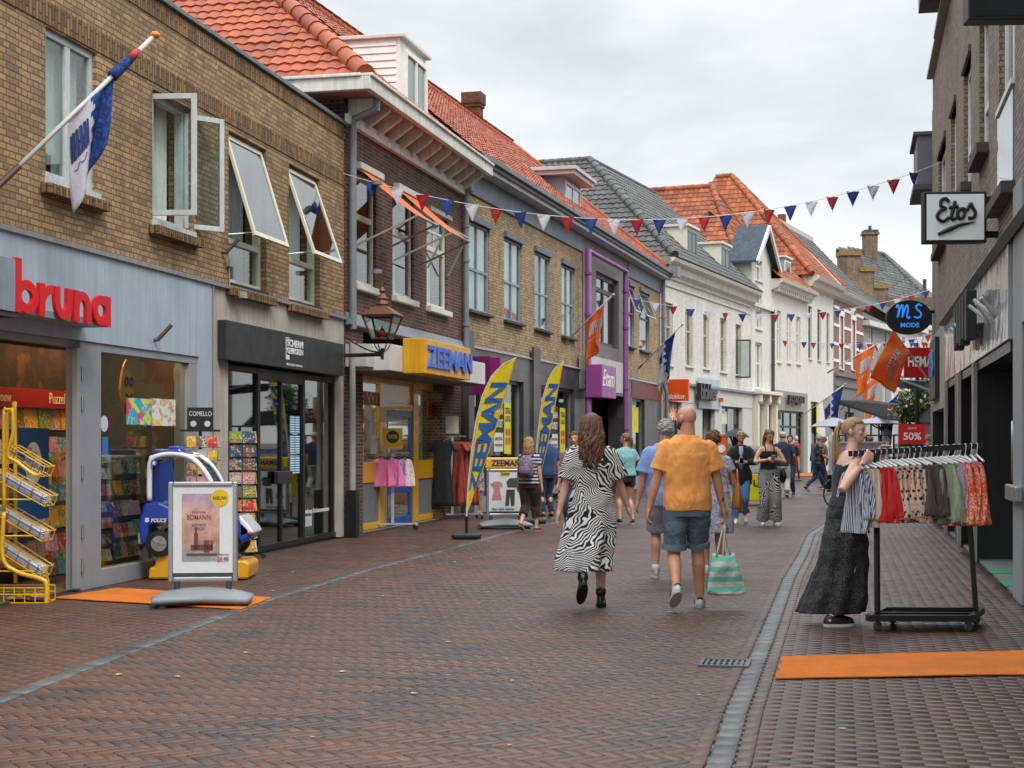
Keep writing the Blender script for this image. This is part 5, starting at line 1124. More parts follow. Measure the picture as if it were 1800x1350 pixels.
# signs on the right side
def rsign(Y, x0, x1, y0, y1): 
    k0, k1 = (x0-CX)/F*Y, (x1-CX)/F*Y; return k0, k1, CH-(y1-HOR)/F*Y, CH-(y0-HOR)/F*Y
def hang_sign(label, Y, x0, x1, ytop, ybot, face, rim, th=.16, frame=.03, arms=True, wallx=None, rot=None):
    a0, a1, z0, z1 = rsign(Y, x0, x1, ytop, ybot); ry = R.rz+PI/2+PI if rot is None else rot
    t = thing('shop_sign', label, 'sign', (a0, Y, 0), math.atan2(-R.d.x*-1, 1)*0+math.radians(-3.2))
    w = (a1-a0)*1.0; MB().box(0, w, 0, th, z0, z1).build('sign_box', rim, t, bevel=.01); MB().box(frame, w-frame, -.006, .01, z0+frame, z1-frame).build('sign_face', face, t)
    if arms:
        wx = (wallx if wallx is not None else 1.559+.2233*Y)-a0
        MB().box(w, wx+.02, .05, .1, z1-.12, z1-.05).box(w, wx+.02, .05, .1, z0+.06, z0+.13).build('bracket', BLACK, t)
    return t, w, z0, z1
t, w, z0, z1 = hang_sign('white box sign with black script Etos and a swoosh on the right-hand wall', 16.7, 1624, 1733, 337, 427, plain('f0f2f2', .4, .03), BLACK)
def strokes(par, u, z, w, h, paths, r, mat, y=-.02, name='lettering'):
    mb = MB()
    for i, pth in enumerate(paths): mb.tube([(u+w*a, y, z+h*b) for a, b in pth], r if not isinstance(r, list) else r[i], 8, sub=5, flat=1)
    o = mb.build(name, mat, par, smooth=True); return o
strokes(t, .14, z0+.1, w-.26, z1-z0-.16, [
    [(.30,.86),(.22,.95),(.10,.90),(.10,.74),(.22,.68),(.08,.62),(.00,.48),(.06,.36),(.18,.34),(.30,.44)],
    [(.46,.88),(.40,.62),(.36,.46),(.40,.38),(.48,.42)], [(.30,.70),(.54,.74)],
    [(.66,.66),(.56,.64),(.52,.50),(.58,.40),(.68,.46),(.70,.60),(.64,.68),(.76,.62)],
    [(.76,.62),(.86,.80),(.90,.72),(.98,.56),(.92,.42),(.80,.42)]], .019, BLACK)
strokes(t, .14, z0+.08, w-.26, .2, [[(.02,.05),(.3,.3),(.6,.55),(.98,.7)]], [[.016,.026,.018,.004]], BLACK)
t, w, z0, z1 = hang_sign('plain black sign box cut off by the top edge, high on the right-hand wall', 13.0, 1702, 1830, -60, 35, plain('121316', .3), BLACK, .2)
# oval sign
Yo = 30.0; ox, oz = (1597-CX)/F*Yo, CH-(558-HOR)/F*Yo
t = thing('shop_sign', 'black oval sign with blue ms and mode lettering on an arm from the right-hand wall', 'sign', (ox, Yo, oz), math.radians(-3))
MB().lathe([(1,-.5),(1.0,.5)], (0,0,0), 36, Matrix(((.44,0,0),(0,0,.16),(0,.335,0)))).build('sign_disc', plain('22242a', .35), t, bevel=.01); MB().box(.38, .75, .0, .06, .08, .14).build('bracket', BLACK, t)
LBL = emit('2a7fd0', .55)  # blue sign lettering that emits a faint glow of its own
strokes(t, -.26, -.04, .52, .3, [[(.0,.75),(.08,.9),(.1,.5),(.06,.1),(.16,.7),(.24,.9),(.26,.5),(.22,.1),(.34,.7),(.42,.9),(.44,.5),(.4,.2),(.46,.05),(.52,.15)], [(.95,.85),(.85,.95),(.74,.8),(.8,.6),(.92,.4),(.9,.15),(.78,.08),(.66,.15)]], .018, LBL, -.1)
MB().text('MODE', -.17, -.2, .36, .09, -.085, .01, .02).build('lettering', LBL, t)
t, w, z0, z1 = hang_sign('square red projecting sign with white HEMA lettering beyond the right-hand wall', 38.0, 1590, 1668, 611, 664, plain('b00d1c', .4, .05), plain('8e0a16', .5), .14, .004, True, 11.2)
MB().text('HEMA', .08, z0+.27, w*.56, .26, -.012, .008, .03).build('lettering', plain('dddddd', .5), t)
# small sign panels on the fascia seen edge on
t = thing('fascia_sign', 'black and white letter boxes seen edge-on, standing proud of the glossy fascia', 'sign', R.p, R.rz)
mb = MB(); [mb.box(Ru(20.4-k*.5), Ru(20.05-k*.5), -.24, -.12, 2.72+(k % 2)*.05, 3.3) for k in range(5)]; mb.build('letter_box', BLACK, t, bevel=.01); MB().box(Ru(20.5), Ru(17.9), -.12, -.055, 2.9, 3.1).build('rail', plain('b5b2a8', .5), t)
t = thing('fascia_sign', 'narrow blue and white lettered panel at the far end of the right-hand fascia', 'sign', R.p, R.rz); MB().box(Ru(29.5), Ru(27.5), -.12, -.045, 2.3, 3.4).build('panel', plain('17181c', .4), t); MB().text('ms', Ru(29.3), 2.7, 1.5, .5, -.125, .02, .03).build('lettering', plain('2a6ab0', .4), t)
# ================================================================== bunting
PRED, PBLU, PWHT = cloth('red_pennant', 'b01a26', .7, .04, thin=.35), cloth('blue_pennant', '24408c', .7, .04, thin=.35), cloth('white_pennant', 'd8d8de', .7, .04, thin=.35)
def bunting(label, a, b, sag, n, w, h, first=0, order=(PBLU, PWHT, PRED), lead=.6, tail=.6, seed=1):
    a, b = Vector(a), Vector(b); t = thing('bunting', label, 'bunting', a, 0, 'strings of pennants across the street'); L = (b-a).length; rr = random.Random(seed)
    f = lambda s: (b-a)*s+Vector((0, 0, -4*sag*s*(1-s)))
    MB().tube([f(i/60) for i in range(61)], .006, 5).build('cord', plain('c8c8cc', .7), t)
    meshes = {}
    for i in range(n):
        s = (lead+(L-lead-tail)*i/(n-1))/L; p = f(s); q = f(s+.002)-f(s-.002); m = order[(i+first) % len(order)]
        if m.name not in meshes:
            mb = MB(); mb.grid(lambda u, v: ((u-.5)*w*(1-v)+.0, .012*math.sin(u*5+v*4), -h*v), 4, 5)
            o = mb.build('pennant', m, t, solid=.003, recalc=False); meshes[m.name] = o
        else: o = meshes[m.name].copy(); COL.objects.link(o); setpar(o, t)
        o.location = p; o.rotation_euler = (rr.uniform(-.1, .1), rr.uniform(-.04, .04), math.atan2(q.y, q.x)*.35+rr.uniform(-.5, .5))
    return t
bunting('nearest string of red, white and blue pennants, ending at the right-hand wall', P(588,300,24.1), P(1656,285,27.7), .9, 25, .235, .27)
bunting('second string of pennants, from the orange flag across to the oval sign', P(1092,520,46.5), P(1648,505,54), .75, 19, .27, .27, 0)
bunting('third string of small pennants, tied at the white house drainpipe', P(1358,597,68), P(1645,600,70), .15, 16, .27, .3, 1, (PBLU, PRED, PWHT))
bunting('farthest string of tiny pennants low behind the big orange flag', P(1500,600,86), P(1640,585,92), .3, 9, .4, .5, 0)
# ================================================================== flags
POLE = plain('c9c6c0', .5); FBLUE = pattern('blue_flag_cloth', 'blotch', '1e3470', '2c56a0', 14, .2, thin=.3); FORA = cloth('orange_flag_cloth', 'f08a40', .75, .15, thin=.5); FWHT = cloth('white_flag_cloth', 'd6d4da', .75, .15, thin=.4)
def flagpole(label, base, tip, w, l, kind, group='flags on slanting poles', r=.022, start=.45, droop=(0, 0, 0), fold=.12, emblem=True, end=.97):
    base, tip = Vector(base), Vector(tip); d = tip-base; L = d.length; dn = d.normalized(); t = thing('flag', label, 'flag', base, 0, group)
    MB().tube([(0,0,0), d], r, 8).build('pole', POLE, t, smooth=True); MB().ell(d+dn*r, r*2.2, r*2.2, r*1.6, 10, 6).build('finial', plain('e07a18', .4), t); MB().tube([-dn*.02, dn*.3], r*1.35, 8).build('socket', plain('5a3a30', .6), t)
    dv = Vector((0, 0, -1)); side = dn.cross(dv).normalized()
    def fn(a, b):      # a along the pole, b down the cloth (gathers towards a point as it hangs)
        p = dn*(L*(start+(end-start)*a)); k = b
        q = p+dv*(l*b*(1-.25*a))+Vector(droop)*b*b
        c = dn*(L*(start+(end-start)*.35)); q2 = c+dv*(l*b*1.05)
        q = q.lerp(Vector((q2.x+(q.x-q2.x)*.4, q2.y+(q.y-q2.y)*.4, q.z)), .55*k)
        return q+side*(fold*math.sin(a*9+b*3)*(.25+b))
    if kind == 'orange':
        fl = MB().grid(fn, 22, 16).build('cloth', FORA, t, smooth=True, solid=.006, recalc=False)
    else:
        mb = MB(); mb.grid(fn, 22, 16); o = mb.build('cloth', [FWHT, FBLUE], t, smooth=True, recalc=False)
        for p in o.data.polygons:
            i, j = p.index % 22, p.index//22; p.material_index = 1 if i > 9+((j*7) % 3) else 0
        m = o.modifiers.new('s', 'SOLIDIFY'); m.thickness = .006
        fl = o
    if emblem:
        mb = MB(); em = FWHT if kind == 'orange' else plain('20306a', .7)
        for k in range(5):
            a0 = (.35+.1*k) if kind == 'orange' else (.06+.07*k)
            for aa, bb in (((a0, .22), (a0+.015, .52)), ((a0+.05, .22), (a0+.055, .52)), ((a0, .38), (a0+.05, .38))):
                pts = [fn(aa[0]+(bb[0]-aa[0])*s/4, aa[1]+(bb[1]-aa[1])*s/4) for s in range(5)]
                mb.tube([p-Vector((0, .012, 0)) for p in pts], .018*w, 5)
        mb.tube([fn(.1+.5*s/10, .62+.03*math.sin(s*2.2))-Vector((0, .012, 0)) for s in range(11)], .006*w, 5)
        mb.build('emblem', em, t)
    return t
flagpole('large blue and white flag on a white pole with orange tip, over the bookshop', P(-6,330,13.6), P(270,64,14.6), .6, .86, 'blue', start=.44, fold=.06, end=.74)
fl_ = bpy.data.objects['flag']; b0_, b1_ = Vector((0,0,0)), P(270,64,14.6)-P(-6,330,13.6)
MB().tube([b0_.lerp(b1_, q) for q in (.72,.78,.84,.88)], [.055,.05,.04,.03], 8, sub=3).build('rolled_cloth', FBLUE, fl_, smooth=True); MB().tube([b0_.lerp(b1_, q) for q in (.84,.9)], [.042,.032], 8).build('rolled_red_cloth', cloth('red_flag_cloth', 'b02030', .7, .3), fl_, smooth=True)
flagpole('orange flag with white marks hanging beside the purple pipe frame', P(982,614,40), P(1077,519,38.2), 1.0, 1.15, 'orange', start=.5, end=.85)
flagpole('small blue and white flag between the yellow brick and white brick buildings', P(1120,650,49.5), P(1199,571,47.5), 1.0, 1.35, 'blue', start=.45, end=.85)
# big orange flag flying from the right-hand side
def bigflag():
    t = thing('flag', 'big orange flag with white marks flying below the oval black sign', 'flag', P(1640,650,37), 0, 'flags on slanting poles'); o0 = P(1640,650,37)
    A_, B_, C_, D_ = [P(*q, y)-o0 for q, y in (((1570,580),36.2), ((1598,620),36.6), ((1574,689),36.4), ((1527,664),36.0))]
    def fn(a, b): p = A_.lerp(B_, a).lerp(D_.lerp(C_, a), b); return p+Vector((.03*math.sin(b*7+a*3), .12*math.sin(b*6+a*4), .03*math.sin(a*6)*b))
    MB().grid(fn, 16, 16).build('cloth', FORA, t, smooth=True, solid=.006, recalc=False); MB().tube([A_+(A_-B_)*.06, B_+(B_-A_)*1.1], .02, 8).build('pole', POLE, t)
    mb = MB()
    for k in range(5):
        b0 = .22+.13*k
        for (a0, b_0, a1, b_1) in ((.42,b0,.72,b0),(.42,b0+.06,.72,b0+.06),(.57,b0,.57,b0+.06)): mb.tube([fn(a0+(a1-a0)*s/4, b_0+(b_1-b_0)*s/4)-Vector((0,.015,0)) for s in range(5)], .02, 5)
    mb.tube([fn(.82+.03*math.sin(s*2), .25+.05*s)-Vector((0,.015,0)) for s in range(11)], .008, 5); mb.build('emblem', FWHT, t)
bigflag()
for i, (b_, t_, Y, k, lab) in enumerate((((1455,655),(1540,605),62,'orange','small orange flag just left of the big orange flag, above the black awning'), ((1400,738),(1485,676),66,'blue','blue and white flag on a low pole in front of the grey stone ground floor'), ((1478,720),(1548,652),70,'orange','orange flag partly behind the big orange flag, lower right of it'), ((1510,760),(1580,690),58,'blue','blue flag hanging straight down above the lilac parasols'))):
    flagpole(lab, P(*b_, Y), P(*t_, Y-1.5), 1.4, 1.8, k, start=.55)
# ================================================================== wall lantern
def lantern():
    u, z = B.uz(609, 619); t = B.thing('wall_lantern', 'copper lantern on a black bracket between black shop board and yellow sign', 'lantern'); IR = plain('1d1c1c', .5); CU = plain('6e4a3a', .5, .3, 12, metal=.5)
    Yl = 23.2; c_ = P(672, 620, Yl); loc = Vector(((c_-B.p).dot(B.d), (c_-B.p).dot(B.n), 0)); x, y = loc.x, loc.y
    zb = CH-(622-HOR)/F*Yl; Z = lambda py: CH-(py-HOR)/F*Yl
    w0 = Vector(((Vector((-2.62,24.1,0))-B.p).dot(B.d), (Vector((-2.62,24.1,0))-B.p).dot(B.n), 0)); bx, by = w0.x, w0.y
    MB().tube([(bx, by, Z(619)), (x, y, Z(623))], .03, 8).tube([(bx, by, Z(585)), (bx+(x-bx)*.3, by+(y-by)*.3, Z(600)), (bx+(x-bx)*.7, by+(y-by)*.7, Z(615)), (x, y, Z(619))], .012, 6, sub=4).tube([(x, y, Z(632)), (x, y, Z(612))], .025, 8).build('bracket', IR, t)
    mb = MB()
    for k in range(4): a = PI/4+k*PI/2; mb.tube([(x, y, Z(621)), (x+.1*math.cos(a), y+.1*math.sin(a), Z(612)), (x+.14*math.cos(a), y+.14*math.sin(a), Z(600)), (x+.09*math.cos(a), y+.09*math.sin(a), Z(594))], .009, 6, sub=4)
    mb.build('basket', IR, t)
    zt, zb_ = Z(556), Z(595); mb = MB(); wt_, wb_ = .24, .13
    P4 = lambda w, z: [(x+w*sx, y+w*sy, z) for sx, sy in ((-1,-1),(1,-1),(1,1),(-1,1))]
    T4, B4 = P4(wt_, zt), P4(wb_, zb_)
    for i in range(4): mb.bar(T4[i], B4[i], .022); mb.bar(T4[i], T4[(i+1)%4], .03); mb.bar(B4[i], B4[(i+1)%4], .022)
    mb.build('cage', CU, t); mb = MB()
    for i in range(4): mb.quad(T4[i], T4[(i+1)%4], B4[(i+1)%4], B4[i])
    mb.build('pane', GLASS, t, recalc=False)
    R4, S4 = P4(.28, zt+.01), P4(.08, Z(538)); mb = MB(); mb.add(R4+S4, [(0,1,5,4),(1,2,6,5),(2,3,7,6),(3,0,4,7),(3,2,1,0)]); mb.lathe([(.085,0),(.1,.04),(.07,.1),(.09,.12),(.03,.2),(.05,.24),(.015,.3)], (x,y,Z(538)-.01), 12); mb.build('roof', CU, t)
    MB().lathe([(.03,0),(.05,.05),(.045,.1),(.02,.13)], (x,y,zb_+.02), 10).lathe([(.012,0),(.012,.16)], (x,y,zb_+.02), 8).build('burner', plain('b06038', .4, metal=.7), t)
lantern()
# ================================================================== feather flags, signs, racks
CASTER = plain('26262a', .5)
def caster(mb, x, y, r=.035, z=0, a=0): q = Matrix.Rotation(PI/2, 3, 'X'); q = Matrix.Rotation(a, 3, 'Z') @ q; mb.lathe([(r*.8,-.012),(r,-.006),(r,.006),(r*.8,.012)], (x, y, z+r), 14, q); mb.bar((x, y, z+r), (x+.012, y, z+r*2.6), .02)
FY = cloth('yellow_feather_cloth', 'e4cc10', .6, .08, thin=.3); FYB = plain('1c4f94', .6)
def feather(label, foot, h, wk, s0, s1, sh=1.0):
    t = thing('feather_flag', label, 'flag', G(*foot), 0, 'yellow feather flags')
    MB().prism([(-.23,-.1,.01),(.23,-.1,.01),(.23,.1,.01),(-.23,.1,.01)], (0,0,.09)).build('base', plain('232527', .5), t, bevel=.03); MB().tube([(0,0,.1),(0,0,.36)], .022, 10).build('stem', BLACK, t)
    LT = [(0,0),(.2,.03),(.4,.075),(.6,.15),(.75,.24),(.87,.37),(.95,.53),(1,.77)]; RT = [(0,.012),(.2,.185),(.4,.36),(.6,.5),(.75,.6),(.87,.68),(.95,.73),(1,.775)]
    def tb(T, v):
        for (a, x), (b, y) in zip(T, T[1:]):
            if v <= b+1e-9: q = (v-a)/(b-a); return x+(y-x)*q
        return T[-1][1]
    def fn(a, b):
        l, r = tb(LT, b)*wk*sh, tb(RT, b)*wk*sh; l = r-(r-l)*1.0; x = l+(r-l)*a
        return Vector((x, -.05*math.sin(a*3.1+b*2)*(r-l)-.012*math.sin(b*23+a*6)*a, .4+h*b+.0*a))
    MB().tube([(0,0,.3)]+[fn(0, i/24) for i in range(25)], [.014]*2+[.013-.008*i/24 for i in range(24)], 8).build('pole', plain('c8c8c8', .4), t)
    MB().grid(fn, 8, 48).build('cloth', FY, t, smooth=True, solid=.004, recalc=False)
    vs, fs = text_mesh('ZEEMAN', .035, 0, .95); x0, x1 = vs[:,0].min(), vs[:,0].max(); y1 = vs[:,1].max(); mb = MB(); out = []
    for a_, b_, c_ in vs: b = s0+(s1-s0)*(a_-x0)/(x1-x0); p = fn(.9-.74*(b_/y1), b); out.append(p-Vector((0, .018 if c_ > 0 else .008, 0)))
    mb.add(out, fs); mb.build('lettering', FYB, t)
feather('taller yellow feather flag reading ZEEMAN, nearer the camera, on a black base', (820,948), 2.42, 1.0, .14, .84)
feather('second yellow feather flag reading ZEEMAN, behind the pavement poster sign', (938,921), 2.6, .72, .2, .84)
def poster_stand(label, foot, rz, w, h, face, texts, header=None, base=True, group='swing poster stands'):
    t = thing('poster_stand', label, 'sign stand', G(*foot), rz, group); GB = plain('83878b', .5, .1); SIL = plain('a8aaac', .3, metal=.7)
    # moulded water-filled base with four low feet
    W2 = w/2+.12
    def fb(a, b):
        x = (a-.5)*2; y = (b-.5)*2; return Vector((x*W2, y*.27*(1-.35*(1-abs(x))**1.5), .035+.085*max(0, (1-x**4))*max(0, 1-y*y)*(.75+.25*(1-abs(x)))+.0))
    mb = MB(); mb.grid(fb, 24, 12); o = mb.build('base', GB, t, smooth=True, recalc=False); m = o.modifiers.new('s', 'SOLIDIFY'); m.thickness = .05; m.offset = 1
    mb = MB()
    for sx in (-1, 1):
        for sy in (-1, 1): mb.lathe([(.045, 0), (.045, .05)], (sx*(W2-.09), sy*.2, 0), 12)
    mb.build('foot', plain('2a2b2d', .6), t); mb = MB()
    for sx in (-1, 1): mb.tube([(sx*(w/2-.08), 0, .12), (sx*(w/2-.08), 0, .22)], .028, 12)
    mb.box(-w/2, w/2, -.02, .02, .26, .3); mb.build('post', DKGREY, t)
    z0 = .22; frame_mb(-w/2, w/2, z0, z0+h, -.025, .045, .05).build('frame', SIL, t, bevel=.012); MB().box(-w/2+.03, w/2-.03, -.012, .012, z0+.03, z0+h-.03).build('poster', face, t)
    if header: MB().box(-w/2-.02, w/2+.02, -.03, .03, z0+h+.003, z0+h+.2).build('header', header, t, bevel=.02)
    for s, u, z, tw, th_, mat, off in texts: MB().text(s, -w/2+u*w, z0+z*h, tw*w, th_*h, -.0178 if z < 1 else -.033, .003, off).build('lettering', mat, t)
    return t, w, h, z0
PAPER = cloth('poster_paper', 'd2d2d4', .3, .12, 5, .05)
t, w, h, z0 = poster_stand('grey poster stand with book advert and yellow NIEUW dot, before the toy police car', (357,1064), .10, .63, .92, PAPER,
   [('NIEUW', .645, .818, .2, .036, plain('2a2a20', .5), .0), ('BOMANN', .27, .62, .34, .05, plain('7a4a3c', .5), .005), ('Corina', .34, .685, .2, .025, plain('7a4a5c', .5), 0), ("SOPHIA'S", .34, .555, .2, .028, plain('6a5a60', .5), 0), ('HOOP', .38, .515, .14, .028, plain('6a5a60', .5), 0),
    ("Sophia's hoop", .72, .262, .16, .018, plain('333333', .5), .01), ('20.99', .71, .2, .16, .045, plain('a0182c', .5), .01), ('Wat doe jij met je tijd?', .3, .035, .4, .02, plain('6a6a70', .5), 0), ('Lezen.', .72, .035, .12, .02, plain('a0182c', .5), .02)])
n = NT('book_cover'); sp_ = n.n('ShaderNodeSeparateXYZ'); n.l(n.obj(), sp_.inputs[0]); gr = n.ramp(sp_.outputs['Z'], [(0, lin('6d8f92')), (.1, lin('8f8a86')), (.18, lin('a9725a')), (.45, lin('c79a86')), (.6, lin('a58aa8')), (1, lin('8a6d9c'))])
n.l(n.mix(.35, gr, n.ramp(n.noise(9, 4), [(.35, lin('6d5a80')), (.65, lin('e0c0b0'))])), n.b.inputs['Base Color']); BOOKM = n.m
o = MB().box(-.18, .16, 0, .004, 0, .62).build('book_picture', BOOKM, t); o.location = (-.01, -.017, z0+.19)
mb = MB(); [mb.box(a_, a_+w_, 0, .003, b_, b_+h_) for a_, b_, w_, h_ in ((-.07,.1,.035,.16),(-.06,.26,.015,.05),(-.1,.1,.2,.05),(.02,.08,.05,.11),(.08,.1,.02,.09),(-.14,.05,.28,.02))]; o = mb.build('castle_picture', plain('6a3c30', .5), t); o.location = (-.01, -.0215, z0+.19)
MB().disc((.155, -.0155, z0+.77), .08, (0,1,0), .0035).build('yellow_dot', plain('d9b410', .5), t); MB().disc((.36-.06, -.0155, z0+.5), .0001, (0,1,0), .001).build('blue_shape', plain('6a86b4', .5), t)
t, w, h, z0 = poster_stand('pavement poster stand with yellow ZEEMAN header and pictures of baby clothes', (888,929), .12, .66, .82, PAPER,
   [('ZEEMAN', .12, 1.06, .78, .13, plain('1a2460', .5), .03), ('ZEEMAN', .38, .87, .24, .05, plain('1a2460', .5), .01), ('Deze week: iedereen', .14, .13, .6, .045, plain('2c2c34', .5), .01), ('lekker duurzaam.', .14, .07, .5, .045, plain('2c2c34', .5), .01)], header=plain('dcae08', .4))
MB().box(-.09, .07, -.017, -.013, z0+.7, z0+.77).build('yellow_label', plain('dcae08', .4), t)
MB().prism([(-.24,-.018,z0+.28),(-.06,-.018,z0+.28),(-.1,-.018,z0+.45),(-.08,-.018,z0+.52),(-.05,-.018,z0+.5),(-.04,-.018,z0+.56),(-.11,-.018,z0+.6),(-.19,-.018,z0+.6),(-.26,-.018,z0+.56),(-.24,-.018,z0+.5),(-.22,-.018,z0+.52),(-.2,-.018,z0+.45)], (0,.004,0)).build('pink_dress_picture', plain('b87c80', .6), t)
MB().prism([(0,-.018,z0+.18),(.06,-.018,z0+.18),(.08,-.018,z0+.36),(.1,-.018,z0+.18),(.16,-.018,z0+.18),(.17,-.018,z0+.46),(.02,-.018,z0+.46)], (0,.004,0)).build('trousers_picture', plain('3c4034', .6), t); MB().prism([(.04,-.019,z0+.5),(.24,-.019,z0+.5),(.24,-.019,z0+.58),(.28,-.019,z0+.6),(.22,-.019,z0+.66),(.08,-.019,z0+.66),(.02,-.019,z0+.6)], (0,.004,0)).build('shirt_picture', plain('44484c', .6), t)

# clothes racks -----------------------------------------------------------------
def hanger(mb, y=0, w=.4):        # hung at origin (the rail), hanger spans local y
    mb.tube([(.0,0,-.005),(.0,.018,.022),(0,.0,.035),(0,-.02,.02),(0,-.012,-.02),(0,0,-.06)], .0035, 5, sub=3)
    mb.tube([(0,-w/2,-.11),(0,0,-.06),(0,w/2,-.11)], .009, 6)
def garment(label, loc, rz, mat, w0, w1, L, kind='skirt', hm=None, group=None, th=.055, cat='garment', name='garment', seed=0, topz=-.1):
    rr = random.Random(seed); t = thing(name, label, cat, loc, rz, group); mb = MB(); hanger(mb, 0, w0); mb.build('hanger', hm or plain('d8d8d6', .4), t)
    ph = rr.random()*6; mb = MB(); seg = 28
    def ring(z, w, d, pa): return [( d*math.sin(2*PI*k/seg)*(1+pa*math.sin(5*2*PI*k/seg+ph+z*3))+pa*.05*math.sin(k*1.3+z*9), w/2*math.cos(2*PI*k/seg)*(1+pa*.25*math.sin(9*2*PI*k/seg+ph)), z) for k in range(seg)]
    if kind == 'dress':
        prof = [(topz, w0*.55, .02, 0), (topz-.03, w0, .035, 0), (topz-.12, w0*1.02, .05, .05), (topz-.3, w0*.8, .055, .15), (topz-L*.36, w0*.72, .05, .2), (topz-L*.6, w0*.9, .06, .35), (topz-L, w1, .07, .6), (topz-L-.006, w1, .07, .6)]
    elif kind == 'shirt':
        prof = [(topz, w0*.5, .02, 0), (topz-.02, w0, .035, 0), (topz-.2, w0*.85, .05, .1), (topz-L, w1, .05, .2)]
    else: prof = [(topz, w0*.8, .012, 0), (topz-.03, w0*.8, .016, 0), (topz-.035, w0*.84, th*.55, .35), (topz-L*.35, (w0*.8+w1)/2, th*.75, .7), (topz-L*.7, w1*.93, th*.9, .8), (topz-L, w1, th*1.05, .9), (topz-L-.004, w1, th*1.05, .9), (topz-L+.012, w1*.8, th*.6, .5)]
    vs = []; 
    for z, w, d_, pa in prof: vs += ring(z, w, d_, pa)
    n_ = len(prof); fs = [(i*seg+k, i*seg+(k+1)%seg, (i+1)*seg+(k+1)%seg, (i+1)*seg+k) for i in range(n_-1) for k in range(seg)]+[tuple(range(seg)), tuple(range((n_-1)*seg, n_*seg))]
    mb.add(vs, fs)
    if kind == 'dress':
        for s in (-1, 1): mb.cap_tube([(0, s*w0*.42, topz-.05), (0, s*w0*.62, topz-.16)], [.05, .05], 10, flat=.8)
    o = mb.build('cloth', mat, t, smooth=True, sub=1); return t
# black rolling rack with skirts
RKB = plain('131314', .4)
rp = Vector(((1628-CX)/F*12.45, 12.45, 0)); rz = .02
rk = thing('clothes_rack', 'black rolling clothes rack with tray base being pushed over the right pavement', 'clothes rack', rp, rz)
mb = MB(); w2 = .44; d2 = .33; zb = .11
pts = [(-.54,-.27),(.27,-.31),(.54,.26),(-.25,.32)]; pts = [Vector((x, y, zb)) for x, y in pts]
for i in range(4): mb.bar(pts[i], pts[(i+1)%4], .045, .05)
mb.bar((pts[0]+pts[3])/2, (pts[1]+pts[2])/2, .03, .03); mb.poly([p-Vector((0,0,.02)) for p in pts]); mb.build('base_tray', RKB, rk)
for x, y in ((-.46,-.25),(.25,-.29),(.48,.22),(-.2,.27)): q_ = MB(); caster(q_, x, y, .042, 0, .5); q_.build('caster', plain('4a4a4c', .5), rk)
hr = 1.44; L0, R0 = Vector((-.39,.03,zb)), Vector((.40,-.02,zb)); L1, R1_ = Vector((-.40,.02,hr-.03)), Vector((.31,-.02,hr+.02))
mb = MB(); mb.bar(L0+Vector((0,0,0)), L1, .035); mb.build('upright', RKB, rk); MB().bar(R0, R1_, .035).build('upright', RKB, rk)
ra, rb_ = Vector((-.62,.05,1.41)), Vector((.45,-.05,1.475)); MB().bar(ra, rb_, .03, .045).build('rail', RKB, rk)
def railp(s): return rp+Matrix.Rotation(rz, 3, 'Z') @ (ra.lerp(rb_, s))
t = thing('price_sign', 'small red SALE UP TO 50% sign on a black stand behind the clothes rack rail', 'sign', P(1603, 770, 12.7)+Vector((0,0,-.13)), .06); MB().box(-.11, .11, -.008, .008, .08, .245).build('card', plain('c4101c', .4, .05), t); o = MB().text('50%', -.075, .115, .15, .06, -.009, .002, .015).text('SALE UP TO', -.035, .205, .07, .014, -.009, .002, .01).build('lettering', plain('e6e0dc', .5), t); MB().box(-.11, .11, -.012, .012, .06, .079).tube([(0,0,.07),(0,0,-.05)], .012, 8).build('holder', RKB, t)
ST = pattern('blue_white_stripes', 'stripey', '4a5068', 'c9c9cf', 26, .3); BW = cloth('offwhite_cloth', 'c4b4a8', .9, .4); RDC = cloth('red_cloth', 'c41a12', .85, .5); LEO = pattern('leopard_print', 'leopard', '1c1614', 'c8a898', 24, .4); TAU = cloth('taupe_cloth', '4c433e', .9, .5); SAGE = cloth('sage_cloth', '8a927a', .9, .5); LIL = cloth('lilac_cloth', 'a890b8', .9, .4); ORL = pattern('orange_print', 'blotch', 'c8451c', 'd9a48c', 34, .4)
gl = [(ST,'blue and white striped top',.5,1),(ST,'blue and white striped shorts',.42,1),(BW,'off-white skirt',.46,2),(BW,'pale striped shorts',.44,2)]+[(RDC,'red skirt',.42,3)]*3+[(LEO,'leopard print skirt',.44,4)]*5+[(TAU,'dark taupe skirt',.42,5)]*3+[(SAGE,'sage green skirt',.46,6)]*3+[(LIL,'lilac top',.36,7)]+[(ORL,'orange printed skirt',.48,8)]*4
cnt = {}
ordn = ['first','second','third','fourth','fifth']
for i, (m, nm, L, k) in enumerate(gl):
    s = .02+.93*i/(len(gl)-1); same = sum(1 for g_ in gl if g_[1] == nm); c_ = cnt.get(nm, 0); cnt[nm] = c_+1
    lab = nm+' on a white hanger, on the black rolling rack' if same == 1 else ordn[c_]+' '+nm+' from the left on the black rolling rack'
    p = railp(s)-Vector((0,0,.01)); sd = random.Random(i*7+1)
    garment(lab, p, (1.0 if i > 12 else .65)+sd.uniform(-.12, .12)-(.9 if i > 19 else 0), m, .27, .30+.05*sd.random()+(.06 if 14 < i < 18 else 0), L+sd.uniform(-.02, .03), 'skirt', seed=i, group='garments hanging on the black rolling rack', topz=-.115, th=.045)
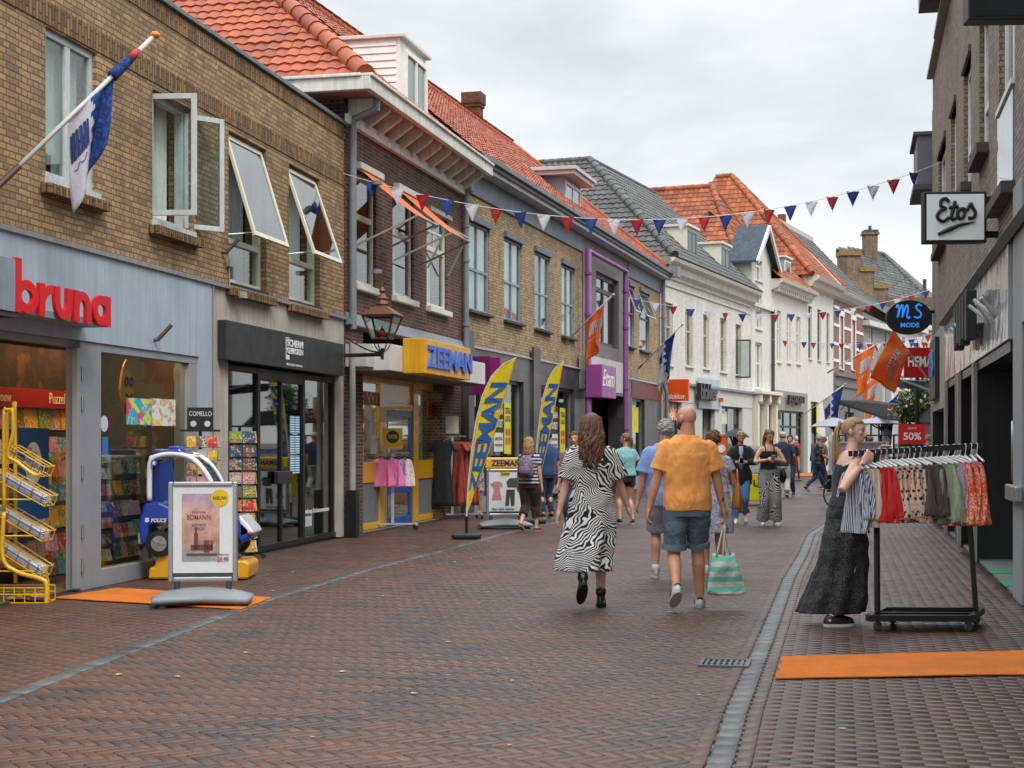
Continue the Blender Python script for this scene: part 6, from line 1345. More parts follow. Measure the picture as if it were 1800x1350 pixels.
# small white racks by the yellow shop
def trolley(label, foot, rz, h, w, hanging, signmat=None, deep=.5):
    t = thing('clothes_rack', label, 'clothes rack', G(*foot), rz, 'clothes racks outside the yellow shop'); G_m = plain('b9b9bb', .4, metal=.3)
    MB().bar((0,0,.1), (0,0,h), .05).build('upright', G_m, t); MB().bar((-w/2,0,.09), (w/2,0,.09), .05, .03).bar((-w/2,-deep/2,.09), (-w/2,deep/2,.09), .04, .03).bar((w/2,-deep/2,.09), (w/2,deep/2,.09), .04, .03).build('base', G_m, t)
    for sx in (-1, 1):
        for sy in (-1, 1): q_ = MB(); caster(q_, sx*w/2, sy*deep/2*.9, .035, 0, .3); q_.build('caster', CASTER, t)
    MB().tube([(-.25,-.2,h-.1),(0,0,h),(.25,.2,h-.1)], .012, 6).tube([(-.28,0,h),(.28,0,h)], .014, 6).build('arm', STEEL, t); return t
t1 = trolley('white rolling rack with pink skirts and a 50% card in front of the blue door', (690,930), .15, 1.32, .8, None)
cdh = 1.55; MB().box(-.17, .17, -.06, -.05, 1.4, 1.75).build('price_card', plain('dcae08', .5), t1); MB().disc((0,-.064,1.6), .11, (0,1,0), .004, 24).build('card_dot', plain('24241c', .5), t1); MB().text('50%', -.08, 1.57, .16, .07, -.068, .002, .02).text('korting op alles', -.14, 1.45, .28, .03, -.062, .002).build('lettering', plain('c9b40c', .5), t1)
base1 = G(690,930); PK = cloth('pink_cloth', 'f080b8', .85, .4); PK2 = pattern('white_dotted', 'dots', 'c9c9d4', 'b090a8', 22, .3); PK3 = pattern('pink_dotted', 'dots', 'd49aa4', 'd8ccd0', 22, .3)
for i, (dx, dy, m, nm) in enumerate(((-.2,-.08,PK,'bright pink frilled skirt at the front of the small white rack'), (-.02,-.02,PK,'bright pink frilled skirt behind the first one on the small white rack'), (.1,.04,PK2,'white dotted skirt on the small white rack'), (.2,.08,PK3,'pale pink dotted skirt at the right end of the small white rack'))):
    garment(nm, base1+Vector((dx, dy, 1.32)), PI/2-.2, m, .3, .5 if i < 2 else .36, .48, 'skirt', hm=BLACK, seed=40+i, group='skirts on the small white rack', th=.09)
t2 = trolley('white rolling rack with black and red dresses beside the yellow shop window', (795,912), .25, 1.62, 1.1, None)
MB().box(-.22, .12, -.03, -.02, 1.68, 2.02).build('blank_card', plain('b9b4a4', .6), t2); MB().tube([(-.05,0,1.6),(-.05,0,1.72)], .01).build('card_post', STEEL, t2)
base2 = G(795,912); BKC = cloth('black_cloth', '161618', .85, .5); RUST = cloth('rust_cloth', '9c3a30', .85, .5)
for i in range(5):
    garment(['black short-sleeved dress, frontmost','rust red dress right behind the black dress','second rust red dress','third rust red dress','last rust red dress'][i]+' on the white rack', base2+Vector((-.17 if i == 0 else .02+.085*i, -.32 if i == 0 else -.1+.05*i, 1.62)), PI/2-.2 if i == 0 else PI/2-.75, BKC if i == 0 else RUST, .42, .46, 1.25, 'dress', hm=BLACK, seed=60+i, group='dresses on the white rack')

# card racks ---------------------------------------------------------------------
def card_rack(label, loc, rz, cols, rows, zt, group='greeting card racks', topsign=None, seed=3, cw=.125, chh=.17):
    t = thing('card_rack', label, 'card rack', loc, rz, group); WIRE = plain('2c2c30', .4, metal=.4); rr = random.Random(seed)
    MB().tube([(0,0,.12),(0,0,zt+.03)], .02, 8).bar((-cols*cw/2-.05,0,zt+.02), (cols*cw/2+.05,0,zt+.02), .025).build('post', WIRE, t)
    mb = MB(); mb.bar((-.32,0,.1),(.32,0,.1),.04).bar((0,-.28,.1),(0,.28,.1),.04); mb.build('base', WIRE, t)
    for x, y in ((-.31,0),(.31,0),(0,-.27),(0,.27)): q_ = MB(); caster(q_, x, y, .033); q_.build('caster', CASTER, t)
    mb = MB()
    for side in (0, 1):
        M = Matrix.Rotation(PI/2*side, 4, 'Z'); mb.M = M
        for j in range(rows):
            z = zt-.02-(j+1)*(chh+.025)
            for i in range(cols):
                x = -cols*cw/2+i*cw; yy = -cols*cw/2-.03
                mb.tube([(x+.005,yy+.03,z+.0),(x+.005,yy-.015,z),(x+cw-.005,yy-.015,z),(x+cw-.005,yy+.03,z)], .0025, 4); mb.tube([(x+.005,yy-.015,z+.04),(x+cw-.005,yy-.015,z+.04)], .0025, 4)
    mb.M = None; mb.build('wire_pocket', WIRE, t)
    for side in (0, 1):
        M = Matrix.Rotation(PI/2*side, 4, 'Z')
        for j in range(rows):
            z = zt-.02-(j+1)*(chh+.025)
            for i in range(cols):
                mb = MB(); mb.M = M; x = -cols*cw/2+i*cw+.006; yy = -cols*cw/2-.03; mb.r = rr.random()*.97+.01
                mb.add([(x,yy,z),(x+cw-.014,yy,z),(x+cw-.014,yy+.02,z+chh),(x,yy+.02,z+chh),(x,yy+.022,z),(x+cw-.014,yy+.022,z),(x+cw-.014,yy+.04,z+chh),(x,yy+.04,z+chh)], [(0,1,2,3),(4,7,6,5),(0,3,7,4),(1,5,6,2),(3,2,6,7)]); mb.build('greeting_card', CARDM, t, recalc=False)
    if topsign:
        MB().box(-.15, .15, -.01, .01, zt+.03, zt+.29).build('top_card', plain('1a1c1c', .4), t); MB().text('COMELLO', -.13, zt+.19, .26, .055, -.012, .002).build('lettering', plain('d0d8cc', .5), t)
        mb = MB(); mb.disc((-.08,-.013,zt+.1), .035, (0,1,0), .004); mb.disc((.08,-.013,zt+.1), .035, (0,1,0), .004); mb.build('top_dots', plain('b9bdba', .5), t)
    return t
card_rack('greeting card rack standing before the black shop window, right of the poster stand', G(428,982)+Vector((-.05,0,0)), .35, 2, 9, 1.69, seed=5, cw=.17, chh=.15)
card_rack('greeting card rack with black COMELLO card on top, behind the toy police car', G(352,1004), .3, 3, 8, 1.62, topsign=True, seed=8, cw=.12, chh=.13)
# yellow newspaper rack -------------------------------------------------------------
nr = thing('newspaper_rack', 'yellow tubular newspaper rack with slanting wire trays at the left edge', 'newspaper rack', G(35,1060)+Vector((-.16,0,0)), .0); YT = plain('d9a808', .35, coat=.4); Yn = G(35,1060).y; NX = nr.location.x
Q = lambda px, py, dy=0: Vector(((px-CX)/F*Yn-NX, dy, CH-(py-HOR)/F*Yn))
mb = MB()
mb.tube([Q(7,900),Q(7,735),Q(10,722),Q(16,720),Q(22,724),Q(23,760),Q(14,800),Q(30,812),Q(60,835),Q(72,832)], .018, 10, sub=4)
mb.tube([Q(-6,900,.3),Q(-6,735,.3),Q(-3,724,.3),Q(4,722,.3),Q(8,726,.3),Q(9,1030,.3)], .018, 10, sub=4); mb.tube([Q(7,900),Q(5,980),Q(30,1005),Q(70,1017),Q(82,1030),Q(80,1078)], .022, 10, sub=5); mb.tube([Q(-40,980,.3),Q(30,1005,.3),Q(60,1015,.3),Q(66,1030,.3),Q(66,1070,.3)], .022, 10, sub=5)
for y in (878, 942, 1004): mb.tube([Q(-60,y),Q(60,y)], .008, 6)
mb.build('tube_frame', YT, nr, smooth=True)
PAPR = plain('b8bcc4', .8, .25, 20); BLW = plain('2a3a80', .5)
for (x0, y0, x1, y1, b_) in ((10,800,72,838,0), (-8,842,78,890,1), (-6,905,74,952,1), (-8,965,70,1015,1)):
    mb = MB(); a_, c_ = Q(x0,y0), Q(x1,y1); up = Vector((.035,0,.09))
    for dy in (0, .15, .3):
        A_, C_ = a_+Vector((0,dy,0)), c_+Vector((0,dy,0)); mb.tube([A_,C_], .006, 6); mb.tube([A_+up,C_+up], .006, 6); mb.tube([C_,C_+up*1.2], .006, 6); mb.tube([A_,A_+up], .006, 6)
    for s in (0, .33, .66, 1): p = a_.lerp(c_, s); mb.tube([p, p+Vector((0,.3,0))], .005, 6); mb.tube([p+up, p+up+Vector((0,.3,0))], .005, 6)
    mb.build('wire_tray', YT if b_ or True else BLW, nr)
    mb = MB(); [mb.tube([(a_.lerp(c_, s)+up)+Vector((0,-.004,.0)), (a_.lerp(c_, s)+up*.1)+Vector((0,-.004,0))], .004, 5) for s in (.2,.45,.7,.9)]; mb.tube([a_+up*.6+Vector((0,-.004,0)), c_+up*.6+Vector((0,-.004,0))], .005, 5); mb.build('blue_wire', BLW, nr)
    if b_:
        nrm = up.normalized(); pp = MB(); 
        for k in range(4): o_ = nrm*(.012+.014*k); A_, C_ = a_+o_+(a_-c_)*.05, c_+o_+(a_-c_)*(.04+.02*k); pp.prism([A_+Vector((0,.02,0)), C_+Vector((0,.02,0)), C_+Vector((0,.28,0)), A_+Vector((0,.28,0))], nrm*.01)
        tag(pp.build('newspapers', PAPR, nr))
tr = MB(); a_, c_ = Q(-30,1060), Q(80,1060)
for z in (0, .08, .14): [tr.tube([a_+Vector((0,dy,z)), c_+Vector((0,dy,z))], .006, 6) for dy in (0, .3)]; 
for k in range(7): p = a_.lerp(c_, k/6); tr.tube([p+Vector((0,0,.14)), p, p+Vector((0,.3,0)), p+Vector((0,.3,.14))], .005, 5)
tr.build('bottom_basket', YT, nr); mb = MB(); [mb.obox(Q(30+k*12,1052-k*2,.15), .22, .24, .012, Matrix.Rotation(.1*k, 3, 'Y') @ Matrix.Rotation(.2*k, 3, 'Z')) for k in range(3)]; mb.build('newspapers', pattern('pink_newspaper', 'blotch', 'c9a898', 'b05048', 9, .05), nr)

# toy police car ride ------------------------------------------------------------------
TB = plain('123a9c', .25, .06, coat=.6); TW = plain('d8d8dc', .25, .05, coat=.6); TY = plain('d99a08', .35, .06, coat=.3)
cr = thing('toy_car_ride', 'blue and white toy police car ride on a yellow base outside the bookshop', 'kiddie ride', G(345,1020), 0); Yc = G(345,1020).y; K = lambda px, py, dy=0: Vector(((px-345)/F*Yc, dy, CH-(py-HOR)/F*Yc))
dv = Vector((0, .62, 0))
MB().prism([K(260,1018),K(436,1018),K(438,992),K(430,985),K(405,985),K(402,960),K(275,960),K(272,996),K(262,998)], dv*1.05).build('base', TY, cr, bevel=.025)
for x in (268, 425): q_ = MB(); q_.box(K(x,0).x, K(x,0).x+.06, .05, .12, 0, .06); q_.build('foot', BLACK, cr)
MB().prism([K(244,935),K(241,925),K(250,893),K(255,883),K(280,882),K(308,895),K(420,910),K(440,930),K(442,945),K(425,955),K(318,955),K(302,920),K(282,917),K(262,925),K(258,958),K(246,955)], dv).build('body', TB, cr, bevel=.03)
mb = MB(); pil = [K(262,880),K(262,840),K(264,812),K(275,802),K(300,798),K(330,803),K(352,820),K(372,852),K(384,895)]
for dy in (.02, .6): mb.tube([p+Vector((0,dy,0)) for p in pil], .031, 10, sub=4, flat=1.2)
mb.tube([K(266,806,.02),K(266,806,.6)], .035, 10); mb.tube([K(330,803,.02),K(330,803,.6)], .03, 10); mb.build('roof_arch', TW, cr, smooth=True)
MB().prism([K(278,880,.04),K(278,815,.04),K(300,806,.04),K(310,880,.04)], (0,.02,0)).box(K(262,0).x, K(276,0).x, .1, .5, K(0,885).z, K(0,812).z).build('cabin_back', plain('0f2f80', .3), cr)
def ws(a, b): s = spline([K(330,803),K(352,820),K(372,852),K(384,895)], [0]*4, 6)[0]; p = s[min(int(a*(len(s)-1)), len(s)-1)]; return p+Vector((.01, .04+.54*b, .01))
MB().grid(ws, 18, 4).build('windscreen', glassmat('tinted_glass', 'a8b8cc', .2, .8), cr, smooth=True, recalc=False); MB().prism([K(290,885,.1),K(290,850,.1),K(318,880,.1),K(380,905,.1),K(380,925,.1),K(290,925,.1)], (0,.42,0)).build('seat', plain('7fa8c8', .4), cr, bevel=.03)
mb = MB(); mb.prism([K(268,801),K(272,790),K(315,789),K(325,800)], (0,.55,0)); mb.build('light_bar', TB, cr, bevel=.02); MB().prism([K(290,789,.1),K(294,784,.1),K(308,784,.1),K(312,789,.1)], (0,.3,0)).build('light_cap', plain('2a56b8', .2), cr, bevel=.01)
MB().disc(K(272,814,-.035), .035, (0,1,0), .01).build('badge', plain('2a5aa8', .4), cr)
st5 = [(K(272,814,-.045)+Vector((math.cos(PI/2+k*PI/5)*(.028 if k % 2 == 0 else .012), 0, math.sin(PI/2+k*PI/5)*(.028 if k % 2 == 0 else .012)))) for k in range(10)]; MB().prism(st5, (0,.004,0)).build('star', TW, cr)
o = MB().text('POLICE', K(266,0).x, K(0,918).z, K(293,0).x-K(266,0).x, .042, -.006, .004, .03, .1).text('8', K(255,0).x, K(0,918).z, .045, .05, -.006, .004, .05).build('lettering', TW, cr)
for x, dy in ((281,-.03),(281,.58),(400,-.03),(400,.58)):
    wq = Matrix.Rotation(PI/2, 3, 'X'); c_ = K(x, 955, dy+.03); wh = MB().lathe([(.09,-.05),(.138,-.045),(.148,-.02),(.148,.02),(.138,.045),(.09,.05)], c_, 26, wq).build('wheel', BLACK, cr, smooth=True, auto=35)
    mb = MB(); mb.lathe([(.085,-.054),(.085,.054)], c_, 20, wq); [mb.bar(c_+Vector((0,-.06,0)), c_+Vector((.08*math.cos(k*2*PI/5), -.06, .08*math.sin(k*2*PI/5))), .022, .014) for k in range(5)]; mb.build('rim', STEEL, wh)
MB().prism([K(241,957,.05),K(240,938,.05),K(250,936,.05),K(250,957,.05)], (0,.5,0)).build('bumper', plain('b8babf', .4), cr, bevel=.01); MB().prism([K(420,905,.0),K(442,930,.0),K(446,938,.0),K(420,945,0)], (0,.6,0)).build('bonnet', TW, cr, bevel=.02); MB().ell(K(441,937,-.01), .025, .02, .02).build('indicator', plain('c05a10', .3), cr)

# ================================================================== terrace: awning, parasols, plants
tw = thing('terrace_awning', 'long black terrace awning on thin posts at the far right of the street', 'awning', (0, 0, 0)); a0, a1, a2, a3 = P(1466,707,64), P(1640,745,52), P(1640,722,50), P(1540,712,60)
MB().prism([P(1465,708,66), P(1465,705,66), P(1530,706,61), P(1650,722,48), P(1650,748,46.5), P(1560,738,54)], (0,0,.06)).build('canopy', plain('0d0e0f', .95), tw)
mb = MB(); [mb.bar(Vector((P(px,700,Y).x, Y, 0)), Vector((P(px,700,Y).x, Y, CH-(py-HOR)/F*Y)), .08) for px, py, Y in ((1492,716,64),(1560,735,58),(1610,748,55))]; mb.build('post', BLACK, tw)
ba = thing('shop_awning', 'dark slanting awning just under the red HEMA sign', 'awning', (0,0,0)); MB().prism([P(1583,667,44), P(1645,672,42), P(1645,690,42), P(1596,683,44)], (.0,1.5,.1)).build('canopy', cloth('grey_awning_cloth', '3a4040', .8, .2), ba); MB().bar(P(1583,667,44), P(1645,690,42), .05).build('valance', plain('70767a', .6), ba)
LILP = cloth('lilac_parasol_cloth', '8d8a9c', .8, .2)
def parasol(label, px, pyt, pyb, Y, wpx, mat=LILP, group='terrace parasols', name='parasol'):
    r_ = wpx/2/F*Y; zt = CH-(pyt-HOR)/F*Y; ze = CH-(pyb-HOR)/F*Y; t = thing(name, label, 'parasol', ((px-CX)/F*Y, Y, 0), .3, group)
    mb = MB(); n_ = 8; rim = [(r_*math.cos(2*PI*k/n_), r_*math.sin(2*PI*k/n_), ze) for k in range(n_)]
    vs = [(0,0,zt)]+rim+[(x*.55, y*.55, zt-(zt-ze)*.42) for x, y, z in rim]; fs = []
    for k in range(n_): k2 = (k+1) % n_; fs += [(0, 1+n_+k, 1+n_+k2), (1+n_+k, 1+k, 1+k2, 1+n_+k2)]
    mb.add(vs, fs); mb.build('canopy', mat, t, solid=.02, recalc=False); MB().tube([(0,0,0),(0,0,zt+.08)], .035, 8).build('pole', DKGREY, t)
    mb = MB(); [mb.bar((0,0,zt-.5), (x*.5, y*.5, zt-(zt-ze)*.45), .03) for x, y, z in rim]; mb.build('rib', DKGREY, t); MB().lathe([(.3,0),(.3,.08),(.06,.12)], (0,0,0), 16).build('foot', DKGREY, t); return t
parasol('lilac grey parasol at the left end of the terrace', 1466, 734, 750, 60, 88); parasol('lilac grey parasol behind the young woman with the rack', 1550, 733, 745, 56, 130); parasol('lilac grey parasol at the right end under the black awning', 1598, 734, 744, 60, 90)
parasol('small dark umbrella over the display behind the woman in the black blazer', 1293, 753, 768, 33, 50, cloth('dark_umbrella_cloth', '20222a', .7, .2), None, 'umbrella')
fn_ = thing('terrace_screen', 'low dark framed glass screens along the terrace', 'screen', (0,0,0)); mb = MB()
for i in range(7): a_ = P(1475+i*24, 778, 55-i*.8); mb.bar((a_.x,a_.y,0),(a_.x,a_.y,1.75),.06); 
for z in (.1, 1.0, 1.75): mb.bar((P(1475,0,55).x,55,z),(P(1619,0,50.2).x,50.2,z),.05)
mb.build('frame', BLACK, fn_); o_a, o_b = P(1475,0,55), P(1619,0,50.2); MB().quad((o_a.x,o_a.y+.02,.1),(o_b.x,o_b.y+.02,.1),(o_b.x,o_b.y+.02,1.0),(o_a.x,o_a.y+.02,1.0)).build('panel', plain('4c5052', .5), fn_)
pb = thing('poster_board', 'pale framed board on the terrace behind the young woman', 'board', (P(1510,0,40).x,40,0), .1); MB().box(-.75,.75,0,.05,.7,1.5).build('panel', plain('a88a9a', .6, .2), pb, bevel=.01); frame_mb(-.78,.78,.67,1.53,-.02,.05,.09).build('frame', plain('b9babb', .5), pb); MB().bar((-.6,.05,0),(-.6,.05,.7),.05).bar((.6,.05,0),(.6,.05,.7),.05).build('leg', DKGREY, pb)
# greenery and flowers
LEAFM = rndmat('leaves', [(0,'1c3012'),(.4,'2c4a1a'),(.75,'3f6026'),(1,'5a7a34')], .6, .3, bump=.1)
FLW = rndmat('blossom', [(0,'b02018'),(.4,'c83a20'),(.7,'d89a20'),(1,'d8d0c0')], .7, .2, bump=.1)
def leafcloud(mb, c, rx, ry, rz_, n_, s, rr):
    for _ in range(n_):
        th, ph = rr.uniform(0, 2*PI), math.acos(rr.uniform(-1, 1)); rad = rr.uniform(.35, 1)**.5*(1+.25*math.sin(3*th+ph*5)); p = Vector(c)+Vector((rx*rad*math.sin(ph)*math.cos(th), ry*rad*math.sin(ph)*math.sin(th), rz_*rad*math.cos(ph)))
        a = Vector((rr.uniform(-1,1), rr.uniform(-1,1), rr.uniform(-1,1))).normalized(); b = a.orthogonal().normalized(); w_ = s*rr.uniform(.6,1.3); mb.r = rr.random()*.98+.01; mb.add([p, p+a*w_*.5+b*w_*.3, p+a*w_, p+a*w_*.5-b*w_*.3], [(0,1,2,3)])
rr = random.Random(21); Yt = 50; tc_ = P(1615,712,Yt); t = thing('tree', 'leafy green street tree with orange blossoms behind the red HEMA sign', 'tree', (tc_.x, Yt, 0))
MB().tube([(0,0,0),(.05,0,1.3),(0,.1,2.3)], [.11,.09,.06], 10, sub=3).tube([(0,.05,1.7),(-.5,.1,2.5)], [.05,.02], 6).tube([(.02,.05,1.9),(.5,0,2.7)], [.05,.02], 6).build('trunk', plain('55483a', .9, .3), t)
mb = MB()
for dx, dz, r_ in ((-.3,.2,.45),(.3,.35,.5),(0,-.25,.45),(.5,-.3,.4),(-.45,-.3,.3),(.1,.6,.35)): leafcloud(mb, (dx, 0, tc_.z+dz), r_, r_, r_*.8, 420, .13, rr)
mb.build('crown', LEAFM, t, recalc=False); mb = MB(); leafcloud(mb, (.2,-.4,tc_.z+.1), .35,.2,.3, 22, .13, rr); leafcloud(mb, (-.9,-.3,tc_.z-.2), .25,.2,.25, 16, .13, rr); leafcloud(mb, (.3,-.2,tc_.z+1.3), .6,.2,.45, 30, .13, rr); leafcloud(mb, (-.5,-.2,tc_.z+.3), .2,.2,.8, 22, .12, rr); mb.build('blossom', FLW, t, recalc=False)
t = thing('wooden_post', 'round timber post among the flags and greenery on the terrace', 'post', (P(1587,0,52).x, 52, 0)); MB().tube([(0,0,0),(0,0,CH-(692-HOR)/F*52)], [.17,.15], 14).build('post', plain('9a8070', .8, .2), t); MB().lathe([(.2,0),(.2,.1)], (0,0,0), 14).build('collar', DKGREY, t)
t = thing('street_lamp', 'black lantern lamp post top just behind the red HEMA sign', 'lamp', (P(1612,0,46).x, 46, 0)); zl_ = CH-(612-HOR)/F*46; MB().tube([(0,0,0),(0,0,zl_-.5)], [.07,.05], 10).build('pole', BLACK, t); MB().lathe([(.1,-.5),(.2,-.12)], (0,0,zl_), 8).build('lantern', GLASS, t); MB().lathe([(.24,-.12),(.12,.02),(.05,.05),(.03,.16)], (0,0,zl_), 8).build('lamp_roof', BLACK, t)

# ================================================================== bicycles
def bicycle(label, loc, rz, lean=.08, bag=None, group='parked bicycles'):
    t = thing('bicycle', label, 'bicycle', loc, rz, group); R_ = .34; fm = plain('1c1e22', .35, coat=.3); CHR = STEEL
    Mx = Matrix.Rotation(lean, 4, 'X')
    def tb(mb): mb.M = Mx; return mb
    for x in (-.54, .54):
        w = tb(MB()); w.tube([(x+R_*math.cos(a*PI/18), 0, R_+.0+R_*math.sin(a*PI/18)) for a in range(37)], .017, 7, caps=False); wo_ = w.build('wheel', plain('161616', .7), t, smooth=True)
        s = tb(MB()); [s.tube([(x,0,R_),(x+(R_-.01)*math.cos(a*PI/14),0,R_+(R_-.01)*math.sin(a*PI/14))], .0015, 3) for a in range(28)]; s.lathe([(.03,-.03),(.03,.03)], (x,0,R_), 10, Matrix.Rotation(PI/2, 3, 'X')); s.build('spoke', CHR, wo_)
        g_ = tb(MB()); g_.tube([(x+(R_+.025)*math.cos(a*PI/18), 0, R_+(R_+.025)*math.sin(a*PI/18)) for a in range(2 if x > 0 else -1, 16 if x > 0 else 17)], .016, 6); g_.build('mudguard', fm, t, smooth=True)
    f_ = tb(MB()); bb = (-.06,0,.3); sh = (-.2,0,.78); hd = (.34,0,.84); hb = (.37,0,.7)
    for a, b in ((bb,sh),(bb,hb),(sh,(-.54,0,.34)),(bb,(-.54,0,.34)),((-.14,0,.6),hb),(hd,(.37,0,.7)),((.37,0,.7),(.54,0,.34))): f_.tube([a,b], .018, 8)
    f_.build('frame', fm, t, smooth=True)
    h_b = tb(MB()); h_b.tube([(.34,0,.84),(.32,0,1.05)], .014, 7); h_b.tube([(.12,-.28,1.02),(.28,-.22,1.1),(.33,0,1.07),(.28,.22,1.1),(.12,.28,1.02)], .012, 7, sub=4); h_b.build('handlebar', CHR, t)
    sd_ = tb(MB()); sd_.tube([(-.2,0,.78),(-.23,0,.92)], .014, 7); sd_.build('seat_post', CHR, t); sd_ = tb(MB()); sd_.cap_tube([(-.34,0,.95),(-.22,0,.96),(-.06,0,.94)], [.085,.06,.025], 10, flat=.4); sd_.build('saddle', BLACK, t, smooth=True)
    cr_ = tb(MB()); cr_.lathe([(.09,-.004),(.09,.004)], (-.06,.05,.3), 20, Matrix.Rotation(PI/2, 3, 'X')); cr_.tube([(-.06,.06,.3),(.05,.06,.18)], .01, 6); cr_.tube([(-.06,-.06,.3),(-.17,-.06,.42)], .01, 6); cr_.box(.0,.1,.06,.14,.17,.19); cr_.box(-.22,-.12,-.14,-.06,.41,.43); cr_.build('crank', CHR, t)
    rc = tb(MB()); rc.bar((-.75,0,.76),(-.28,0,.76),.12,.012); rc.tube([(-.7,.07,.76),(-.54,.07,.36)], .007, 5); rc.tube([(-.7,-.07,.76),(-.54,-.07,.36)], .007, 5); rc.build('rear_rack', fm, t)
    if bag: b_ = tb(MB()); b_.box(-.76,-.34,.08,.22,.42,.76); b_.box(-.76,-.34,-.22,-.08,.42,.76); b_.build('pannier', bag, t, bevel=.03)
    k_ = tb(MB()); k_.tube([(-.5,-.03,.34),(-.55,-.2,.02)], .01, 5); k_.build('kickstand', fm, t)
    return t
g_ = G(972,900); bicycle('black upright bicycle parked against the shopfront behind the woman in the striped dress', (g_.x+.1, g_.y+.6, 0), -.45)
g_ = G(1462,893); bicycle('bicycle with grey pannier bags, just left of the young woman with the rack', (g_.x+.62, g_.y+.25, 0), .35, bag=plain('34393d', .8))
g_ = G(1431,842); bicycle('far bicycle leaning by the white house with a blue bag on it', (g_.x+.3, g_.y+.4, 0), 1.25)
t = thing('hanging_coat', 'teal blue coat draped over the far bicycle', 'coat', (g_.x+.2, g_.y+.2, 0), .2); MB().loft([(0,0,.35,.3,.12,.1),(0,0,.8,.26,.12,.1),(0,0,1.25,.22,.12,.05),(0,0,1.5,.12,.08)], 20, pn=7).build('body', cloth('teal_coat_cloth', '22566c', .8, .4), t, smooth=True); MB().cap_tube([(-.2,0,1.35),(-.3,0,.8)], [.08,.07], 8).cap_tube([(.2,0,1.35),(.3,0,.8)], [.08,.07], 8).build('sleeve', cloth('teal_sleeve_cloth', '225266', .8, .4), t, smooth=True)
# far shop displays
t = thing('display_stand', 'orange and white leaflet display standing by the homeware shop door', 'display', (P(1268,0,38).x, 38, 0), .1); MB().box(-.14,.14,0,.2,.1,1.72).build('board', plain('d4500e', .5), t, bevel=.02); MB().disc((0,-.01,1.35), .1, (0,1,0), .01).build('white_circle', DP, t); MB().box(-.11,.11,-.03,0,.5,1.0).build('leaflet', DP, t); MB().box(-.18,.18,-.1,.3,0,.1).build('base', DKGREY, t)
t = thing('display_bin', 'yellow and white sale bin under the small dark umbrella', 'bin', (P(1330,0,37).x, 37, 0), .2); MB().box(-.4,.4,-.3,.3,.1,.75).build('bin', YP, t, bevel=.02); MB().text('UIT', -.2, .45, .4, .16, -.31, .004, .03).build('lettering', plain('26261c', .5), t); MB().box(-.38,.38,-.28,.28,.75,1.05).build('goods', plain('b8bcc0', .6, .3, 20), t, bevel=.04); MB().prism([(-.45,-.3,1.2),(.5,-.3,1.1),(.5,-.3,1.35),(-.45,-.3,1.45)], (0,.03,0)).build('banner', plain('c4c8d0', .6), t); MB().text('UITVERKOOP', -.4, 1.22, .8, .12, -.31, .004, .01).build('lettering', plain('2a3a6a', .5), t)
for i, (px, Y, m, lab) in enumerate(((1400,60,plain('a01c24', .6),'shop mannequin in a red outfit by the grey shopfront door'), (1478,57,plain('2c4a4c', .7),'shop mannequin in dark green clothes behind the terrace'))):
    t = thing('mannequin', lab, 'mannequin', (P(px,0,Y).x, Y, 0), 0); MB().loft([(0,0,.75,.15,.1),(0,0,.95,.17,.11),(0,0,1.15,.13,.09),(0,0,1.35,.19,.11),(0,0,1.45,.12,.08),(0,0,1.5,.05,.05)], 16).build('clothes', m, t, smooth=True); MB().tube([(0,0,1.48),(0,0,1.56)], .045).ell((0,0,1.66), .075, .09, .11).build('head', plain('b8b0a6', .5), t, smooth=True); MB().cap_tube([(-.08,0,.8),(-.09,0,.1)], [.075,.04], 8).cap_tube([(.08,0,.8),(.09,0,.1)], [.075,.04], 8).build('leg', DKGREY, t, smooth=True); MB().box(-.2,.2,-.15,.15,0,.04).build('stand', DKGREY, t)
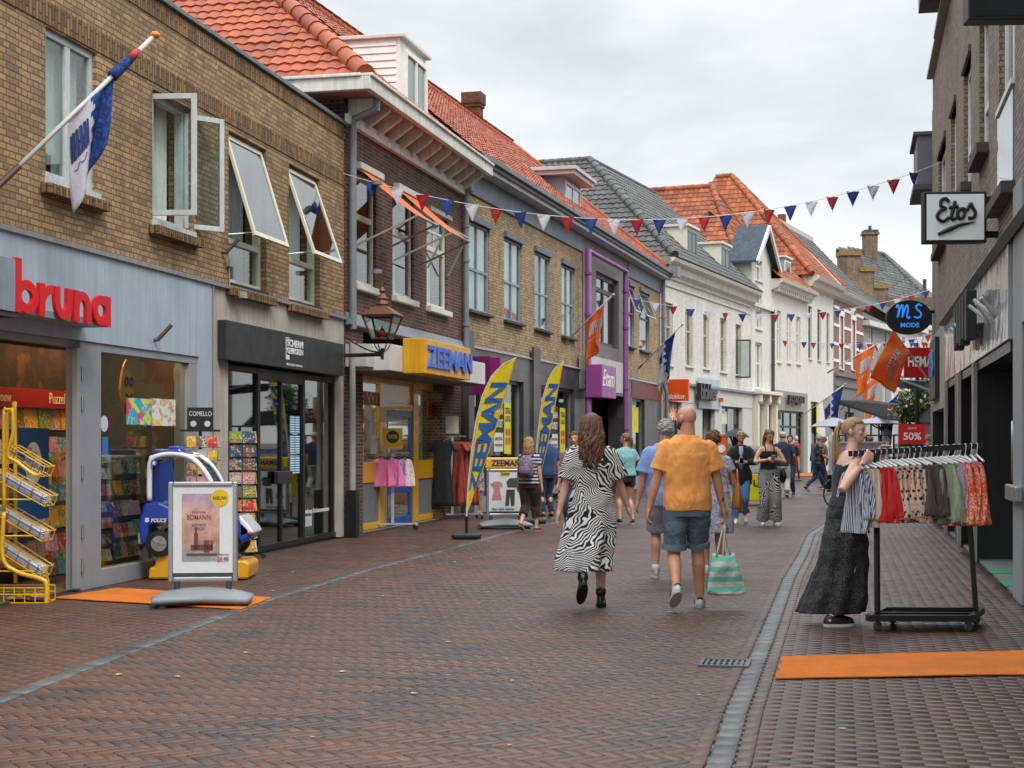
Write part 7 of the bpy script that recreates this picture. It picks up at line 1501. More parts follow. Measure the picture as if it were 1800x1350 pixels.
# ================================================================== people
TEX = bpy.data.textures.new('folds', 'CLOUDS'); TEX.noise_scale = .15; TEX.noise_depth = 1
def ik(a, c, l1, l2, hint):
    a, c = Vector(a), Vector(c); d = c-a; D = min(d.length, (l1+l2)*.999); dn = d.normalized(); x = (l1*l1-l2*l2+D*D)/(2*D); hgt = math.sqrt(max(0, l1*l1-x*x)); hh = Vector(hint); hh = (hh-dn*hh.dot(dn)).normalized()
    return a+dn*x+hh*hgt, a+dn*D
def lerp3(P_, t):     # point on the polyline
    n_ = len(P_)-1; i = min(int(t*n_), n_-1); return P_[i].lerp(P_[i+1], t*n_-i)
def person(label, X, Y, yaw, H=1.7, sex='f', group=None, feet=((-.1,.0,0),(.1,.0,0)), hands=((-.3,.03,.78),(.3,.03,.78)), elb=None, lean=0, head=(0,0), sk='c99478', hair=None, top=None, bottom=None, shoes=None, dress=None, near=False, build=1.0, twist=0, sit=0, extra=None, curl=.5, shrug=0):
    """Joint targets are for a 1.75 m figure: feet = (x, y, heel lift), hands = wrist positions. x right, y forward."""
    k = H/1.75; t = thing('person', label, 'person', (X, Y, 0), yaw, group); V = Vector
    t.scale = (k*(.97+.03*build), k, k)
    vox = .0068 if near else .012; fr = .0112 if near else .013
    hx = .088; sx = (.155 if sex == 'f' else .185)*(.9+.1*build); mb = MB()
    hip = [V((-hx,0,.92)), V((hx,0,.92))]; L = lambda z: lean*max(0, (z-.95))**1.2
    ank, kn = [], []
    for i, (x, y, lift) in enumerate(feet):
        a = V((x, y-.02-(.05*lift/.2 if lift else 0), .085+lift)); kk, aa = ik(hip[i], a, .445, .425, (0, 1, 0)); kn.append(kk); ank.append(aa)
    sh = [V((-sx, L(1.42), 1.395+shrug)), V((sx, L(1.42), 1.395+shrug))]
    wr, el = [], []
    for i, hnd in enumerate(hands):
        s_ = -1 if i == 0 else 1; hint = elb[i] if elb and elb[i] else (s_*.35, -1, -.2); e_, w_ = (V(hint[1]), V(hnd)) if hint[0] == 'abs' else ik(sh[i], V(hnd), .285, .25, hint); el.append(e_); wr.append(w_)
    b = build
    if sex == 'f': tor = [(.80,.155*b,.10),(.88,.178*b,.118),(.95,.172*b,.12),(1.08,.132*b,.095),(1.2,.142*b,.10),(1.3,.152*b,.112),(1.37,.158,.092),(1.415,.145,.08),(1.445,.095,.066),(1.475,.06,.055),(1.53,.048,.05),(1.57,.047,.05)]
    else: tor = [(.80,.15*b,.10),(.88,.165*b,.115),(.95,.165*b,.118),(1.08,.155*b,.11),(1.2,.168*b,.115),(1.32,.188,.122),(1.38,.19,.108),(1.43,.165,.09),(1.465,.105,.075),(1.5,.07,.065),(1.54,.058,.06),(1.58,.056,.06)]
    mb.loft([(0, L(z), z+(shrug if z > 1.3 and z < 1.47 else 0), rx, ry) for z, rx, ry in tor], 20)
    lg = 1.0 if sex == 'f' else 1.05
    for i in (0, 1):
        h_, k_, a_ = hip[i], kn[i], ank[i]; cal = k_.lerp(a_, .3)+V((0,-.018,0))
        mb.cap_tube([h_+V((0,0,-.02)), h_.lerp(k_, .5), k_, cal, k_.lerp(a_, .65), a_, a_+V((0,.0,-.02))], [.092*lg*b,.078*lg*b,.054*lg,.056*lg,.043*lg,.034*lg,.036*lg], 12, sub=3)
        f_ = a_+V((0,.02,-.05)); mb.cap_tube([a_+V((0,-.02,-.03)), f_+V((0,.03,0)), f_+V((0,.11,-.01 if not feet[i][2] else -.07))], [.035,.036,.03], 10)
        s_ = -1 if i == 0 else 1; S_, E_2, W_2 = sh[i], el[i], wr[i]
        am = (1.0 if sex == 'f' else 1.12)
        mb.cap_tube([S_-V((s_*.02,0,.01)), S_.lerp(E_2, .35), E_2, E_2.lerp(W_2, .3), W_2], [.052*am,.044*am,.036*am,.037*am,.024*am], 12, sub=3)
        # hand: palm, four unequal bent fingers, thumb off the side of the palm
        d = (W_2-E_2).normalized(); inw = V((-s_, 0, 0)); n1 = (inw-d*inw.dot(d)); n1 = n1.normalized() if n1.length > .3 else V((0,0,-1)); wd = d.cross(n1).normalized()
        if wd.y < 0: wd = -wd
        pc = W_2+d*.045; M = Matrix((wd, n1, d)).transposed(); mb.ell(pc, .042, .02, .054, 12, 8, M); mb.cap_tube([W_2-d*.02, W_2+d*.03], [.025,.026], 8)
        for q, (o_, ln) in enumerate(((.031,.076),(.0105,.085),(-.010,.079),(-.030,.062))):
            r0 = pc+wd*o_+d*.036; c1 = curl*(.5+.12*q); p1 = r0+d*ln*.4+n1*ln*.12*c1*2; p2 = p1+d*ln*.33*(1-c1*.5)+n1*ln*.4*c1; p3 = p2+d*ln*.25*(1-c1)+n1*ln*.35*c1
            mb.cap_tube([r0-d*.015, r0, p1, p2, p3], [fr,fr,fr*.95,fr*.88,fr*.75], 7)
        r0 = pc+wd*.028-d*.02; mb.cap_tube([r0-wd*.01, r0+wd*.022+d*.02+n1*.006, r0+wd*.03+d*.045+n1*.016, r0+wd*.03+d*.065+n1*.02], [fr*1.25,fr*1.15,fr,fr*.8], 7)
    # head
    nk = V((0, L(1.56), 1.56)); HM = Matrix.Translation(nk) @ Matrix.Rotation(head[0], 4, 'Z') @ Matrix.Rotation(head[1], 4, 'X') @ Matrix.Translation(-V((0,0,1.56)))
    m2 = MB(); m2.M = HM; y0 = .012
    m2.ell((0,y0-.005,1.66), .074,.092,.088, 18, 12); m2.ell((0,y0+.022,1.605), .056,.064,.066, 16, 10); m2.ell((0,y0+.045,1.565), .03,.034,.022, 12, 8)
    m2.cap_tube([(0,y0+.085,1.645),(0,y0+.098,1.618),(0,y0+.096,1.606)], [.009,.014,.013], 8); m2.ell((0,y0+.074,1.582), .022,.016,.009, 10, 6); m2.ell((-.03,y0+.066,1.665), .024,.018,.01, 10, 6); m2.ell((.03,y0+.066,1.665), .024,.018,.01, 10, 6); m2.ell((0,y0+.062,1.60), .034,.03,.02, 10, 6)
    for s_ in (-1, 1): m2.ell((s_*.078,y0-.01,1.635), .014,.021,.033, 10, 8, Matrix.Rotation(.25*s_, 3, 'Z')); m2.ell((s_*.036,y0+.055,1.625), .024,.026,.022, 10, 6)
    m2.cap_tube([(0,y0-.02,1.50),(0,y0-.01,1.60)], [.05 if sex == 'f' else .064]*2, 12)
    mb.v2 = None; n0 = len(mb.v); mb.v += m2.v; mb.f += [[i+n0 for i in f] for f in m2.f]; mb.mi += m2.mi; mb.rn += m2.rn
    bo = mb.build('body', skin(sk), t, recalc=False); m = bo.modifiers.new('r', 'REMESH'); m.mode = 'VOXEL'; m.voxel_size = vox; m.use_smooth_shade = True; m = bo.modifiers.new('s', 'SMOOTH'); m.factor = .5; m.iterations = 1
    # face
    ew = plain('d5d0cc', .2); 
    e = MB(); e.M = HM
    for s_ in (-1, 1): e.ell((s_*.031,y0+.071,1.643), .0135,.0085,.0075, 12, 8)
    eo = e.build('eyes', ew, t, smooth=True); e = MB(); e.M = HM
    for s_ in (-1, 1): e.ell((s_*.031,y0+.0785,1.643), .0058,.003,.0058, 10, 6)
    e.build('iris', plain('2e2a28', .2), eo, smooth=True)
    e = MB(); e.M = HM
    for s_ in (-1, 1): e.cap_tube([(s_*.014,y0+.083,1.659),(s_*.03,y0+.084,1.6655),(s_*.048,y0+.072,1.66)], [.0028,.0034,.002], 6, sub=2); e.cap_tube([(s_*.019,y0+.078,1.648),(s_*.031,y0+.081,1.6515),(s_*.044,y0+.074,1.647)], [.0014]*3, 5, sub=2)
    e.build('eyebrow', plain('5a3e2c' if not hair or hair.get('brow') is None else hair['brow'], .8), t); e = MB(); e.M = HM; e.cap_tube([(-.02,y0+.082,1.583),(-.008,y0+.09,1.586),(0,y0+.0905,1.5845),(.008,y0+.09,1.586),(.02,y0+.082,1.583)], [.003,.0048,.0045,.0048,.003], 6, sub=2); e.build('lips', plain('9c5850', .5), t, smooth=True)
    # clothes -------------------------------------------------------------
    def fold(o, st, v=.012, it=3, sm=True):
        m = o.modifiers.new('r', 'REMESH'); m.mode = 'VOXEL'; m.voxel_size = v; m.use_smooth_shade = True
        m = o.modifiers.new('s', 'SMOOTH'); m.factor = .5; m.iterations = it
        m = o.modifiers.new('d', 'DISPLACE'); m.texture = TEX; m.texture_coords = 'LOCAL'; m.strength = st; m.mid_level = .5
    def sleeves(mb_, frac, ease, flare=0):
        for i in (0, 1):
            s_ = -1 if i == 0 else 1; S_, E_2, W_2 = sh[i], el[i], wr[i]; pts = [S_-V((s_*.035,0,0)), S_+V((0,0,.0))]; r_ = [.045, .052+ease*.5]
            if frac <= 1: pts += [S_.lerp(E_2, frac*.5), S_.lerp(E_2, frac)]; r_ += [.052+ease, .046+ease+flare]
            else: pts += [S_.lerp(E_2, .6), E_2, E_2.lerp(W_2, (frac-1)*.5), E_2.lerp(W_2, frac-1)]; r_ += [.052+ease,.044+ease,.04+ease,.031+ease+flare]
            am = 1.0 if sex == 'f' else 1.1; mb_.tube(pts, [q*am for q in r_], 14, sub=3)
    def torso(mb_, z0, z1, ease, flare=0, pleat=0):
        st = []
        zz = [z0]+[q[0] for q in tor if z0 < q[0] < z1-.005]+[z1]
        for z in zz:
            for (a, ra, da), (c_, rb2, db) in zip(tor, tor[1:]):
                if a <= z <= c_: f = (z-a)/(c_-a); rx, ry = ra+(rb2-ra)*f, da+(db-da)*f
            if z < tor[0][0]: rx, ry = tor[0][1], tor[0][2]
            fl = flare*max(0, (1.1-z)/.25); st.append((0, L(z), z+(shrug if z > 1.3 and z < 1.47 else 0), rx+ease+fl, ry+ease+fl, pleat if z < 1.1 else 0))
        mb_.loft(st, 28, pn=7)
    vx = .009 if near else .015
    if top:
        m_ = MB(); torso(m_, top.get('hem', .86), top.get('neck', 1.485 if sex == 'f' else 1.5), top.get('ease', .014), top.get('flare', 0)); 
        if top.get('sleeve', 0): sleeves(m_, top['sleeve'], top.get('sease', .012), top.get('sflare', .008))
        o = m_.build(top.get('name', 'shirt'), top['mat'], t, recalc=False); fold(o, top.get('fold', .02 if near else .015), vx)
    if bottom:
        m_ = MB(); kd = bottom['kind']; ln = bottom['len']; e1, e2 = bottom.get('e', (.02,.02)); zt = bottom.get('top', 1.0)
        m_.loft([(0,0,.80,.155*b+.02,.115+.012),(0,0,.88,.175*b+.012,.12+.01),(0,0,.96,.168*b+.01,.12+.008),(0,L(zt),zt,.158*b+.01,.112+.006)], 24)
        for i in (0, 1):
            h_, k_, a_ = hip[i], kn[i], ank[i]; pts = [h_+V((0,0,-.0)), h_.lerp(k_, .4)]; r_ = [.097*b+e1*.4, .085*b+e1]
            if ln <= 1: pts += [h_.lerp(k_, ln*.75), h_.lerp(k_, ln)]; r_ += [.07*b+e1, .066*b+e2]
            else: pts += [k_, k_.lerp(a_, .45*(ln-1)), k_.lerp(a_, (ln-1))]; r_ += [.067+e1, .052+(e1+e2)/2, .04+e2]
            m_.tube(pts, r_, 16, sub=3)
        o = m_.build('shorts' if ln <= 1 else 'trousers', bottom['mat'], t, recalc=False); fold(o, bottom.get('fold', .018), vx)
        if bottom.get('cuff'):
            c_ = MB()
            for i in (0, 1): p0, p1 = hip[i].lerp(kn[i], ln-.1), hip[i].lerp(kn[i], ln+.01); c_.tube([p0, p1], [.071*b+e2+.008]*2, 18)
            o = c_.build('cuff', bottom['cuff'], t, smooth=True, auto=50)
        if bottom.get('belt'): MB().loft([(0,0,zt-.03,.16*b+.018,.118+.008),(0,0,zt+.005,.16*b+.018,.118+.008)], 28).build('belt', bottom['belt'], t, smooth=True, auto=40)
    if dress:
        m_ = MB(); st = dress['st']; torso(m_, 1.0, dress.get('neck', 1.47), dress.get('ease', .014)); 
        if dress.get('sleeve'): sleeves(m_, dress['sleeve'], dress.get('sease', .02), .012)
        m_.loft(st, 60, pn=dress.get('pn', 9), ph=dress.get('ph', .5)); o = m_.build(dress.get('name', 'dress'), dress['mat'], t, recalc=False); fold(o, dress.get('fold', .02), vx, 2)
    # shoes
    if shoes:
        for i in (0, 1):
            lift = feet[i][2]; a_ = ank[i]; pit = -min(1.0, lift/.16*.75) if lift else 0; M = Matrix.Translation(a_) @ Matrix.Rotation(pit, 4, 'X') @ Matrix.Rotation((.12 if i == 0 else -.12), 4, 'Z')
            s = MB(); s.M = M; z_ = -.085; hh = shoes.get('h', .075)
            s.loft([(0,.06,z_+.012,.045,.135),(0,.058,z_+.035,.047,.137),(0,.05,z_+.055,.043,.125),(0,.01,z_+hh,.038,.075),(0,-.008,z_+hh+.03,.036,.045)]+([(0,-.008,z_+shoes['boot']*.6,.048,.055),(0,-.008,z_+shoes['boot'],.052,.06)] if shoes.get('boot') else []), 18)
            o = s.build('shoe', shoes['mat'], t, smooth=True); m = o.modifiers.new('u', 'SUBSURF'); m.levels = m.render_levels = 1
            s = MB(); s.M = M; s.loft([(0,.06,z_,.046,.137),(0,.06,z_+.025,.049,.141)], 20); so_ = s.build('sole', shoes.get('sole', plain('c9c5bd', .7)), o, smooth=True, auto=50)
            if shoes.get('stripe'):
                s = MB(); s.M = M
                for sd_ in (-1, 1):
                    for q in range(3): s.bar((sd_*.044,.035+q*.022,z_+.028),(sd_*.034,.008+q*.02,z_+.075), .011, .006)
                s.ell((0,-.05,z_+.085), .03,.012,.018, 10, 6); s.build('stripe', shoes['stripe'], o)
            if shoes.get('sock'): s = MB(); s.M = M; s.tube([(0,-.005,z_+.07),(0,-.005,z_+.15)], [.042,.041], 14); s.build('sock', shoes['sock'], t, smooth=True)
    # hair
    if hair:
        hm = hair['mat']; c_ = MB(); c_.M = HM; seg, rg = 30, 20; vs = []; hl = hair.get('line', 1.712)
        rr = random.Random(int(X*100)+5)
        for i in range(rg+1):
            th = PI*i/rg
            for q in range(seg):
                a = 2*PI*q/seg; v_ = 1+.025*math.sin(a*9+i)*(1 if hair.get('rough') else .3); vs.append(V((.083*math.sin(th)*math.cos(a)*v_, y0-.014+.101*math.sin(th)*math.sin(a)*v_, 1.668+.091*math.cos(th)*v_)))
        fs = []
        for i in range(rg):
            for q in range(seg):
                q2 = (q+1) % seg; f = (i*seg+q, i*seg+q2, (i+1)*seg+q2, (i+1)*seg+q); ce = (vs[f[0]]+vs[f[2]])/2
                lim = hl if ce.y > .05 else (hl-(hl-hair.get('low', 1.60))*min(1, (.05-ce.y)/.06))
                if ce.z > lim: fs.append(f)
        c_.add(vs, fs); o = c_.build('hair', hm, t, smooth=True, recalc=False, solid=.006)
        kd = hair.get('kind')
        s = MB()
        if kd == 'long':
            n_ = 120 if near else 60
            for q in range(n_):
                a = PI*(1.0+.0*q)+rr.uniform(-1.0, 1.0)*1.75+PI/2; rad = rr.uniform(.8, 1.0); p0 = V((.08*math.cos(a), -.01+.09*math.sin(a), 1.69+rr.uniform(-.02,.04))); ln = hair.get('len', .4)*rr.uniform(.75,1.05); pts = [HM @ p0]; ph = rr.uniform(0,6); wv = hair.get('wave', .01)
                bx, by = math.cos(a)*hair.get('wide', .1)*rad, -.03+math.sin(a)*.1*rad
                for z in range(1, 9):
                    f = z/8; w = min(1, f*3); pts.append(V((bx*w+p0.x*(1-w), L(1.5)+by*w+p0.y*(1-w)-.03*f, 1.66-ln*f))+V((math.sin(ph+f*14)*wv, math.cos(ph+f*12)*wv, 0)))
                s.tube(pts, [.009,.013,.015,.015,.014,.013,.012,.009,.003], 5, sub=2)
            s.build('long_hair', hm, t, smooth=True, recalc=False)
        elif kd == 'tail':
            b0 = HM @ V((0,-.1,hair.get('tz', 1.71))); n_ = 36
            for q in range(n_):
                ph = rr.uniform(0,6); ln = hair.get('len', .3)*rr.uniform(.8,1.05); sp = rr.uniform(.0,.03); a = rr.uniform(0,2*PI); dx = hair.get('dx', 0)
                pts = [b0+V((math.cos(a)*.01,.02,math.sin(a)*.01))]+[b0+V((math.cos(a)*sp*min(1,f*2)+dx*f, -.05*min(1,f*3)+math.sin(a)*sp*.7, -ln*f**1.3+.01))+V((math.sin(ph+f*8)*.005,0,0)) for f in (.12,.3,.5,.7,.85,1)]
                s.tube(pts, [.008,.011,.012,.012,.011,.008,.003], 5, sub=2)
            s.tube([b0+V((0,-.01,.012)), b0+V((0,-.025,.008))], .02, 10); s.build('ponytail', hm, t, smooth=True, recalc=False)
        elif kd in ('short', 'curly'):
            for q in range(260 if near else 150):
                a = rr.uniform(0, 2*PI); th = rr.uniform(.05, 1.9); p = V((.082*math.sin(th)*math.cos(a), y0-.014+.1*math.sin(th)*math.sin(a), 1.668+.09*math.cos(th)))
                lim = hl if p.y > .05 else (hl-(hl-hair.get('low', 1.60))*min(1, (.05-p.y)/.06))
                if p.z < lim: continue
                nr_ = (p-V((0,y0-.014,1.668))).normalized(); tg = V((rr.uniform(-1,1), rr.uniform(-1,.3), -.6)); tg = (tg-nr_*tg.dot(nr_)).normalized(); l_ = hair.get('tuft', .035); s.tube([HM @ p, HM @ (p+nr_*.01+tg*l_*.5), HM @ (p+nr_*.006+tg*l_)], [.008,.008,.002], 5)
            s.build('hair_tufts', hm, t, smooth=True, recalc=False)
    if extra: extra(t, dict(sh=sh, el=el, wr=wr, hip=hip, kn=kn, ank=ank, L=L, HM=HM, V=V, tor=tor))
    return t
def xy(px, py): g_ = G(px, py); return g_.x, g_.y
BROWN = hairmat('3a2014', '6e4630'); BLOND = hairmat('745838', 'bc9c70'); DARK = hairmat('1c1412', '3a2820'); GREY = hairmat('7d7a78', 'b8b5b0'); LBROWN = hairmat('4a3020', '8a6040'); STRAW = hairmat('7a5636', 'b08a58')
ZEB = pattern('zebra_print', 'zebra', '0e0e10', 'c9c6c4', 10.5, .3); ZEB2 = pattern('small_zebra_print', 'zebra', '121214', 'b9b6b4', 9, .3)
ORT = cloth('orange_shirt_cloth', 'ee9c4e', .85, .6, 6); DEN = pattern('faded_denim', 'blotch', '505e68', '64747e', 3, .4); DEN2 = plain('6a7a84', .8, .2, 10, .4, 30); LBL_ = cloth('light_blue_cloth', '7c96c8', .85, .4); WPR = pattern('white_floral', 'blotch', 'bab6c0', '7d7a8c', 22, .3); TEAL = cloth('pale_teal_cloth', '86b6ba', .85, .4)
BKT = cloth('black_wool', '121215', .9, .4); JEAN = cloth('blue_jeans', '4d7ba6', .85, .4); NAVY = cloth('navy_cloth', '1a2740', .85, .4); CREAMC = cloth('cream_trousers', 'b5b0a4', .85, .4); FLOR = pattern('dark_floral', 'dots', '6a6258', '17191d', 16, .3, cc='8a5a48'); DJ = cloth('dark_jeans', '1c2b4c', .85, .4)
BLKS = plain('121212', .4, .1, 20); WSH = plain('cfccc8', .5, .08, 20); LBK = plain('101010', .3, .1, 20)

# 1 woman in the zebra print dress
x, y = 1040, 1070; g_ = G(x, y)
def zx(t, j):
    MB().tube([j['HM'] @ Vector((.083,.02,1.645)), j['HM'] @ Vector((.09,.08,1.648))], .003, 6).build('glasses', BLKS, t)
person('woman with long brown curly hair in a black and white zebra print dress, walking away', g_.x, g_.y+.05, .0, 1.76, 'f', None, ((-.09,-.24,.17),(.09,.10,0)), ((-.31,.0,.79),(.40,.16,.74)), sk='cfa28c', hair=dict(mat=BROWN, kind='long', len=.40, wave=.016, wide=.10, low=1.56), near=True, build=1.12,
   dress=dict(mat=ZEB, sleeve=.85, sease=.04, ease=.028, neck=1.48, fold=.03, pn=7, ph=.8, st=[(-.10,-.08,.35,.245,.23,.12),(-.07,-.06,.5,.24,.21,.09),(-.03,-.02,.68,.232,.185,.06),(0,0,.86,.222,.165,.03),(0,0,.98,.20,.145,.02),(0,0,1.08,.175,.125,.01)]), shoes=dict(mat=LBK, sole=plain('0c0c0c', .8), boot=.19, h=.08), curl=.4, extra=zx)
# 2 man in orange T-shirt, bald, beard, tattoo, tote bag
g_ = G(1208, 1072)
def mx_(t, j):
    V = Vector; b = MB(); b.M = j['HM']; b.ell((0,.052,1.572), .052,.052,.036, 16, 10); b.ell((-.045,.03,1.592), .022,.036,.032, 12, 8); b.ell((.045,.03,1.592), .022,.036,.032, 12, 8); o = b.build('beard', DARK, t, smooth=True)
    w = j['wr'][1]; e = j['el'][1]; d = (w-e).normalized()
    m = MB()
    for f, r_ in ((.15,.03),(.45,.028),(.7,.024)): p = e.lerp(w, f); m.ell(p+V((.010,-.022,0)), .012, .016, .026, 10, 8)
    m.build('tattoo', plain('3c3a40', .6, .4, 60), t)
man = person('bald bearded man in an orange T-shirt and denim shorts, walking away', g_.x, g_.y, .0, 1.83, 'm', None, ((-.12,-.22,.13),(.13,.2,0)), ((-.34,.04,.80),(.33,.06,.80)), sk='c68f70', head=(.75,0), near=True, build=1.12,
   top=dict(mat=ORT, sleeve=.72, ease=.024, sease=.02, sflare=.014, hem=.85, fold=.03, name='t_shirt', flare=.004), bottom=dict(kind='shorts', mat=DEN, len=.9, e=(.02,.022), cuff=DEN2, fold=.014), shoes=dict(mat=WSH, stripe=BLKS, sole=plain('b5b0aa', .7)), curl=.85, extra=mx_)
# tote bag in his right hand
k = 1.83/1.75; hp = Vector((g_.x+.335*k, g_.y+.06*k, .74*k)); t = thing('tote_bag', 'mint green and white striped tote bag hanging from the bald man\'s hand', 'bag', hp+Vector((-.02,0,-.04)), .12); TOT = pattern('mint_stripes', 'stripeh', '74cbb4', 'd2cfc4', 3.4, .5)
def tot(s, v, sd_): a_ = s*2*PI; w = .10+.085*v; d_ = .055*math.sin(PI*min(1,v*1.2+.12))+.01; return Vector((.035*v+math.cos(a_)*w, math.sin(a_)*d_*(1+.25*math.sin(a_*3+v*5)), -.24-.36*v+.012*math.sin(a_*2+1)))
m = MB(); m.grid(lambda s, v: tot(s, v, 0), 32, 16); m.poly([tot(s/16, 1, 0) for s in range(16)]); m.build('bag_body', TOT, t, smooth=True, solid=.004, recalc=False)
STR = cloth('cotton_strap', 'cfc8ba', .9, .2)
for q, (x0, x1_) in enumerate(((-.07,-.01),(.02,.08))):
    MB().tube([(x0,(-.03,.03)[q],-.26),(-.01+.01*q,(-.015,.015)[q],-.02),(0,0,.015),(.01,(-.015,.015)[q],-.02),(x1_,(-.03,.03)[q],-.26)], .009, 6, sub=3, flat=1.8).build('handle', STR, t, smooth=True)
# 3 older man in blue shirt, in front to the left of the orange man
g_ = G(1170, 1017)
person('grey-haired man in a light blue short-sleeved shirt and grey shorts, by the bald man', g_.x, g_.y, .0, 1.74, 'm', None, ((-.1,.12,0),(.1,-.1,.05)), ((-.30,.06,.86),(.3,.05,.80)), sk='c0917a', hair=dict(mat=GREY, kind='curly', rough=True, tuft=.03, low=1.57), build=1.15, top=dict(mat=LBL_, sleeve=.8, ease=.03, sease=.03, sflare=.02, hem=.8, name='shirt', fold=.03), bottom=dict(kind='shorts', mat=cloth('grey_shorts', '8b8898', .85, .3), len=.95, e=(.03,.035)), shoes=dict(mat=plain('a8a49c', .6), sock=plain('cfcfd2', .8)))
# 4 older woman in white patterned dress with tan handbag
g_ = G(1254, 1008)
def bagx(t, j):
    m = MB(); S = j['sh'][1]; m.tube([S+Vector((0,-.01,.06)), (S.x+.06,-.06,1.2), (S.x+.07,-.08,1.08)], .012, 6, sub=3); m.tube([S+Vector((0,.05,.05)), (S.x+.08,.06,1.2), (S.x+.07,.06,1.08)], .012, 6, sub=3); m.build('strap', TANL, t, smooth=True)
TANL = plain('b06a20', .4, .15, 8, coat=.2)
o = person('older woman with short brown hair in a white patterned dress beside the bald man', g_.x, g_.y, .0, 1.63, 'f', None, ((-.08,.05,0),(.09,.1,0)), ((-.28,.1,.85),(.37,.1,.80)), sk='c69a84', hair=dict(mat=LBROWN, kind='short', tuft=.045, low=1.555), build=1.2, dress=dict(mat=WPR, sleeve=.5, ease=.02, pn=7, st=[(0,-.02,.5,.235,.18,.05),(0,-.01,.7,.23,.17,.04),(0,0,.88,.215,.155,.02),(0,0,1.05,.17,.12)]), shoes=dict(mat=WSH), extra=bagx)
t = thing('handbag', 'tan leather handbag on the shoulder of the older woman in the white dress', 'bag', (g_.x+.265, g_.y-.03, .72), 0); MB().loft([(0,0,.02,.05,.13),(0,0,.05,.06,.15),(0,0,.16,.05,.14),(0,0,.30,.03,.12),(0,0,.32,.02,.11)], 20).build('bag_body', TANL, t, smooth=True); MB().tube([(0,-.09,.3),(0,-.05,.42),(0,0,.47),(0,.05,.42),(0,.09,.3)], .01, 6, sub=3).build('handle', TANL, t, smooth=True)
# 5 backpack woman
g_ = G(930, 934)
def bpk(t, j):
    m = MB(); m.loft([(0,-.18,1.0,.13,.06),(0,-.2,1.06,.15,.1),(0,-.2,1.2,.15,.11),(0,-.18,1.36,.12,.08),(0,-.16,1.42,.06,.04)], 18); m.build('backpack', pattern('purple_backpack', 'blotch', '5c4c60', '8a7c8c', 18, .4), t, smooth=True); m = MB(); m.loft([(0,-.29,1.05,.1,.03),(0,-.3,1.1,.11,.045),(0,-.28,1.22,.1,.04)], 14); m.build('backpack_pocket', plain('6a5a6c', .8, .2, 20), t, smooth=True)
    m = MB(); [m.tube([(s_*.1,-.12,1.4),(s_*.11,0,1.47),(s_*.11,.1,1.38),(s_*.13,.02,1.15),(s_*.13,-.12,1.08)], .016, 6, sub=3) for s_ in (-1, 1)]; m.build('strap', plain('4c4250', .8), t, smooth=True)
person('woman with fair hair, purple backpack, striped top and brown calf-length trousers', g_.x, g_.y, -.35, 1.59, 'f', None, ((-.09,-.16,.08),(.08,.2,0)), ((-.24,.05,.84),(.25,.02,.82)), sk='cc9c82', head=(-.5,0), hair=dict(mat=STRAW, kind='long', len=.26, wave=.012, wide=.085, low=1.57), top=dict(mat=pattern('navy_stripes', 'stripeh', '23233a', 'b8b4c0', 5, .2), sleeve=.6, ease=.03, hem=.88), bottom=dict(kind='trousers', mat=cloth('brown_cloth', '33211f', .85, .4), len=1.55, e=(.035,.05)), shoes=dict(mat=plain('2c2220', .5), sole=plain('a88a60', .7), h=.04), extra=bpk)
# 6 woman behind the white rack
g_ = G(836, 903)
person('dark-haired woman in a floral dress standing behind the rack of red dresses', g_.x, g_.y, 2.5, 1.67, 'f', None, ((-.1,.0,0),(.1,.03,0)), ((-.22,.2,1.0),(.24,.1,.85)), sk='a8745a', head=(-.3,0), hair=dict(mat=DARK, kind='short', tuft=.05, low=1.58), dress=dict(mat=pattern('floral_dress', 'blotch', 'b0aaa0', '4a5a58', 12, .3, cc='8a5a6a'), sleeve=.6, ease=.02, pn=7, st=[(0,0,.48,.22,.17,.05),(0,0,.7,.215,.16,.03),(0,0,.88,.2,.145),(0,0,1.05,.165,.12)]), shoes=dict(mat=plain('8a6a58', .5), h=.04))
# 7 teal T-shirt woman
g_ = G(1100, 921)
def tx(t, j): MB().tube([(.14,.06,1.46),(.02,-.125,1.3),(-.17,-.08,1.02)], .008, 5, sub=3).build('shoulder_strap', BLKS, t); e = MB(); e.M = j['HM']; e.box(-.07,.07,.075,.1,1.635,1.66); e.build('sunglasses', BLKS, t, bevel=.006)
person('woman in a pale teal T-shirt, black shorts and sunglasses, waving beside the stone shopfront', g_.x, g_.y, .25, 1.67, 'f', None, ((-.1,.06,0),(.12,-.04,0)), ((-.24,.1,.88),(.36,.28,1.20)), elb=(None,(.3,-.3,-1)), sk='cd9c84', head=(.9,0), hair=dict(mat=LBROWN, kind='tail', len=.22, low=1.6, tz=1.7), build=1.1, top=dict(mat=TEAL, sleeve=.65, ease=.03, hem=.93, sflare=.015, name='t_shirt'), bottom=dict(kind='shorts', mat=BKT, len=.42, e=(.018,.02)), shoes=dict(mat=BLKS, sole=plain('cfcfcf', .6)), extra=tx)
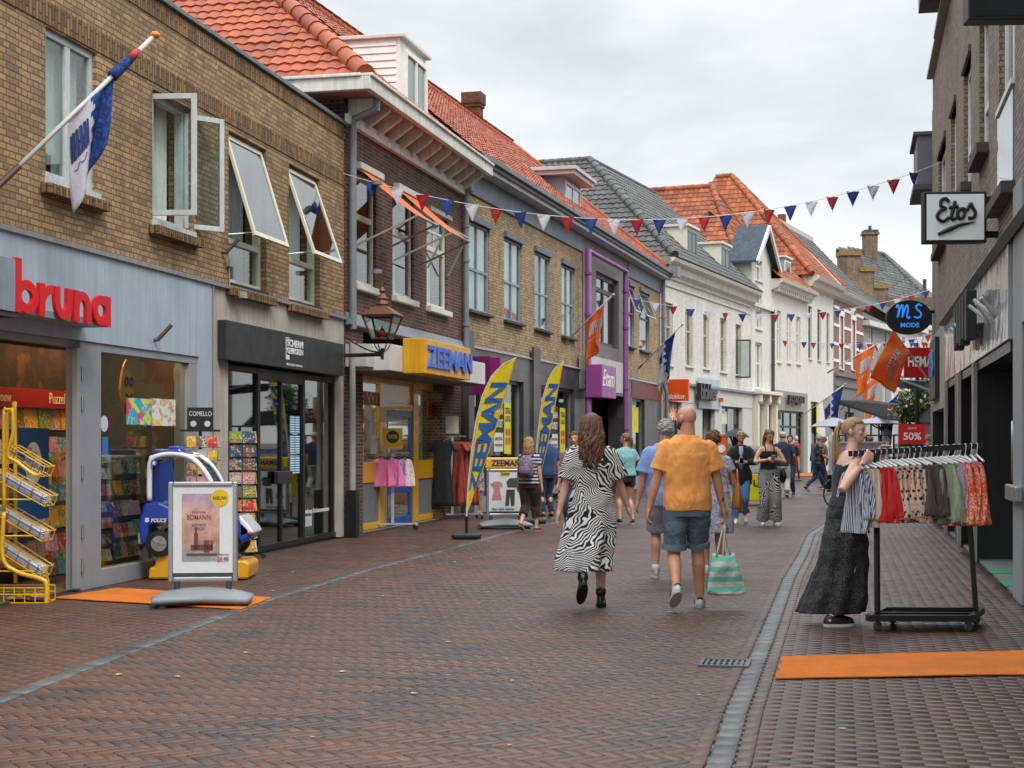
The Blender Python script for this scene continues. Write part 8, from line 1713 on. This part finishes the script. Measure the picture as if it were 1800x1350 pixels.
# 8 black blazer woman with phone
def phone(t, j, col='1a1a1e', x=0):
    w = (j['wr'][0]+j['wr'][1])/2; MB().obox((w.x, w.y+.09, w.z+.03), .075, .012, .14, Matrix.Rotation(-.7, 3, 'X')).build('phone', plain(col, .2), t, bevel=.004)
def blz(t, j):
    phone(t, j); m = MB(); m.loft([(0,.118,.98,.03,.02),(0,.128,1.2,.035,.02),(0,.122,1.36,.04,.02),(0,.08,1.46,.045,.02)], 10); m.build('blouse_front', cloth('pale_blue_blouse', '8f9cb4', .8, .3), t, smooth=True)
    e = MB(); e.M = j['HM']; e.box(-.05,-.006,.03,.05,1.745,1.757); e.box(.006,.05,.03,.05,1.745,1.757); e.build('sunglasses', BLKS, t, bevel=.004)
g_ = G(1302, 921)
person('woman in a long black blazer and blue jeans looking down at her phone', g_.x, g_.y, PI-.1, 1.72, 'f', 'pedestrians looking at phones', ((-.08,-.05,.07),(.09,.16,0)), ((-.07,.24,1.16),(.07,.24,1.16)), elb=((-1,-.3,-.4),(1,-.3,-.4)), sk='d0a088', head=(.05,-.5), hair=dict(mat=BLOND, kind='tail', len=.3, low=1.6, tz=1.74), top=dict(mat=BKT, sleeve=1.85, ease=.032, sease=.018, hem=.74, flare=.02, name='blazer'), bottom=dict(kind='trousers', mat=JEAN, len=1.9, e=(.008,.004)), shoes=dict(mat=WSH), curl=.8, extra=blz)
# 9 woman in patterned trousers with phone
g_ = G(1351, 924)
def px9(t, j): phone(t, j, 'a8a8ac'); m = MB(); [m.tube([(s_*.075,.1,1.34),(s_*.085,.03,1.47),(s_*.08,-.08,1.4)], .01, 6, sub=3) for s_ in (-1, 1)]; m.build('strap', BKT, t); MB().loft([(-.25,-.02,.78,.05,.1),(-.27,-.02,.9,.07,.13),(-.26,-.02,1.04,.03,.1)], 14).build('shoulder_bag', LBK, t, smooth=True)
person('woman with very long brown hair in a black camisole and black and white patterned trousers', g_.x, g_.y, PI+.1, 1.74, 'f', 'pedestrians looking at phones', ((-.11,.1,0),(.12,.0,0)), ((-.06,.24,1.2),(.07,.24,1.2)), elb=((-1,-.4,-.5),(1,-.4,-.5)), sk='d2a186', head=(.2,-.42), hair=dict(mat=LBROWN, kind='long', len=.42, wave=.008, wide=.085, low=1.6), build=1.05, top=dict(mat=BKT, sleeve=0, ease=.01, hem=.98, neck=1.36, name='camisole'), bottom=dict(kind='trousers', mat=ZEB2, len=1.96, e=(.025,.075), top=1.03), shoes=dict(mat=WSH), curl=.8, extra=px9)
# 10 navy T-shirt man
g_ = G(1376, 876); cap_ = lambda t, j: (lambda e: e.build('cap', plain('b8aea6', .7), t, smooth=True))((lambda e: (setattr(e, 'M', j['HM']), e.ell((0,-.0,1.70), .088,.105,.065, 16, 10))[1])(MB()))
person('man in navy T-shirt, cream trousers and pale cap, walking towards the grey shopfront', g_.x, g_.y, -.25, 1.78, 'm', None, ((-.1,.1,0),(.12,-.15,.08)), ((-.28,.1,.85),(.33,.2,.95)), sk='b98468', hair=dict(mat=GREY, kind='short', low=1.58, tuft=.02), top=dict(mat=NAVY, sleeve=.75, ease=.025, hem=.84, name='t_shirt'), bottom=dict(kind='trousers', mat=CREAMC, len=1.92, e=(.02,.03)), shoes=dict(mat=BLKS), extra=cap_)
# 11 man in floral shirt walking right
g_ = G(1440, 867)
person('man in dark floral shirt and jeans striding right behind the young woman', g_.x, g_.y, -1.25, 1.72, 'm', None, ((-.1,-.36,.1),(.1,.3,0)), ((-.25,.15,.9),(.28,.2,1.0)), sk='b5826a', hair=dict(mat=GREY, kind='short', tuft=.02, low=1.62), build=1.1, top=dict(mat=FLOR, sleeve=.8, ease=.03, hem=.86, name='shirt'), bottom=dict(kind='trousers', mat=DJ, len=1.92, e=(.015,.015)), shoes=dict(mat=BLKS, sole=WSH))
# 12 young woman pushing the rack
RKX, RKY = 2.72, 12.72
def rkx(t, j):
    w, e = j['wr'][1], j['el'][1]; d = (w-e).normalized(); q = d.to_track_quat('Z', 'Y').to_matrix(); MB().lathe([(.029,-.011),(.031,0),(.029,.011)], w-d*.03, 16, q).build('wristwatch', plain('8a8278', .3, metal=.8), t); MB().lathe([(.018,0),(.018,.008)], w-d*.03+Vector((-.0,-.03,.005)), 14, Matrix.Rotation(PI/2, 3, 'X')).build('watch_dial', plain('c4b8a8', .3), t)
WTR = pattern('speckled_black_cloth', 'dots', '5e5c5a', '1d1c1e', 120, .6)
person('young woman with blonde ponytail and wide speckled dark trousers pushing the clothes rack', RKX, RKY-.08, -PI/2+.22, 1.70, 'f', None, ((-.06,-.03,0),(.10,-.12,.0)), ((-.12,.38,1.43),(.25,.07,1.375)), elb=((-.6,0,-1),('abs',(.275,-.13,1.15))), lean=.18, sk='d6ac96', head=(-.72,.0), hair=dict(mat=BLOND, kind='tail', len=.36, low=1.62, tz=1.70, brow='8a6a4c', dx=-.02), near=True, shrug=.02,
   top=dict(mat=BKT, sleeve=0, ease=.008, hem=.9, neck=1.34, name='strapless_top'), shoes=dict(mat=LBK, sole=plain('bdb9b2', .7)), curl=.9, extra=rkx,
   dress=dict(mat=WTR, neck=1.09, ease=.014, name='wide_trousers', fold=.03, pn=9, st=[(-.07,-.08,.10,.20,.29,.10),(-.05,-.05,.22,.20,.27,.08),(-.03,.01,.5,.195,.225,.06),(0,.02,.75,.20,.19,.03),(0,0,.9,.18,.125,.01),(0,.02,1.02,.145,.105)]))
# terrace guests and others far off
for i, (px, py, Y, H, yaw, hm, tm, bm_, lab) in enumerate((
    (1389,0,43,1.7,2.6,DARK,BKT,DJ,'dark-haired person in black standing beyond the man in the navy T-shirt'),
    (1530,0,47,1.68,.4,LBROWN,cloth('blue_cloth','26426c',.85,.3),DJ,'person in blue seen behind the young woman on the terrace'),
    (1632,0,44,1.72,.2,GREY,cloth('grey_tee','6a7480',.85,.3),DJ,'person in a grey T-shirt at the corner of the right-hand wall'),
    (1010,0,24.5,1.66,2.9,LBROWN,cloth('rose_cloth','8a6a6c',.85,.3),DJ,'brown-haired woman hidden in front of the zebra print dress'),
    (962,0,30.5,1.72,.5,DARK,cloth('blue_jacket','1f4470',.85,.3),DJ,'person in a blue jacket between the second feather flag and the window'),
    (1448,0,50,1.68,1.6,LBROWN,cloth('green_tee','3c4a3c',.85,.3),DJ,'person standing by the far bicycles behind the floral shirt'),
    (1505,0,52,1.66,-.5,LBROWN,cloth('tan_tee','7c6450',.85,.3),DJ,'person in brown under the lilac parasols'))):
    person(lab, (px-CX)/F*Y, Y, yaw, H, 'm' if i in (0,2,4) else 'f', 'people far off in the street', hair=dict(mat=hm, kind='short', low=1.57, tuft=.03), top=dict(mat=tm, sleeve=.8, ease=.03, hem=.86), bottom=dict(kind='trousers', mat=bm_, len=1.9, e=(.02,.02)), shoes=dict(mat=BLKS))

# ------------------------------------------------------------------ pieces that were gathered in one mesh become parts of their own
SPLIT = {'pier','eaves_board','flag_socket','wire_pocket','hinge','plaster_band','display_rail','coping','bracket','party_wall','shop_window','base_panel','metal_pilaster','dark_pier','ceiling_lamp','round_sticker','mossy_capping','foot','red_dots','pipe_joint','green_tile','door_pull','awning_arm','stay','top_dots','card_top','display_rail','strap','grate_bar','window_sticker','rooflight_box','projector','post','sign_box'}
for o in list(COL.objects):
    if o.type != 'MESH' or o.name.split('.')[0] not in SPLIT or o.parent is None: continue
    me = o.data; par = list(range(len(me.vertices)))
    def find(x):
        while par[x] != x: par[x] = par[par[x]]; x = par[x]
        return x
    for e in me.edges:
        a_, b_ = find(e.vertices[0]), find(e.vertices[1])
        if a_ != b_: par[a_] = b_
    comp = {}
    for p in me.polygons: comp.setdefault(find(p.vertices[0]), []).append(p.index)
    if not 2 <= len(comp) <= 400: continue
    bb = {}
    for k_, ps in comp.items():
        vs_ = {v for p in ps for v in me.polygons[p].vertices}; cs = [me.vertices[v].co for v in vs_]
        bb[k_] = [(min(c_[i] for c_ in cs)-.02, max(c_[i] for c_ in cs)+.02) for i in range(3)]
    ks = list(comp); grp = {k_: k_ for k_ in ks}
    def gf(x):
        while grp[x] != x: x = grp[x]
        return x
    for i, ka in enumerate(ks):
        for kb in ks[i+1:]:
            if all(bb[ka][q][0] <= bb[kb][q][1] and bb[kb][q][0] <= bb[ka][q][1] for q in range(3)): grp[gf(ka)] = gf(kb)
    sets = {}
    for k_ in ks: sets.setdefault(gf(k_), []).extend(comp[k_])
    if len(sets) < 2: continue
    base = o.name.split('.')[0]
    for j, ps in enumerate(sets.values()):
        idx = {}; vs_ = []; fs_ = []
        for p in ps:
            f = []
            for v in me.polygons[p].vertices:
                if v not in idx: idx[v] = len(vs_); vs_.append(tuple(me.vertices[v].co))
                f.append(idx[v])
            fs_.append(f)
        m2_ = bpy.data.meshes.new(base); m2_.from_pydata(vs_, [], fs_)
        for mt in me.materials: m2_.materials.append(mt)
        m2_.polygons.foreach_set('use_smooth', [me.polygons[ps[0]].use_smooth]*len(fs_))
        if j == 0: first = m2_
        else:
            c_ = o.copy(); c_.data = m2_; COL.objects.link(c_); c_.parent = o.parent
    o.data = first
